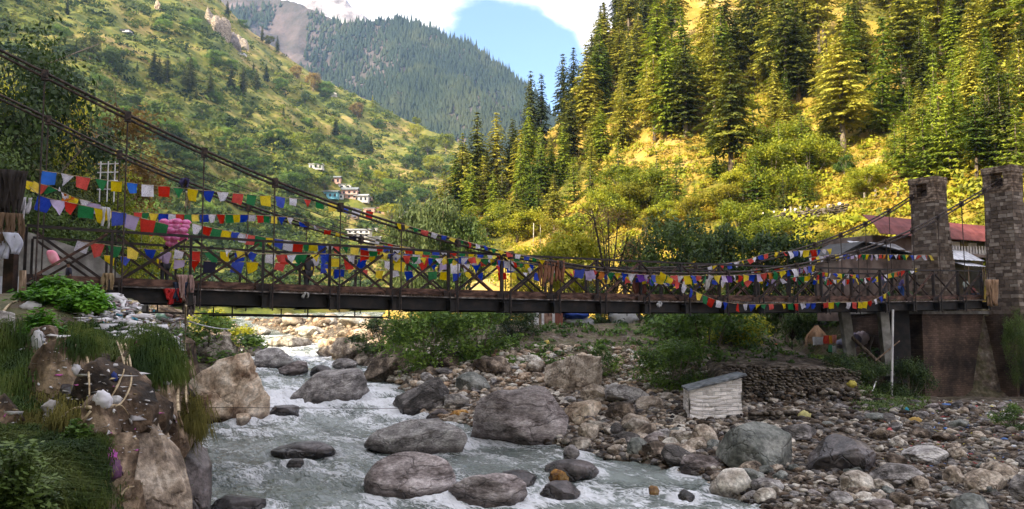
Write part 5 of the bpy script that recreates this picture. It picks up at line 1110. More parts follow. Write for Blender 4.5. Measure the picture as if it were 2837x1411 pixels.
btree(1140, 880, 560, 'B6', 'leafpale', 'pale leafy tree at the valley mouth beside the drooping one', .5, y=92)
btree(1270, 860, 590, 'B3', 'leafdark', 'dark round tree right of the pale drooping tree', .55, y=84)
btree(1690, 850, 552, 'B2', 'leafbrown', 'thin branching tree with sparse brown leaves behind mid bridge', .9, y=70, bark='barkdark')
btree(1600, 850, 640, 'B3', 'leafyel', 'golden green bushy tree left of the sparse brown tree', .85, y=74)
btree(1500, 860, 668, 'B3', 'leafyel', 'golden bushy tree behind the garlands', .8, y=78)
btree(1770, 850, 640, 'B1', 'leaf', 'green tree right of the sparse brown tree', .7, y=72)
btree(1880, 860, 592, 'B3', 'leafdark', 'dense dark green tree behind the bridge, largest of its row', .75, y=68)
btree(1985, 860, 622, 'B3', 'leafdark', 'dense dark green tree right of the largest one', .75, y=66)
btree(2085, 850, 628, 'B1', 'leaf', 'mid green tree behind the right half of the bridge', .75, y=68)
btree(2180, 850, 640, 'B3', 'leafdark', 'dark tree where the far cable rises', .7, y=67)
btree(2270, 850, 640, 'B3', 'leafyel', 'yellow green tree beside the dark gabled roof', .75, y=72)
btree(2350, 850, 645, 'B1', 'leafyel', 'yellow green tree behind the dark gabled roof', .7, y=78)
btree(1190, 1000, 850, 'B4', 'leaf', 'leafy green bush under the bridge, left half of the thicket', 1.1, y=56, cat='bush', name='bush')
btree(1330, 995, 842, 'B4', 'leaf', 'leafy green bush under the bridge, middle of the thicket', 1.25, y=57, cat='bush', name='bush')
btree(1420, 940, 850, 'B4', 'leafdark', 'darker bush at the right end of the thicket by the plank hut', 1.2, y=60, cat='bush', name='bush')
btree(1655, 1046, 945, 'B5', 'leaf', 'small bright green bush beside the mossy blocky boulder', 1.0, cat='bush', name='bush')
btree(1960, 1070, 835, 'B4', 'leaf', 'tall green bush above the white shack', 1.15, y=54, cat='bush', name='bush')
btree(2050, 1010, 862, 'B4', 'leafyel', 'yellow green bush right of the tall one above the shack', .9, y=58, cat='bush', name='bush')
btree(1880, 1085, 950, 'B4', 'leaf', 'dark ground hugging bush left of the white shack', 1.3, y=50, cat='bush', name='bush')
btree(2195, 1000, 800, 'B1', 'leafdark', 'dark trunked tree by the laundry line', .55, y=58, bark='barkdark')
btree(1660, 960, 790, 'B3', 'leafdark', 'dark tree under the bridge right of the plank hut', .6, y=66, bark='barkdark')
btree(2120, 960, 850, 'B3', 'leaf', 'green tree under the right half of the bridge', .7, y=68)
btree(2330, 1060, 985, 'B4', 'leafdark', 'dark juniper like bush at the end of the dry stone wall', 1.5, y=49, cat='bush', name='bush')
btree(2430, 1090, 1010, 'B4', 'leafdark', 'dark bush at the foot of the leaning poles', 1.2, y=50, cat='bush', name='bush')
btree(2520, 1120, 1000, 'B4', 'leafdark', 'dark creeper bush against the abutment wall', .7, y=50.5, cat='bush', name='bush')
btree(2835, 1010, 830, 'B7', 'leafdark', 'dark bush clinging to the near tower base', .35, y=53, cat='bush', name='bush')
btree(2815, 1190, 1110, 'B5', 'leaf', 'low light green plant at the right edge', 1.2, cat='bush', name='bush')
btree(640, 895, 850, 'B5', 'leafyel', 'sunlit yellow bush under the left part of the bridge', 1.6, y=80, cat='bush', name='bush')
btree(580, 905, 850, 'B5', 'leaf', 'green bush behind the left bank post', 1.6, y=62, cat='bush', name='bush')
btree(1060, 925, 872, 'B5', 'leafdark', 'olive bush left of the thicket by the sunlit stones', 1.6, y=72, cat='bush', name='bush')
# near left slope
for i, a in enumerate([(-30, 330, -60, 'B7', 'leafdark', 'overhanging leafy tree in the top left corner', .75, 46), (95, 480, 150, 'B7', 'leafyel', 'yellowish tree below the top left corner', .5, 56), (10, 560, 225, 'B7', 'darkfir', 'dark green tree behind the crossing of cable and left edge', .65, 44),
                       (-110, 620, 250, 'B7', 'leafdark', 'dark tree cut by the left edge', .8, 40), (240, 560, 400, 'B7', 'leafyel', 'small tree with pointed leaves left of the white ladder frame', .8, 52), (120, 620, 380, 'B7', 'darkfir', 'dark leafy tree behind the blue flag', .8, 47), (330, 640, 520, 'B7', 'leafyel', 'yellow green bush behind the second flag string', .9, 58),
                       (250, 640, 480, 'B7', 'leafdark', 'dark bush below the white ladder frame', .8, 60), (185, 430, 240, 'B7', 'leafbrown', 'dry brown thicket between the two left cables', 1.1, 60), (60, 700, 520, 'B7', 'leafdark', 'dark bush behind the left end of the railing', .9, 42)]):
    btree(a[0], a[1], a[2], a[3], a[4], a[5], a[6], y=a[7], grp='trees of the near left slope')
# hillside trees on the left: conifers and round trees, placed as seen
GL = 'trees dotted over the left hillside'
LM = [(250, 150, 'the lone broad dark tree'), (450, 200, 'the dark conifer cluster'), (650, 220, 'the twin dark conifers'), (750, 480, 'the round dark green tree'), (970, 545, 'the hillside hamlet'), (1250, 430, 'the sunlit hill shoulder'), (650, 60, 'the rocky crag'), (400, 400, 'the terraced slope'), (900, 330, 'the ridge line')]
for (u, vb, vt, kd, mk, ws, lab) in [(249, 168, 100, 'B3', 'darkfir', .9, 'lone broad dark tree high on the left hillside'), (425, 222, 138, 'D1', 'darkfir', 1.6, None), (462, 228, 150, 'A3', 'darkfir', 1.5, None), (440, 235, 160, 'D1', 'darkfir', 1.7, None), (525, 252, 150, 'D1', 'darkfir', 1.3, None), (510, 235, 185, 'A3', 'darkfir', 1.6, None),
                                 (582, 280, 192, 'D1', 'darkfir', 1.2, None), (640, 252, 178, 'D1', 'darkfir', 1.5, None), (672, 258, 182, 'A3', 'darkfir', 1.5, None), (710, 250, 190, 'A3', 'darkfir', 1.4, None), (737, 225, 175, 'D1', 'darkfir', 1.2, None), (186, 42, 0, 'A3', 'darkfir', 1.4, None), (160, 104, 70, 'B3', 'leafdark', 1.1, None),
                                 (335, 165, 140, 'B3', 'leafdark', 1, None), (380, 195, 168, 'D1', 'leafdark', 1.2, None), (630, 45, 2, 'D1', 'darkfir', 1.3, None), (700, 75, 38, 'D2', 'darkfir', 1.5, None), (726, 120, 70, 'D2', 'darkfir', 1.0, None), (745, 128, 98, 'B3', 'darkfir', 1, None), (768, 150, 98, 'D2', 'darkfir', 1.1, None), (828, 172, 135, 'B3', 'darkfir', 1, None), (822, 220, 182, 'B3', 'leafbrown', .9, None), (868, 253, 203, 'B3', 'leafbrown', .9, None),
                                 (845, 288, 258, 'B3', 'leafdark', .9, None), (775, 255, 215, 'B3', 'leaf', 1.1, None), (990, 330, 285, 'B3', 'leafbrown', .9, None), (750, 402, 350, 'D1', 'darkfir', 1.5, None), (825, 505, 460, 'B3', 'leafdark', 1.3, 'round dark green tree left of the small white hut'), (930, 378, 325, 'D1', 'darkfir', 1.6, None), (1028, 425, 380, 'D1', 'darkfir', 1.3, None), (1000, 420, 375, 'B3', 'leafdark', 1, None),
                                 (900, 530, 488, 'B3', 'leafdark', 1.1, None), (1105, 535, 470, 'D1', 'darkfir', 1.0, 'narrow dark cypress like tree right of the hamlet'), (1145, 470, 430, 'B3', 'leafdark', 1.2, None), (1125, 470, 435, 'B3', 'leafdark', 1, None), (1150, 380, 342, 'B3', 'leafyel', 1.1, None), (1185, 430, 380, 'B3', 'leafyel', 1.2, None), (1235, 420, 372, 'B3', 'leafyel', 1.2, None),
                                 (1198, 478, 430, 'B3', 'leafyel', 1.3, None), (1165, 560, 520, 'B3', 'leaf', 1.2, None), (1075, 570, 530, 'B3', 'leafdark', 1.2, None), (1110, 600, 555, 'B3', 'leafdark', 1.1, None), (1020, 480, 440, 'B3', 'leaf', 1.2, None), (960, 470, 430, 'B3', 'leaf', 1.2, None), (700, 470, 432, 'B3', 'leaf', 1.2, None), (560, 320, 288, 'B3', 'leafdark', 1.2, None), (1032, 300, 262, 'D2', 'leafyel', 1, None)]:
    p = hit(u, vb, HL, 120, 1000)
    if p is None: continue
    h = (ray(u, vt)[1] - ray(u, vb)[1]) * p.y
    tree(kd, p, h, mk, {'B3': 'round hillside tree', 'D1': 'dark hillside conifer', 'D2': 'slim hillside conifer', 'A3': 'dark tiered conifer'}[kd], GL, lab, ws, LM, name='hillside_tree')
k = 0
while k < 110:
    u = random.uniform(120, 1250); v = random.uniform(30, 620); p = hit(u, v, HL, 120, 1000)
    if p is None or (v < 60 and u < 700): continue
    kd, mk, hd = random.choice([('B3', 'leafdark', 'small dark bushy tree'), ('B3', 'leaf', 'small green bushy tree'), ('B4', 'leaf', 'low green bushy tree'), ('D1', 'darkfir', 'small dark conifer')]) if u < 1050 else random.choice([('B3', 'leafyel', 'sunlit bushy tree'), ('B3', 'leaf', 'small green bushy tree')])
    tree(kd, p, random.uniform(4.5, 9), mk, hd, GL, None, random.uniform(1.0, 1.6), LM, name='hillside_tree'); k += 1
HOUSEPX = [(874, 468, 32), (929, 508, 24), (955, 526, 30), (908, 549, 46), (938, 551, 24), (967, 551, 38), (1000, 559, 32), (1020, 556, 20), (1022, 590, 26), (1068, 596, 40), (1118, 606, 24), (1140, 612, 30), (992, 668, 54), (1035, 676, 34), (975, 606, 28)]
def shrubs(name, H, n, u0, u1, v0, v1, rad, mk, label, per=34, ymax=1000, ls=.24, seed=3, y0=45):
    r_ = np.random.default_rng(seed); Cs, Ns, Ss = [], [], []
    PP, ok = hits(r_.uniform(u0, u1, n), r_.uniform(v0, v1, n), H, y0, ymax, 200)
    for i in range(n):
        if not ok[i]: continue
        p = PP[i]
        if H is HL:
            uu, vv_ = proj(p)
            if 855 < uu < 1165 and 455 < vv_ < 690 and min((abs(uu - h_[0]) / (h_[2] * .8) + abs(vv_ - h_[1] - 6) / 34) for h_ in HOUSEPX) < 1: continue
        R_ = rad[0] + (rad[1] - rad[0]) * r_.random() ** 2.2; d = r_.normal(size=(per, 3)); d /= np.linalg.norm(d, axis=1)[:, None]; d[:, 2] = np.abs(d[:, 2])
        c = np.array(p) + d * R_ * r_.uniform(.5, 1.0, (per, 1)) * np.array([1.25, 1.25, .75]); Cs.append(c); Ns.append(d + r_.normal(size=d.shape) * .5); Ss.append(r_.uniform(.6, 1.2, per) * (R_ * .6 + .25) * ls)
    o = link(name, quads_mesh(name, np.concatenate(Cs), np.concatenate(Ss), np.concatenate(Ns), .7), M[mk]); o['kind'] = 'stuff'; o['label'] = label; return o
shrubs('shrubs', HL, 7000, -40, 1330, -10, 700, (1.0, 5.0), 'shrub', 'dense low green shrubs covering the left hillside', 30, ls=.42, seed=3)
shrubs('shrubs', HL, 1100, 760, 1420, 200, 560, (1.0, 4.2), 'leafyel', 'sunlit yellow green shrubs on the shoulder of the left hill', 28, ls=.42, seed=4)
shrubs('undergrowth', HR, 4200, 1180, 2860, -60, 790, (.35, 1.5), 'bushyel', 'golden dry undergrowth covering the sunlit right slope', 44, 330, seed=5)
shrubs('undergrowth', HR, 1700, 1180, 2860, 100, 790, (.5, 2.0), 'leafyel', 'yellow green bushes among the golden undergrowth', 60, 330, seed=6)
shrubs('undergrowth', HR, 420, 1180, 2860, -60, 660, (.6, 2.2), 'deodar', 'dark bushes scattered over the right slope', 60, 330, seed=7)
shrubs('undergrowth', G, 700, -60, 640, 380, 900, (.3, 1.3), 'leafdark', 'dark undergrowth of the near left slope', 40, 110, seed=8, y0=33)
shrubs('undergrowth', G, 420, 1080, 2500, 850, 1010, (.2, .8), 'leaf', 'low green plants on the bank behind the rubble', 40, 90, seed=9, y0=48)
shrubs('undergrowth', HL, 2600, 100, 1420, 600, 850, (1.0, 3.2), 'shrub', 'olive undergrowth at the foot of the left hill behind the bridge', 60, 420, ls=.34, seed=14, y0=120)
shrubs('undergrowth', HL, 500, 100, 1420, 600, 850, (1.0, 3.4), 'leafdark', 'dark bushes at the foot of the left hill behind the bridge', 60, 420, ls=.34, seed=15, y0=120)
shrubs('undergrowth', G, 700, 1300, 2600, 800, 900, (.4, 1.8), 'leafdark', 'dark hedge growth around the village bank', 40, 110, seed=12, y0=58)
# far forest on the blue mountain
def farforest():
    r_ = np.random.default_rng(9); V = []; Fc = []; n = 0; T = 0
    U = r_.uniform(560, 1620, 30000); PP, ok = hits(U, r_.uniform(20, 560, 30000), HF, 900, 2300, 130); DEN = fbm(PP[:, 0] / 160, PP[:, 1] / 260, 3, 5)
    for u, p, k_, den in zip(U, PP, ok, DEN):
        if not k_: continue
        p = Vector(p); den = den - .33 * float(sstep(930, 760, u)) if u < 930 else den + .08
        if r_.random() > .62 + den * 3.2: continue
        h = r_.uniform(9, 20); w_ = h * r_.uniform(.16, .3); b = len(V)
        for q_ in range(5): a = 1.2566 * q_ + n; V.append((p.x + w_ * math.cos(a), p.y + w_ * math.sin(a), p.z + h * .05))
        V.append((p.x, p.y, p.z + h)); Fc += [(b + q_, b + (q_ + 1) % 5, b + 5) for q_ in range(5)]; n += 1
    o = link('forest', npmesh('forest', V, Fc), M['farforest']); tag(o, 'dark conifer forest covering the hazy far mountain', None, None, 'stuff')
    # skyline row
farforest()
def skyline():
    r_ = np.random.default_rng(10); aa = np.array([ray(c[0], c[1])[0] for c in FCols]); V = []; Fc = []
    for i in range(230):
        u = r_.uniform(1090, 1540); a = ray(u, np.interp(u, FCols[:, 0], FCols[:, 1]))[0]; y = np.interp(a, aa, FCols[:, 2]) + r_.uniform(-40, 10); x = a * y
        z = float(HF(np.array([x]), np.array([y]))[0]); h = r_.uniform(14, 30); w_ = h * .14; b = len(V)
        for q_ in range(5): t = 1.2566 * q_; V.append((x + w_ * math.cos(t), y + w_ * math.sin(t), z))
        V.append((x, y, z + h)); Fc += [(b + q_, b + (q_ + 1) % 5, b + 5) for q_ in range(5)]
    o = link('forest', npmesh('forest', V, Fc), M['farforest']); tag(o, 'row of tiny conifers along the crest of the far mountain', None, None, 'stuff')
skyline()
# ------------------------------------------------------------------ left bank in the foreground
def bankrock(box, mt, label, seed, **k): return boulder(box, mt, label, seed, H=G, **k)
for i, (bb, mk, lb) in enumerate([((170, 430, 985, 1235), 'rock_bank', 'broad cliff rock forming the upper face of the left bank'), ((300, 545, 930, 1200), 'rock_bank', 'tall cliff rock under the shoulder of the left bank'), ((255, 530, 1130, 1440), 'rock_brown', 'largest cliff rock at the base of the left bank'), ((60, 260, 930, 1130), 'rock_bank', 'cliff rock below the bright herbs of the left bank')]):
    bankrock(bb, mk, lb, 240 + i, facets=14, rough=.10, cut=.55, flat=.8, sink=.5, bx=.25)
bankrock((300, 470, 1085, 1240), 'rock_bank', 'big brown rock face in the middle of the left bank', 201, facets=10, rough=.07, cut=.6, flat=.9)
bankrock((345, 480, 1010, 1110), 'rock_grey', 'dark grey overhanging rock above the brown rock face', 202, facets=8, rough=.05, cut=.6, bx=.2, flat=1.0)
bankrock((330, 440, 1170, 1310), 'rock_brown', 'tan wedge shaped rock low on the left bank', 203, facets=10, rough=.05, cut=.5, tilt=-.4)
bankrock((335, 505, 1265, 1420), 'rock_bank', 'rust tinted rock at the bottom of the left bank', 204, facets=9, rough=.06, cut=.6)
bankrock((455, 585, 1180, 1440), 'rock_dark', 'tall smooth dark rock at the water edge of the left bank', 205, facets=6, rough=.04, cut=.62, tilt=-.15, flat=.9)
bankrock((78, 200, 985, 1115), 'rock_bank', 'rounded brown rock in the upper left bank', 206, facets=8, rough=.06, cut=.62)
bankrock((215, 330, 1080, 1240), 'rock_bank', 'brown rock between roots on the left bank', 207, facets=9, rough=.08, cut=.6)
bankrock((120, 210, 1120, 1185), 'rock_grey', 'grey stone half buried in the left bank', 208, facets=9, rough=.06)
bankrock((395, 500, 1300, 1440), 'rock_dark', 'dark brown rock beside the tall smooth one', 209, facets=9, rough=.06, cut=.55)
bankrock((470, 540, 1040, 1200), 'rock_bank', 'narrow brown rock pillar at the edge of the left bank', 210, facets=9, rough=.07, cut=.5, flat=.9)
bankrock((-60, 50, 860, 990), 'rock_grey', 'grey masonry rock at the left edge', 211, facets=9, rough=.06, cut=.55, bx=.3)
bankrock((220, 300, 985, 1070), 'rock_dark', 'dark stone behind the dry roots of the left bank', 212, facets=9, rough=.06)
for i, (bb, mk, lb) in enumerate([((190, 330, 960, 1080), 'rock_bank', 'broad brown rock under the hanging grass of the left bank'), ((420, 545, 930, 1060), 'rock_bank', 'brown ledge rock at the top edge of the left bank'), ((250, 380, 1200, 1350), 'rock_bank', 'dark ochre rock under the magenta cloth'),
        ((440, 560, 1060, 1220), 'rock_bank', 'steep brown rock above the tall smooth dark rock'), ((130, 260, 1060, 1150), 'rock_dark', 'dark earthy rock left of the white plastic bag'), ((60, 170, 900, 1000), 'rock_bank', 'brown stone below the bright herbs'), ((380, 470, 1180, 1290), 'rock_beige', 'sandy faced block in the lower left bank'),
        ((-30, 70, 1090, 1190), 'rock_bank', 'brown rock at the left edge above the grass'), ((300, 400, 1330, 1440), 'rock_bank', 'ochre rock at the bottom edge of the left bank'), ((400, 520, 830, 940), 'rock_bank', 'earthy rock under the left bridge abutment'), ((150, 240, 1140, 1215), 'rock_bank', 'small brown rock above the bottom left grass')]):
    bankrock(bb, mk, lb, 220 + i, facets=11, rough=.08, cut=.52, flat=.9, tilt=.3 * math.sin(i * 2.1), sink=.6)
def tufts(name, H, n, box, ln, mk, label, seed, per=16, wdt=.012, y0=9, ymax=60, cond=None, droop=.5, spread=.12, push=.0):
    r_ = np.random.default_rng(seed); u = r_.uniform(box[0], box[1], n); v = r_.uniform(box[2], box[3], n); PP, ok = hits(u, v, H, y0, ymax, 300)
    if cond: ok &= cond(u, v)
    Q = PP[ok]; k = len(Q) * per; B = np.repeat(Q, per, 0) + r_.normal(size=(k, 3)) * np.array([spread, spread, .02]); a = r_.uniform(0, 6.283, k); L_ = ln * r_.uniform(.5, 1.2, k)
    out = np.stack([np.cos(a), np.sin(a), 0 * a], 1) * r_.uniform(.1, .9, (k, 1)) + np.array([.25, -.3, 0]) * push; sd = np.stack([-np.sin(a), np.cos(a), 0 * a], 1) * wdt
    p1 = B + (out * .45 + [0, 0, .8 - .2 * droop]) * L_[:, None] * .55; p2 = B + (out * 1.1 + [0, 0, .9 - 1.1 * droop]) * L_[:, None]
    V = np.stack([B - sd, B + sd, p1 + sd, p1 - sd, p2 + sd * .2, p2 - sd * .2], 1).reshape(-1, 3); i = np.arange(k)[:, None] * 6
    Fc = np.concatenate([i + [[0, 1, 2, 3]], i + [[3, 2, 4, 5]]]); o = link(name, npmesh(name, V, Fc), M[mk]); o['kind'] = 'stuff'; o['label'] = label; return o
tufts('grass', G, 2600, (-40, 270, 1200, 1420), .34, 'grass', 'dark green grass filling the bottom left corner', 1, 22, .008, 8, 40, spread=.1)
tufts('grass', G, 900, (400, 500, 910, 1050), .42, 'grass', 'green grass cascading over the edge of the left bank', 2, 18, .008, droop=1.0, push=1)
tufts('grass', G, 420, (260, 390, 905, 1000), .28, 'grass', 'green grass hanging under the litter heap', 3, 18, .008, droop=.9, push=1)
tufts('grass', G, 1100, (-40, 90, 930, 1150), .4, 'grass', 'dark grass at the left edge', 4, 18, .008, droop=.8)
tufts('grass', G, 250, (480, 560, 1120, 1260), .3, 'grassdry', 'dry olive grass hanging from the water edge of the left bank', 5, 18, .008, droop=1.1, push=1)
tufts('grass', G, 350, (60, 470, 900, 1420), .22, 'grassdry', 'dry grass tufts over the left bank', 6, 12, .006, droop=.9)
tufts('grass', G, 260, (-40, 560, 860, 1420), .18, 'grass', 'short green grass tufts over the left bank', 7, 14, .007, droop=.7)
tufts('grass', G, 300, (2380, 2560, 1060, 1140), .4, 'leafdark', 'dark weeds at the foot of the abutment', 8, 14, .03, 30, 60, droop=.6, spread=.3)
from mathutils.bvhtree import BVHTree
_V, _F, _n = [], [], 0
for _v, _f in BANKV: _V += _v.tolist(); _F += (_f + _n).tolist(); _n += len(_v)
BVH = BVHTree.FromPolygons(_V, _F)
def bhit(u, v):
    p = hit(u, v, G, 9, 60); a_, s_ = ray(u, v); q_ = BVH.ray_cast(Vector((0, 0, CAMZ)), Vector((a_, 1, s_)).normalized())[0]
    if q_ is not None and (p is None or q_.y < p.y): return q_
    return p
def bhits(us, vs_):
    L_ = [bhit(u, v) for u, v in zip(us, vs_)]; return np.array([tuple(p) if p else (0, 0, 0) for p in L_]), np.array([p is not None for p in L_])
def herb(u, vb, vt, wd_px, mk, label, seed, n=900, y=None, leaf=.07, cat='plant'):
    """low leafy herb clump: pinnate leaves on arching stems"""
    p = hit(u, vb, G) if y is None else P(u, vb, y)
    if y is not None: p.z = Gz(p.x, p.y)
    sc = p.y / F; Rr = wd_px * sc / 2; Hh = max((CAMZ + ray(u, vt)[1] * p.y) - p.z, .3); r_ = np.random.default_rng(seed)
    t = thing('leafy_plant', label, cat, p); mb = MB(); Cs, Ns, Us = [], [], []
    for i in range(46):
        a = r_.uniform(0, 6.28); rr_ = r_.uniform(.05, 1) ** .6; e = np.array([math.cos(a) * Rr * rr_, math.sin(a) * Rr * rr_ * .7, Hh * (1 - .75 * rr_ ** 2) * r_.uniform(.75, 1.05)]); b_ = e * np.array([.35, .35, 0])
        mb.tube([tuple(b_), tuple(b_ * .5 + e * .5 + np.array([0, 0, Hh * .12])), tuple(e)], [.012, .008, .004], 4); k = n // 46
        s = r_.uniform(.25, 1.05, k)[:, None]; c = b_ * (1 - s) + e * s + r_.normal(size=(k, 3)) * .10 * Rr * np.array([1, 1, .5]); Cs.append(c); Ns.append(np.array([[0, 0, 1.]]) + r_.normal(size=(k, 3)) * .4 + (e / (np.linalg.norm(e) + .01))[None] * .3); Us.append(r_.normal(size=(k, 3)))
    mb.build('stem', M['grass'], t, True); C_ = np.concatenate(Cs); link('leaves', quads_mesh('leaves', C_, r_.uniform(.6, 1.3, len(C_)) * leaf, np.concatenate(Ns), .6, np.concatenate(Us)), M[mk], t); return t
herb(165, 905, 768, 240, 'bright', 'bright green leafy herb clump on top of the left bank', 1, 5200, y=21.5, leaf=.085)
herb(235, 935, 800, 150, 'bright', 'smaller bright herb clump right of the largest one', 2, 2600, y=20.5, leaf=.08)
herb(110, 950, 850, 130, 'bright', 'bright herbs growing beside the wooden post', 6, 1800, y=18.5, leaf=.07)
herb(430, 990, 905, 90, 'leaf', 'green leafy plant at the right shoulder of the left bank', 3, 1800, y=20, leaf=.06)
herb(60, 1330, 1190, 220, 'leafdark', 'dark leafy plant at the left edge near the bottom', 4, 2600, y=10.5, leaf=.05)
herb(215, 1240, 1160, 90, 'leaf', 'small leafy plant above the bottom left grass', 5, 900, y=13, leaf=.05)
herb(500, 935, 880, 90, 'leafdark', 'dark leafy plant under the bridge end', 7, 1500, y=23.5, leaf=.06)
def drape(n, box, ln, mk, label, seed, per=26, w_=.009):
    r_ = np.random.default_rng(seed); PP, ok = bhits(r_.uniform(box[0], box[1], n), r_.uniform(box[2], box[3], n)); Q = PP[ok]; k = len(Q) * per; B = np.repeat(Q, per, 0) + r_.normal(size=(k, 3)) * .09
    d = np.stack([r_.normal(size=k) * .5 + .1, -r_.uniform(.1, .8, k), np.zeros(k)], 1); L_ = (ln * r_.uniform(.4, 1.2, k))[:, None]; sd = np.array([[w_, 0, 0]])
    p1 = B + (d * .5 + [0, 0, .12]) * L_; p2 = B + (d * .75 + [0, 0, -.75]) * L_; V = np.stack([B - sd, B + sd, p1 + sd, p1 - sd, p2 + sd * .2, p2 - sd * .2], 1).reshape(-1, 3); i = np.arange(k)[:, None] * 6
    o = link('grass', npmesh('grass', V, np.concatenate([i + [[0, 1, 2, 3]], i + [[3, 2, 4, 5]]])), M[mk]); o['kind'] = 'stuff'; o['label'] = label
drape(230, (385, 500, 925, 1035), .42, 'grass', 'long green grass draped over the rock shoulder of the left bank', 1)
drape(110, (190, 290, 905, 965), .35, 'grass', 'green grass draped below the bright herbs', 2)
drape(60, (60, 230, 1100, 1200), .28, 'grassdry', 'dry grass hanging over the lower rocks of the left bank', 3)
drape(70, (500, 560, 1110, 1190), .42, 'grassdry', 'olive grass beard hanging over the water edge', 4)
drape(120, (-20, 80, 900, 1100), .5, 'grass', 'dark grass draped at the left edge', 5)
# litter
def litter(n, box, px, c, label, seed, H=G, y0=9, ymax=60, cond=None, flatn=.5):
    r_ = np.random.default_rng(seed); u = r_.uniform(box[0], box[1], n); v = r_.uniform(box[2], box[3], n); PP, ok = bhits(u, v) if H is G else hits(u, v, H, y0, ymax, 300); bv, bf, off = [], [], 0; V0, F0 = ICO[1]
    for i in range(n):
        if not ok[i] or (cond and not cond(u[i], v[i])): continue
        s = px * r_.uniform(.4, 1.4) * PP[i][1] / F / 2; PP[i][2] += s * 1.0 if px > 12.2 else 0; s *= math.exp(r_.normal() * .32); q_ = V0 * (1 + r_.normal(size=(len(V0), 1)) * .5) * np.array([s * r_.uniform(.6, 2.6), s * r_.uniform(.25, 1.0), s * r_.uniform(.08, flatn * .7)])
        Mx = np.array(Matrix.Rotation(r_.uniform(0, 6), 3, 'Z') @ Matrix.Rotation(r_.uniform(-1.4, 1.4), 3, 'X')); bv.append(q_ @ Mx.T + PP[i] + [0, 0, s * .25]); bf.append(F0 + off); off += len(V0)
    if not bv: return
    o = link('litter', npmesh('litter', np.concatenate(bv), np.concatenate(bf)), plain('litter', c, .5)); o['kind'] = 'stuff'; o['label'] = label; return o
heap = lambda u, v: abs((v - 850) - (u - 240) * .42) < 60
for i, (n, c, nm) in enumerate([(900, (.62, .6, .62), 'white'), (420, (.38, .36, .38), 'grey'), (200, (.5, .36, .36), 'pinkish'), (60, (.05, .25, .35), 'blue'), (90, (.16, .06, .08), 'maroon'), (120, (.5, .4, .22), 'tan')]):
    litter(n, (215, 500, 822, 985), 13, c, nm + ' plastic and cloth scraps heaped on the left bank', 30 + i, cond=heap, flatn=.8)
for i, (n, c, nm) in enumerate([(170, (.6, .58, .58), 'white'), (90, (.35, .33, .33), 'grey'), (25, (.5, .1, .35), 'pink'), (40, (.45, .35, .2), 'straw coloured')]):
    litter(n, (-20, 500, 900, 1260), 12, c, nm + ' scraps scattered over the left bank face', 40 + i)
for i, (n, c, nm) in enumerate([(420, (.6, .6, .6), 'white'), (160, (.1, .2, .5), 'blue'), (160, (.45, .08, .08), 'red'), (140, (.6, .5, .1), 'yellow')]):
    litter(n, (2450, 2850, 1110, 1300), 7, c, nm + ' bits of litter strewn on the stones below the abutment', 50 + i, H=W, y0=20, ymax=70)
def scrap(box, c, label, seed, H=G, cat='litter', name='plastic_bag', y=None, fl=.6):
    u0, u1, v0, v1 = box; p = ((bhit((u0 + u1) / 2, (v0 + v1) / 2) if H is G else hit((u0 + u1) / 2, (v0 + v1) / 2, H)) or P((u0 + u1) / 2, (v0 + v1) / 2, 22)) if y is None else P((u0 + u1) / 2, (v0 + v1) / 2, y); s = p.y / F; r_ = np.random.default_rng(seed); v, f = ICO[3]
    q_ = v * (1 + .5 * fbm(v[:, 0] * 2.6 + seed, v[:, 1] * 2.6, 3, seed, v[:, 2] * 2.6) + .35 * np.abs(fbm(v[:, 0] * 5, v[:, 1] * 5 + seed, 2, seed + 3, v[:, 2] * 5)) + .11 * r_.normal(size=len(v)))[:, None] * np.array([(u1 - u0) * s / 2, (u1 - u0) * s * fl / 2, (v1 - v0) * s / 2])
    return tag(link(name, npmesh(name, q_, f, False), plain(name, c, .5, .1), None, p), label, cat)
scrap((258, 310, 1085, 1135), (.68, .66, .7), 'crumpled white plastic bag caught in roots on the left bank', 1)
scrap((306, 336, 1096, 1122), (.6, .58, .58), 'small white carton beside the crumpled bag', 2)
scrap((195, 225, 1010, 1045), (.62, .6, .62), 'white rag higher on the left bank face', 3)
scrap((88, 128, 1105, 1125), (.62, .2, .42), 'pink plastic scrap on the left bank', 4)
scrap((272, 320, 1240, 1290), (.5, .09, .42), 'magenta cloth snagged low on the left bank', 5)
scrap((258, 335, 1275, 1335), (.12, .04, .11), 'dark purple net bundle under the magenta cloth', 6)
scrap((306, 325, 1033, 1062), (.02, .04, .2), 'small dark blue scrap among the dry roots', 7)
scrap((60, 112, 835, 870), (.6, .58, .6), 'white bag at the foot of the wooden post', 8)
scrap((88, 122, 920, 975), (.55, .54, .55), 'limp white sack hanging on the left bank', 9)
scrap((425, 470, 868, 888), (.25, .42, .33), 'pale green plastic bag on the litter heap', 10)
scrap((350, 380, 878, 900), (.06, .3, .42), 'turquoise scrap on the litter heap', 11)
scrap((120, 165, 1110, 1150), (.4, .37, .36), 'grey torn bag on the left bank', 12)
scrap((100, 145, 1215, 1240), (.42, .4, .42), 'grey white plastic sheet near the bottom left grass', 13)
scrap((2212, 2245, 1138, 1178), (.55, .5, .2), 'yellow shirt spread on the stones below the wall', 14, W, 'shirt', 'shirt', fl=.3)
scrap((2440, 2462, 1080, 1108), (.62, .62, .64), 'white rag at the foot of the pale pole', 15, W, 'cloth', 'rag')
scrap((2347, 2372, 1056, 1074), (.6, .5, .1), 'yellow rag at the end of the dry stone wall', 16, W, 'cloth', 'rag')
scrap((2505, 2518, 1130, 1150), (.03, .3, .45), 'bright blue scrap below the abutment', 17, W)
scrap((2520, 2552, 1156, 1180), (.5, .32, .08), 'orange brown scrap below the abutment', 18, W)
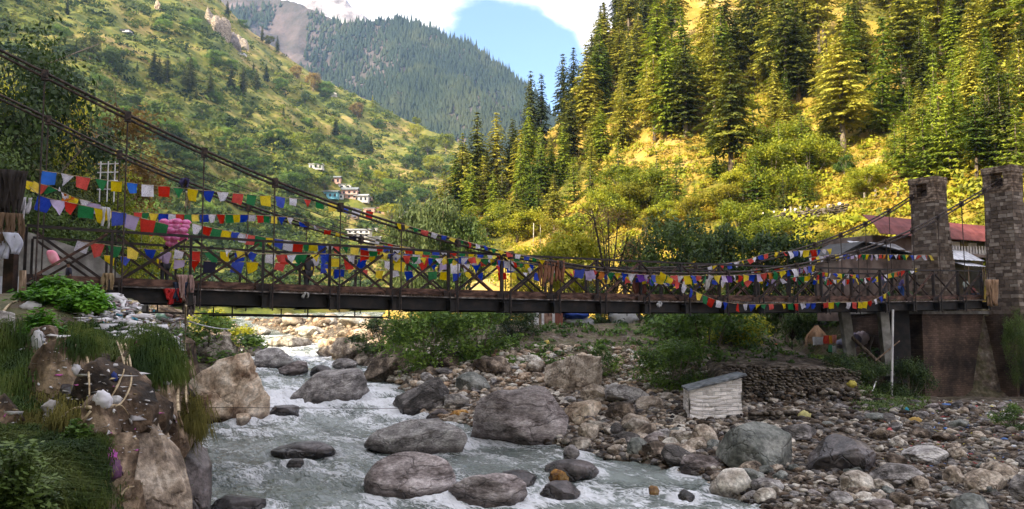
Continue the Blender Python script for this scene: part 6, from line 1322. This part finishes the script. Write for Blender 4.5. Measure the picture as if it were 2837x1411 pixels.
scrap((1508, 1522, 942, 962), (.65, .5, .12), 'yellow rag on the bank by the mossy boulder', 19, W, 'cloth', 'rag')
rag('sack', 'brown sack bundle hanging at the left edge', 'sack', (-45, 62, 590, 690), -.9, (.16, .10, .06), 20, strips=16)
rag('tarp', 'dark tangled tarp above the brown sack', 'tarp', (-60, 66, 470, 620), -.8, (.03, .022, .018), 21, strips=16)
def vine(pts, r0, label, H=None):
    W3 = [(bhit(u, v) or P(u, v, 22)) if len(q_) < 1 else P(u, v, q_[0]) for u, v, *q_ in pts]; o0 = W3[0]; W3 = [p + Vector((0, -.12, .02)) for p in W3]; out = []
    for i in range(len(W3) - 1):
        p0, p1, p2, p3 = W3[max(i - 1, 0)], W3[i], W3[i + 1], W3[min(i + 2, len(W3) - 1)]
        for j in range(6): t = j / 6; out.append(.5 * ((2 * p1) + (p2 - p0) * t + (2 * p0 - 5 * p1 + 4 * p2 - p3) * t * t + (3 * p1 - p0 - 3 * p2 + p3) * t ** 3) - o0)
    out.append(W3[-1] - o0); mb = MB(); mb.tube(out, [r0 * 1.4 * (1 - .6 * i / len(out)) for i in range(len(out))], 6); tag(mb.build('dry_root', M['vine'], None, True, o0), label, 'root')
vine([(215, 958), (248, 990), (256, 1040), (258, 1100)], .022, 'long dry root hanging left of the crumpled white bag')
vine([(340, 950), (352, 1000), (340, 1060), (312, 1110)], .02, 'dry root hanging above the small white carton')
vine([(352, 950), (366, 990), (372, 1060), (345, 1118), (300, 1132)], .018, 'curling dry root looping right of the small carton')
vine([(370, 945), (360, 1000), (372, 1040)], .016, 'short dry root under the litter heap')
vine([(330, 945), (345, 985), (352, 1030), (330, 1075)], .014, 'thin dry root in the middle of the root tangle')
vine([(260, 1130), (215, 1135), (175, 1160), (155, 1175)], .024, 'thick dry root reaching left from the white bag')
vine([(262, 1140), (240, 1165), (210, 1185)], .016, 'dry twig below the thick root')
vine([(345, 1370), (365, 1350), (410, 1345)], .014, 'pale bent twig at the bottom of the left bank')
vine([(315, 1125), (345, 1125), (365, 1150)], .014, 'thin root curling right below the white bag')
vine([(395, 870), (430, 905), (470, 935), (490, 990)], .02, 'dry branch across the litter heap shoulder')
vine([(500, 890), (508, 980), (500, 1080), (512, 1180)], .035, 'hanging dry root bundle at the edge of the left bank')
vine([(520, 850), (515, 950), (520, 1060), (528, 1150)], .025, 'second hanging root at the edge of the left bank')
vine([(565, 1170, 20), (562, 1210, 20), (564, 1280, 20)], .015, 'thin dark string dangling over the water')
vine([(0, 895), (30, 850), (55, 835)], .03, 'bent dry branch at the left edge')
# left end: posts, frames, concrete wing wall
mb = MB(); p = P(55, 905, 22); mb.tube([(0, 0, -.6), (.03, 0, .6), (0, .02, 1.55)], [.11, .10, .09], 8); tag(mb.build('wooden_post', M['wood'], None, True, p), 'weathered wooden post standing at the left end of the bank', 'post')
ww = thing('concrete_wall', 'grey concrete wing wall behind the left end of the bridge', 'wall', BP(-.2, WD + 1.2, 4.5), AZ)
mb = MB(); mb.add([(x, y, z) for y in (0, .35) for x, z in ((-6, 0), (5.4, 0), (5.0, 2.2), (2.9, 4.2), (.4, 5.0), (-6, 5.2))], [(0, 1, 2, 3, 4, 5), (11, 10, 9, 8, 7, 6)] + [(i, i + 6, (i + 1) % 6 + 6, (i + 1) % 6) for i in range(6)]); mb.build('wall', M['concrete'], ww)
mb = MB(); mb.box((1.3, -.5, 2.6), (3.8, .5, 1.0)); tag(mb.build('low_wall', M['tin'], None, False, BP(-.2, WD + 1.2, 4.5)), 'pale low wall in front of the concrete wing wall', 'wall').rotation_euler = (0, 0, AZ)
lad = thing('ladder_frame', 'white ladder like frame standing behind the first cable hanger', 'frame', P(295, 560, 46))
mb = MB(); 
for x in (-.42, .02, .42): mb.bar((x, 0, 0), (x, 0, 2.4), .05, .05)
mb.build('upright', M['wallwhite'], lad)
for i in range(4):
    mb = MB(); mb.bar((-.62, .06, .75 + i * .5), (.6, .06, .78 + i * .5), .05, .06); mb.build('rung', M['wallwhite'], lad)
mb = MB(); b_ = BP(-.6, -.8, 0); b_.z = 6.9; mb.bar((0, 0, -3), (.0, 0, 1.2), .35, .3); tag(mb.build('end_post', M['steel'], None, False, BP(-.15, -.1, 7.3)), 'thick rusty end post at the left end of the railing', 'post')

# ------------------------------------------------------------------ right bank: shack, walls, hut, poles, laundry
def shack():
    p0 = hit(1925, 1166, W); y = p0.y; s = y / F; base = P(1912, 1166, y); t = thing('shack', 'small whitewashed stone shack with a sloping slate roof on the shore', 'shack', base, -.06)
    wd = 140 * s; h0 = 86 * s; h1 = 122 * s; d = 1.9; n = 24; r_ = np.random.default_rng(2)
    def face(nx, nz, f): 
        V = [f(i / nx, j / nz) for j in range(nz + 1) for i in range(nx + 1)]; return V, [(j * (nx + 1) + i, j * (nx + 1) + i + 1, (j + 1) * (nx + 1) + i + 1, (j + 1) * (nx + 1) + i) for j in range(nz) for i in range(nx)]
    mb = MB(); hh = lambda a: h0 + (h1 - h0) * a; row = lambda z, a: .035 * (abs(math.sin(z * 14 + 2 * math.sin(a * 5))) ** .5) + .03 * float(vn(np.array(a * 9.), np.array(z * 9.), 4))
    V, Fc = face(36, 30, lambda a, b: (a * wd + .05 * math.sin(b * 9) * (a - .5), -row(b * hh(a), a), b * hh(a) - .1)); mb.add(V, Fc)
    V, Fc = face(14, 30, lambda a, b: (wd + row(b * h1, a + 3), a * d, b * h1 - .1)); mb.add(V, Fc)
    V, Fc = face(14, 30, lambda a, b: (-row(b * h0, a + 6), d - a * d, b * h0 - .1)); mb.add(V, Fc)
    mb.quad((wd, d, -.1), (0, d, -.1), (0, d, h0), (wd, d, h1)); mb.build('wall', M['whitewash'], t)
    for i in range(4):
        mb = MB(); x0 = -.12 + i * (wd + .3) / 4; x1 = x0 + (wd + .3) / 4 + .06; zf = lambda x: h0 + (h1 - h0) * x / wd - .06
        mb.add([(x0, -.22 - .04 * (i % 2), zf(x0) + .03 * (i % 2)), (x1, -.2, zf(x1) + .03 * (i % 2)), (x1, d + .15, zf(x1)), (x0, d + .15, zf(x0))] + [(x0, -.22 - .04 * (i % 2), zf(x0) + .1 + .03 * (i % 2)), (x1, -.2, zf(x1) + .1 + .03 * (i % 2)), (x1, d + .15, zf(x1) + .1), (x0, d + .15, zf(x0) + .1)],
               [(3, 2, 1, 0), (4, 5, 6, 7), (0, 1, 5, 4), (1, 2, 6, 5), (2, 3, 7, 6), (3, 0, 4, 7)]); mb.build('roof_slab', M['slate'], t)
shack()
def drywall(name, x0, y0, x1, y1, z0f, z1f, label, seed, sz=(.27, .16), th=.5, mt='wallstone'):
    r_ = np.random.default_rng(seed); L_ = math.hypot(x1 - x0, y1 - y0); az = math.atan2(y1 - y0, x1 - x0); ar = [rock_arrays(700 + i, 2, 6, .05, .62, .25) for i in range(7)]; bv, bf, off = [], [], 0; t = thing(name, label, 'wall', (x0, y0, z0f(0)), az)
    a = 0
    rows = int(max((z1f(q_) - z0f(q_)) for q_ in (0, .5, 1)) / sz[1]) + 1
    for r2 in range(rows):
        a = r_.uniform(-.2, 0)
        while a < L_:
            w_ = sz[0] * r_.uniform(.55, 1.5); q_ = min(max(a / L_, 0), 1); zc = z0f(q_) - z0f(0) + (r2 + .4) * sz[1] + r_.normal() * .03
            if zc + z0f(0) < z1f(q_) + r_.uniform(-.05, .12):
                V, F0 = ar[r_.integers(7)]; bv.append(V * np.array([w_ * .56, th * .5 * r_.uniform(.8, 1.1), sz[1] * .62 * r_.uniform(.8, 1.15)]) + np.array([a + w_ / 2, r_.normal() * .04 + r2 * .03, zc])); bf.append(F0 + off); off += len(V)
            a += w_ * .98
    link('stones', npmesh('stones', np.concatenate(bv), np.concatenate(bf), True), M[mt], t)
    mb = MB(); hz = z1f(.5) - z0f(0); mb.box((L_ / 2, th * .5 + .15, hz * .42), (L_ * .98, .3, hz * .8)); mb.build('fill', M['soil'], t); return t
drywall('dry_stone_wall', 12.3, 46.0, 20.4, 47.0, lambda q: 1.35, lambda q: 3.15 - .35 * q, 'dark dry stone terrace wall right of the white shack', 1)
drywall('dry_stone_wall', 12.4, 41.6, 19.0, 43.6, lambda q: .15, lambda q: 1.0 - .1 * q, 'lower crumbling stone wall below the terrace wall', 2, (.42, .22), .7)
# plank hut under the bridge
def planks():
    p = P(1508, 912, 63); t = thing('plank_hut', 'hut of white and brown upright planks seen under the bridge', 'hut', p, .05); s = 63 / F; x = -52 * s; r_ = random.Random(3); seqm = ['wood', 'wallwhite', 'wood', 'wallwhite', 'wallwhite', 'wood', 'wallwhite', 'plank', 'plank', 'plank', 'wallwhite', 'woodred', 'woodred', 'woodred']
    for i, mk in enumerate(seqm):
        w_ = 104 * s / len(seqm); mb = MB(); mb.box((x + w_ / 2, r_.uniform(0, .05), .9 + r_.uniform(-.1, .1)), (w_ * .92, .04, 2.2)); mb.build('plank', M[mk], t); x += w_
    mb = MB(); mb.box((0, 1.0, 2.05), (104 * s + .4, 2.4, .06)); mb.build('roof', M['tin'], t); mb = MB(); mb.box((0, 1.1, .9), (104 * s * .96, 1.9, 2.1)); mb.build('wall', M['wood'], t)
planks()
scrap((1560, 1628, 862, 884), (.02, .06, .32), 'blue tarpaulin draped over a grey heap under the bridge', 30, y=64, cat='tarp', name='tarp', fl=.6)
scrap((1550, 1640, 874, 915), (.3, .3, .31), 'grey heap of sacks beneath the blue tarpaulin', 31, y=64.6, cat='heap', name='sack_heap', fl=.6)
scrap((1690, 1760, 855, 900), (.5, .5, .52), 'white tarp glimpsed between trunks under the bridge', 32, y=66, cat='tarp', name='tarp', fl=.4)
def haystack():
    p = P(2264, 962, 60); r_ = np.random.default_rng(4); mb = MB()
    for i in range(420):
        a = r_.uniform(0, 6.28); q_ = r_.uniform(.2, 1) ** .5; h0 = 1.6 - .5 * q_ * q_; rr_ = .8 * q_
        mb.tube([(math.cos(a) * rr_ * .3, math.sin(a) * rr_ * .3, h0 + r_.uniform(0, .15)), (math.cos(a) * rr_ * .8, math.sin(a) * rr_ * .8, h0 - .15), (math.cos(a) * (rr_ + .1), math.sin(a) * (rr_ + .1), h0 - r_.uniform(.4, 1.2))], [.03, .025, .008], 3)
    tag(mb.build('haystack', plain('hay', (.34, .21, .12)), None, False, p), 'shaggy brown haystack behind the clothes line', 'haystack')
haystack()
def pole(u0, v0, u1, v1, y0, y1, r0, m, label, name='pole', cat='pole', sq=False):
    a, b = P(u0, v0, y0), P(u1, v1, y1); mb = MB()
    if sq: mb.bar((0, 0, 0), b - a, r0 * 2, r0 * 2, Vector((0, 1, 0)))
    else: mb.tube([(0, 0, 0), (b - a) * .5, b - a], [r0, r0 * .95, r0 * .85], 8)
    return tag(mb.build(name, M[m], None, False, a), label, cat)
pole(2362, 1030, 2338, 862, 53, 53, .30, 'concrete', 'tapering grey concrete pillar under the bridge, left of two', 'pillar', 'pillar', True)
pole(2462, 1040, 2445, 860, 52, 52, .27, 'concrete', 'grey concrete pillar under the bridge, right of two', 'pillar', 'pillar', True)
pole(2490, 1060, 2480, 855, 54, 54, .62, 'girder', 'dark wide timber pier beside the right pillar', 'pier', 'pier', True)
pole(2470, 1105, 2474, 858, 49.5, 49.5, .075, 'wallwhite', 'thin pale upright pole in front of the abutment')
pole(2445, 1015, 2350, 925, 51, 53, .13, 'bark', 'pale log leaning left against the terrace')
pole(2425, 1000, 2492, 945, 51, 52, .05, 'wood', 'thin stick leaning right across the pillar')
pole(2412, 1095, 2427, 1058, 47, 48, .04, 'wallwhite', 'short white stick in the dark bush')
pole(2395, 1008, 2420, 930, 53, 54, .09, 'barkdark', 'bent dark trunk under the bridge')
pole(1850, 965, 1848, 860, 56, 56, .09, 'barkdark', 'thin dark trunk standing on the rubble slope left')
pole(1878, 935, 1868, 858, 60, 60, .22, 'barkdark', 'dark tree trunk directly below the bridge right of centre')
def laundry(items, y, label, u0, v0, u1, v1, grp=None):
    t = thing('clothes_line', label, 'clothes line', P(u0, v0, y)); o0 = P(u0, v0, y); mb = MB(); mb.tube([q_ - o0 for q_ in sag(P(u0, v0, y), P(u1, v1, y), .08)], .01, 4); mb.build('cord', M['vine'], t); r_ = random.Random(int(u0))
    for (ua, ub, vt, vb, c, nm, lab) in items:
        p = P((ua + ub) / 2, vt, y - .05); s = y / F; w_ = (ub - ua) * s; h_ = (vb - vt) * s; mb = MB(); N_ = 6; V = []; ph = r_.uniform(0, 6)
        for j in range(N_ + 1):
            for i in range(7): V.append(((i / 6 - .5) * w_ * (1 + .08 * math.sin(j + ph)), .05 * math.sin(i * 1.4 + j * .4 + ph), -h_ * j / N_ - .03 * math.sin(i * 2 + ph) * (j > 4)))
        fc = [(j * 7 + i, j * 7 + i + 1, j * 7 + i + 8, j * 7 + i + 7) for j in range(N_) for i in range(6) if not (nm == 'trousers' and j > 1 and i in (2, 3))]
        mb.add(V, fc); o = mb.build(nm, plain(nm, c, tr=.2), None, False, p); tag(o, lab, 'laundry')
laundry([(2252, 2266, 934, 956, (.6, .6, .62), 'shirt', 'white shirt on the clothes line, left of the striped cloth'), (2266, 2280, 934, 955, (.5, .5, .52), 'towel', 'grey white towel second on the clothes line'), (2280, 2297, 930, 952, (.65, .06, .03), 'shirt', 'red shirt on the clothes line'),
         (2297, 2305, 930, 952, (.7, .35, .03), 'towel', 'orange yellow towel on the clothes line'), (2305, 2317, 928, 950, (.6, .25, .2), 'shirt', 'pinkish red shirt at the right of the clothes line')], 59, 'clothes line with red and white laundry beside the haystack', 2245, 932, 2335, 925)
laundry([(2130, 2154, 952, 984, (.8, .22, .10), 'trousers', 'orange trousers hanging alone below the bridge')], 57, 'short clothes line carrying orange trousers', 2120, 951, 2165, 951)
laundry([(2294, 2306, 956, 975, (.1, .4, .2), 'towel', 'small green cloth on the lower line'), (2306, 2316, 958, 978, (.6, .6, .6), 'towel', 'small white cloth on the lower line')], 58, 'lower clothes line with two small cloths', 2285, 955, 2325, 957)
for i, (b, c, l) in enumerate([((2345, 2385, 925, 960), (.25, .22, .34), 'lilac grey'), ((2370, 2405, 918, 955), (.55, .45, .48), 'pale pink'), ((2398, 2440, 926, 962), (.42, .35, .30), 'beige'), ((2318, 2350, 940, 965), (.15, .15, .22), 'dark blue')]):
    scrap(b, c, l + ' clothes heaped between the two concrete pillars', 60 + i, y=57 + i * .4, cat='clothes', name='clothes_pile')

# ------------------------------------------------------------------ buildings at the right end, laid out along the bridge axis
def kof(u, v, n): return PB(u, v, n)[1]
def bx(parent, name, m, k0, k1, n0, n1, z0, z1):
    mb = MB(); c0 = BP((k0 + k1) / 2, (n0 + n1) / 2, (z0 + z1) / 2) - parent['_o']; mb.box(c0, ((k1 - k0) * BL, n1 - n0, z1 - z0), AZ); return mb.build(name, m, parent)
class Par(dict): pass
def bthing(name, label, cat, k, n, z):
    t = thing(name, label, cat, BP(k, n, z)); return t
def bbox(t, name, m, k0, k1, n0, n1, z0, z1, parent=None):
    mb = MB(); c0 = BP((k0 + k1) / 2, (n0 + n1) / 2, (z0 + z1) / 2) - t.location; mb.box(c0, ((k1 - k0) * BL, n1 - n0, z1 - z0), AZ); return mb.build(name, m, parent or t)
def zat(u, v, n): return PB(u, v, n)[0].z
n_ = 8.5; k0, k1 = kof(2428, 640, n_), kof(2900, 640, n_); zr0, zr1, zr2 = zat(2580, 660, n_), zat(2580, 636, n_), zat(2580, 606, n_)
t = bthing('red_roofed_house', 'two storey house with a long dull red roof behind the bridge towers', 'house', k0, n_, 6.2)
bbox(t, 'wall', M['wallbrown'], k0 + .5, k1, n_ + 1.4, n_ + 7, 6.2, zr0 + .1)
mb = MB(); o_ = t.location
for (za, zb_, na, nb, mk) in ((zr0, zr1, n_ - .6, n_, 'redroof'),):
    pass
def roofslab(ka, kb, na, za, nb, zb_, th, m, nm='roof', par=None):
    mb = MB(); A = [BP(ka, na, za), BP(kb, na, za), BP(kb, nb, zb_), BP(ka, nb, zb_)]; mb.add([p - o_ for p in A] + [p - o_ + Vector((0, 0, th)) for p in A], [(3, 2, 1, 0), (4, 5, 6, 7), (0, 1, 5, 4), (1, 2, 6, 5), (2, 3, 7, 6), (3, 0, 4, 7)]); return mb.build(nm, m, par or t)
roofslab(k0, k1, n_ - .3, zr0, n_ + .15, zr1, .05, M['redroof'], 'eave'); roofslab(k0 + .02, k1, n_ + .16, zr1, n_ + 1.3, zr2, .06, M['redroof']); roofslab(k0 + 3.2, k1, n_ + 1.3, zr2, n_ + 5.0, zr1 - .3, .06, M['redroof'])
kb0, kb1 = kof(2638, 670, n_), kof(2760, 670, n_); bbox(t, 'balcony_wall', M['wallwhite'], kb0, kb1 + 1, n_ + .9, n_ + 1.35, zat(2680, 702, n_), zr0 - .02)
for u in (2625, 2672, 2718): bbox(t, 'window', M['window'], kof(u - 10, 660, n_ + .8), kof(u + 12, 660, n_ + .8), n_ + .86, n_ + .898, zat(u, 692, n_ + .8), zat(u, 646, n_ + .8))
for i in range(12):
    u = 2640 + i * 8; bbox(t, 'baluster', M['wallwhite'], kof(u, 690, n_ + .3), kof(u + 3.5, 690, n_ + .3), n_ + .3, n_ + .36, zat(u, 703, n_ + .3), zat(u, 682, n_ + .3))
bbox(t, 'floor_band', M['wallbrown'], k0 + 1, k1, n_ - .2, n_ + 1.36, zat(2680, 712, n_), zat(2680, 704, n_)); bbox(t, 'door', M['window'], kof(2722, 725, n_), kof(2742, 725, n_), n_ + 1.3, n_ + 1.39, 6.3, zat(2725, 712, n_))
# gable shed
ns = 7.2; t = bthing('gabled_shed', 'low brown shed with a dark gabled roof left of the far tower', 'shed', kof(2330, 760, ns), ns, 6.0); o_ = t.location
ka, kc = kof(2322, 705, ns), kof(2552, 712, ns); km = kof(2388, 672, ns); za, zm, zc = zat(2322, 708, ns), zat(2388, 672, ns), zat(2552, 712, ns)
bbox(t, 'wall', M['wallbrown'], ka + .15, kc - .2, ns + .3, ns + 2.4, 5.6, min(za, zc) - .05)
mb = MB(); A = [BP(ka + .15, ns + .3, za - .06), BP(kc - .2, ns + .3, zc - .06), BP(km, ns + .3, zm - .08)]; mb.add([p - o_ for p in A] + [p - o_ + NV * .1 for p in A], [(0, 1, 2), (5, 4, 3), (0, 3, 4, 1), (1, 4, 5, 2), (2, 5, 3, 0)]); mb.build('gable', M['darkroof'], t)
def roof2(kx, zx, ky, zy, nm, m):
    mb = MB(); A = [BP(kx, ns - .2, zx), BP(ky, ns - .2, zy), BP(ky, ns + 3, zy), BP(kx, ns + 3, zx)]; mb.add([p - o_ for p in A] + [p - o_ + Vector((0, 0, .08)) for p in A], [(3, 2, 1, 0), (4, 5, 6, 7), (0, 1, 5, 4), (1, 2, 6, 5), (2, 3, 7, 6), (3, 0, 4, 7)]); mb.build(nm, m, t)
roof2(ka, za, km, zm, 'roof_slope', M['darkroof']); roof2(km, zm, kc, zc, 'roof_slope', M['darkroof'])
for ka_, kb_, za_, zb_, nn, lab in ((kof(2395, 690, 7.9), kof(2530, 690, 7.9), zat(2460, 700, 7.9), zat(2460, 678, 7.9), 7.9, 'pale tin sheet roof between the dark gable and the far tower'), (kof(2640, 710, 6.9), kof(2728, 710, 6.9), zat(2690, 722, 6.9), zat(2690, 700, 6.9), 6.9, 'pale tin awning between the two towers'), (kof(2680, 732, 6.2), kof(2735, 732, 6.2), zat(2700, 738, 6.2), zat(2700, 731, 6.2), 6.2, 'small grey awning low between the two towers')):
    t = thing('tin_roof', lab, 'roof', BP(ka_, nn, za_)); o_ = t.location; mb = MB()
    for j in range(14):
        q0, q1 = ka_ + (kb_ - ka_) * j / 14, ka_ + (kb_ - ka_) * (j + 1) / 14; e = .03 * (j % 2); A = [BP(q0, nn, za_ + e), BP(q1, nn, za_ + .03 - e), BP(q1, nn + 1.6, zb_ + .03 - e + .3), BP(q0, nn + 1.6, zb_ + e + .3)]; mb.add([p - o_ for p in A], [(0, 1, 2, 3)])
    mb.build('sheet', M['tin'], t); mb = MB()
    for q_ in (ka_ + .1, kb_ - .1): mb.bar(BP(q_, nn + .1, za_) - o_, BP(q_, nn + .1, za_ - 1.6) - o_, .07, .07, DV)
    mb.build('post', M['wood'], t)
t = bthing('shop_front', 'dark open shop front under the pale awning', 'shop', kof(2640, 740, 7.4), 7.4, 6.2); bbox(t, 'wall', M['wallbrown'], kof(2500, 740, 7.6), kof(2640, 740, 7.6), 7.5, 8.2, 6.2, zat(2600, 712, 7.6)); bbox(t, 'opening', M['window'], kof(2640, 740, 7.6), kof(2722, 740, 7.6), 7.55, 8.2, 6.2, zat(2680, 722, 7.6))

# roadside embankment and fence on the slope
def embank():
    a, b = hit(2040, 630, HR, 45, 300), hit(2330, 585, HR, 45, 300); az = math.atan2(b.y - a.y, b.x - a.x); L_ = (b - a).length
    t = drywall('retaining_wall', a.x, a.y - 1.2, b.x, b.y - 1.2, lambda q: a.z - .6 + (b.z - a.z) * q, lambda q: a.z + .75 + (b.z - a.z) * q, 'long stone retaining wall of the hillside road', 5, (.55, .26), .6, 'wallstone')
    for i, (u, v) in enumerate([(2192, 598), (2218, 597), (2258, 595), (2295, 592), (2395, 560), (2425, 552), (2455, 548), (2488, 546)]):
        p = hit(u, v, HR, 45, 300); mb = MB(); mb.bar((0, 0, -.3), (.05 * (i % 3 - 1), 0, 1.15), .16, .16, Vector((0, 1, 0))); o = mb.build('fence_post', M['rock_pale'], None, False, p); o['group'] = 'posts along the hillside road'; autolabel(o, 'pale roadside post', 'post', p, [(2250, 640, 'the retaining wall'), (2560, 600, 'the far stone tower')])
    for i in range(9):
        u = 2080 + i * 30; v = 606 - i * 3.6; p = hit(u, v, HR, 45, 300); vv, ff = rock_arrays(800 + i, 3, 8, .06, .6); s = 9 * p.y / F; o = link('marker_stone', npmesh('marker_stone', vv * [s * .6, s * .6, s * .6], ff, True), M['whitewash'], None, p + Vector((0, -.6, .4))); o['group'] = 'white stones along the road edge'; autolabel(o, 'white edge stone', 'stone', p, [(2250, 640, 'the retaining wall')])
embank()
for (u, v, hh, lab) in ((1478, 680, 62, 'thin pale dead pole on the golden slope, left of two'), (1497, 680, 62, 'thin pale dead pole on the golden slope, right of two')):
    p = hit(u, v, HR, 60, 300)
    if p: mb = MB(); mb.tube([(0, 0, -.5), (0.05, 0, hh * p.y / F)], [.12, .06], 6); tag(mb.build('dead_trunk', M['rock_pale'], None, True, p), lab, 'pole')

# ------------------------------------------------------------------ hillside hamlet
def house(u, vb, wpx, hpx, wallm, roofm, label, storeys=1, y=None, rz=0, gable=False, wn=3, cat='house', name='hillside_house'):
    p = hit(u, vb, HL, 120, 1000); s = p.y / F * 1.15; wd, h = wpx * s, hpx * s; d = min(wd * .7, 9); t = thing(name, label, cat, p, rz)
    mb = MB(); mb.box((0, d / 2, h * .36), (wd, d, h * .96)); mb.build('wall', M[wallm], t); fl = h * .82 / storeys
    for q_ in range(storeys):
        for i in range(wn):
            mb = MB(); mb.box((wd * ((i + .5) / wn - .5), -.03, fl * (q_ + .5)), (wd / wn * .42, .1, fl * .5)); mb.build('window', M['window'], t)
        if q_: mb = MB(); mb.box((0, -.5, fl * q_), (wd * 1.06, 1.2, fl * .09)); mb.build('balcony', M['wallwhite'], t)
    if gable:
        mb = MB(); z0, z1 = h * .84, h * 1.12; e = wd * .56; V = [(-e, -.8, z0), (e, -.8, z0), (e, d / 2, z1), (-e, d / 2, z1), (-e, d + .8, z0), (e, d + .8, z0)]; mb.add(V + [(x, y_, z + .25) for x, y_, z in V], [(0, 1, 2, 3), (3, 2, 5, 4), (9, 8, 7, 6), (10, 11, 8, 9), (0, 6, 7, 1), (4, 5, 11, 10), (0, 3, 9, 6), (3, 4, 10, 9), (1, 7, 8, 2), (2, 8, 11, 5)]); mb.build('roof', M[roofm], t)
    else: mb = MB(); mb.box((0, d / 2, h * .88), (wd * 1.12, d * 1.15, h * .07)); mb.build('roof', M[roofm], t)
    return t
house(874, 468, 32, 14, 'wallwhite', 'tin', 'tiny white flat roofed hut alone above the hamlet', wn=3)
house(929, 508, 24, 16, 'wallpink', 'slate', 'small pink gabled house highest in the hamlet', gable=True, wn=2)
house(955, 526, 30, 16, 'wallwhite', 'slate', 'white house tucked behind the pink building', wn=2)
house(908, 549, 46, 18, 'wallblue', 'slate', 'low blue fronted house with a long grey roof', gable=True, wn=4)
house(938, 551, 24, 13, 'wallwhite', 'slate', 'small white house between the blue and pink buildings', wn=2)
house(967, 551, 38, 26, 'wallpink', 'slate', 'pink two storey house in the middle of the hamlet', 2, gable=True, wn=3)
house(1000, 559, 32, 17, 'wallwhite', 'tin', 'cream house with a gabled roof right of the pink building', gable=True, wn=3)
house(1020, 556, 20, 10, 'wallbrown', 'darkroof', 'dark small shed at the right end of the hamlet', wn=2)
house(1022, 590, 26, 13, 'wallpink', 'tin', 'small pink hut behind the main cable', wn=1)
house(1068, 596, 40, 18, 'wallpink', 'redroof', 'salmon house with a rusty roof below the hamlet', gable=True, wn=3)
house(1118, 606, 24, 20, 'wallwhite', 'tin', 'unfinished white house with pillars beside the leafy tree', 2, wn=2)
house(1140, 612, 30, 12, 'wallpink', 'tin', 'low pinkish house right of the unfinished one', wn=2)
house(992, 668, 54, 32, 'wallwhite', 'tin', 'large white three storey house just behind the railing flags', 3, wn=4)
house(1035, 676, 34, 20, 'wallwhite', 'tin', 'low white house right of the large three storey one', 1, wn=2)
house(975, 606, 28, 10, 'wallbrown', 'rock_pale', 'pale stone terrace hut below the blue house', wn=2)
house(664, 152, 24, 6, 'wallwhite', 'bright', 'green roofed hut high on the left hillside', wn=2)
house(338, 88, 34, 7, 'wallwhite', 'darkroof', 'tiny white shelter near the top of the left hillside', wn=1)
house(1035, 640, 18, 8, 'wallwhite', 'tin', 'tiny white hut right of the three storey house', wn=1)
# rocky crag near the top of the left hill and pale outcrops
for i, (u0, u1, v0, v1, mk, lb) in enumerate([(560, 640, 10, 90, 'rock_brown', 'brown rocky crag high on the left hill'), (600, 672, 60, 120, 'rock_pink', 'purplish crag below the highest one on the left hill'), (425, 450, -5, 28, 'rock_beige', 'pale rock at the top edge of the left hill'), (640, 700, 90, 135, 'rock_brown', 'broken brown outcrop on the ridge of the left hill'), (240, 262, 60, 78, 'rock_pale', 'small pale rock near the top left hillside'), (905, 935, 250, 268, 'rock_pale', 'small pale outcrop on the ridge line')]):
    boulder((u0, u1, v0, v1), mk, lb, 900 + i, 14, .22, .5, H=HL if False else (lambda x, y: np.where(y > 120, HL(x, np.maximum(y, 121)), -99)), y=hit((u0 + u1) / 2, v1, HL, 120, 1000).y, sink=1.2, name='rock_outcrop', flat=1.0)

# ------------------------------------------------------------------ valley air
def haze():
    mb = MB(); mb.box((100, 1000, 595), (5000, 3300, 1210)); m, nt, out = newmat('valley_air'); v = nt.nodes.new('ShaderNodeVolumePrincipled')
    v.inputs['Color'].default_value = (.38, .6, 1, 1); v.inputs['Density'].default_value = .0001; v.inputs['Anisotropy'].default_value = .2
    nt.links.new(v.outputs[0], out.inputs['Volume']); o = mb.build('haze', m); tag(o, 'thin bluish valley haze in front of the far mountain', None, None, 'stuff')
haze()
for _a in AUTO:
    pass
finish_labels()
for _o in C.objects:
    _l = _o.get('label')
    if _l and len(_l.split()) > 16: _o['label'] = _l.replace('second row of ', '').replace('sized ', '').replace('number ', 'no ').replace('the ', '')
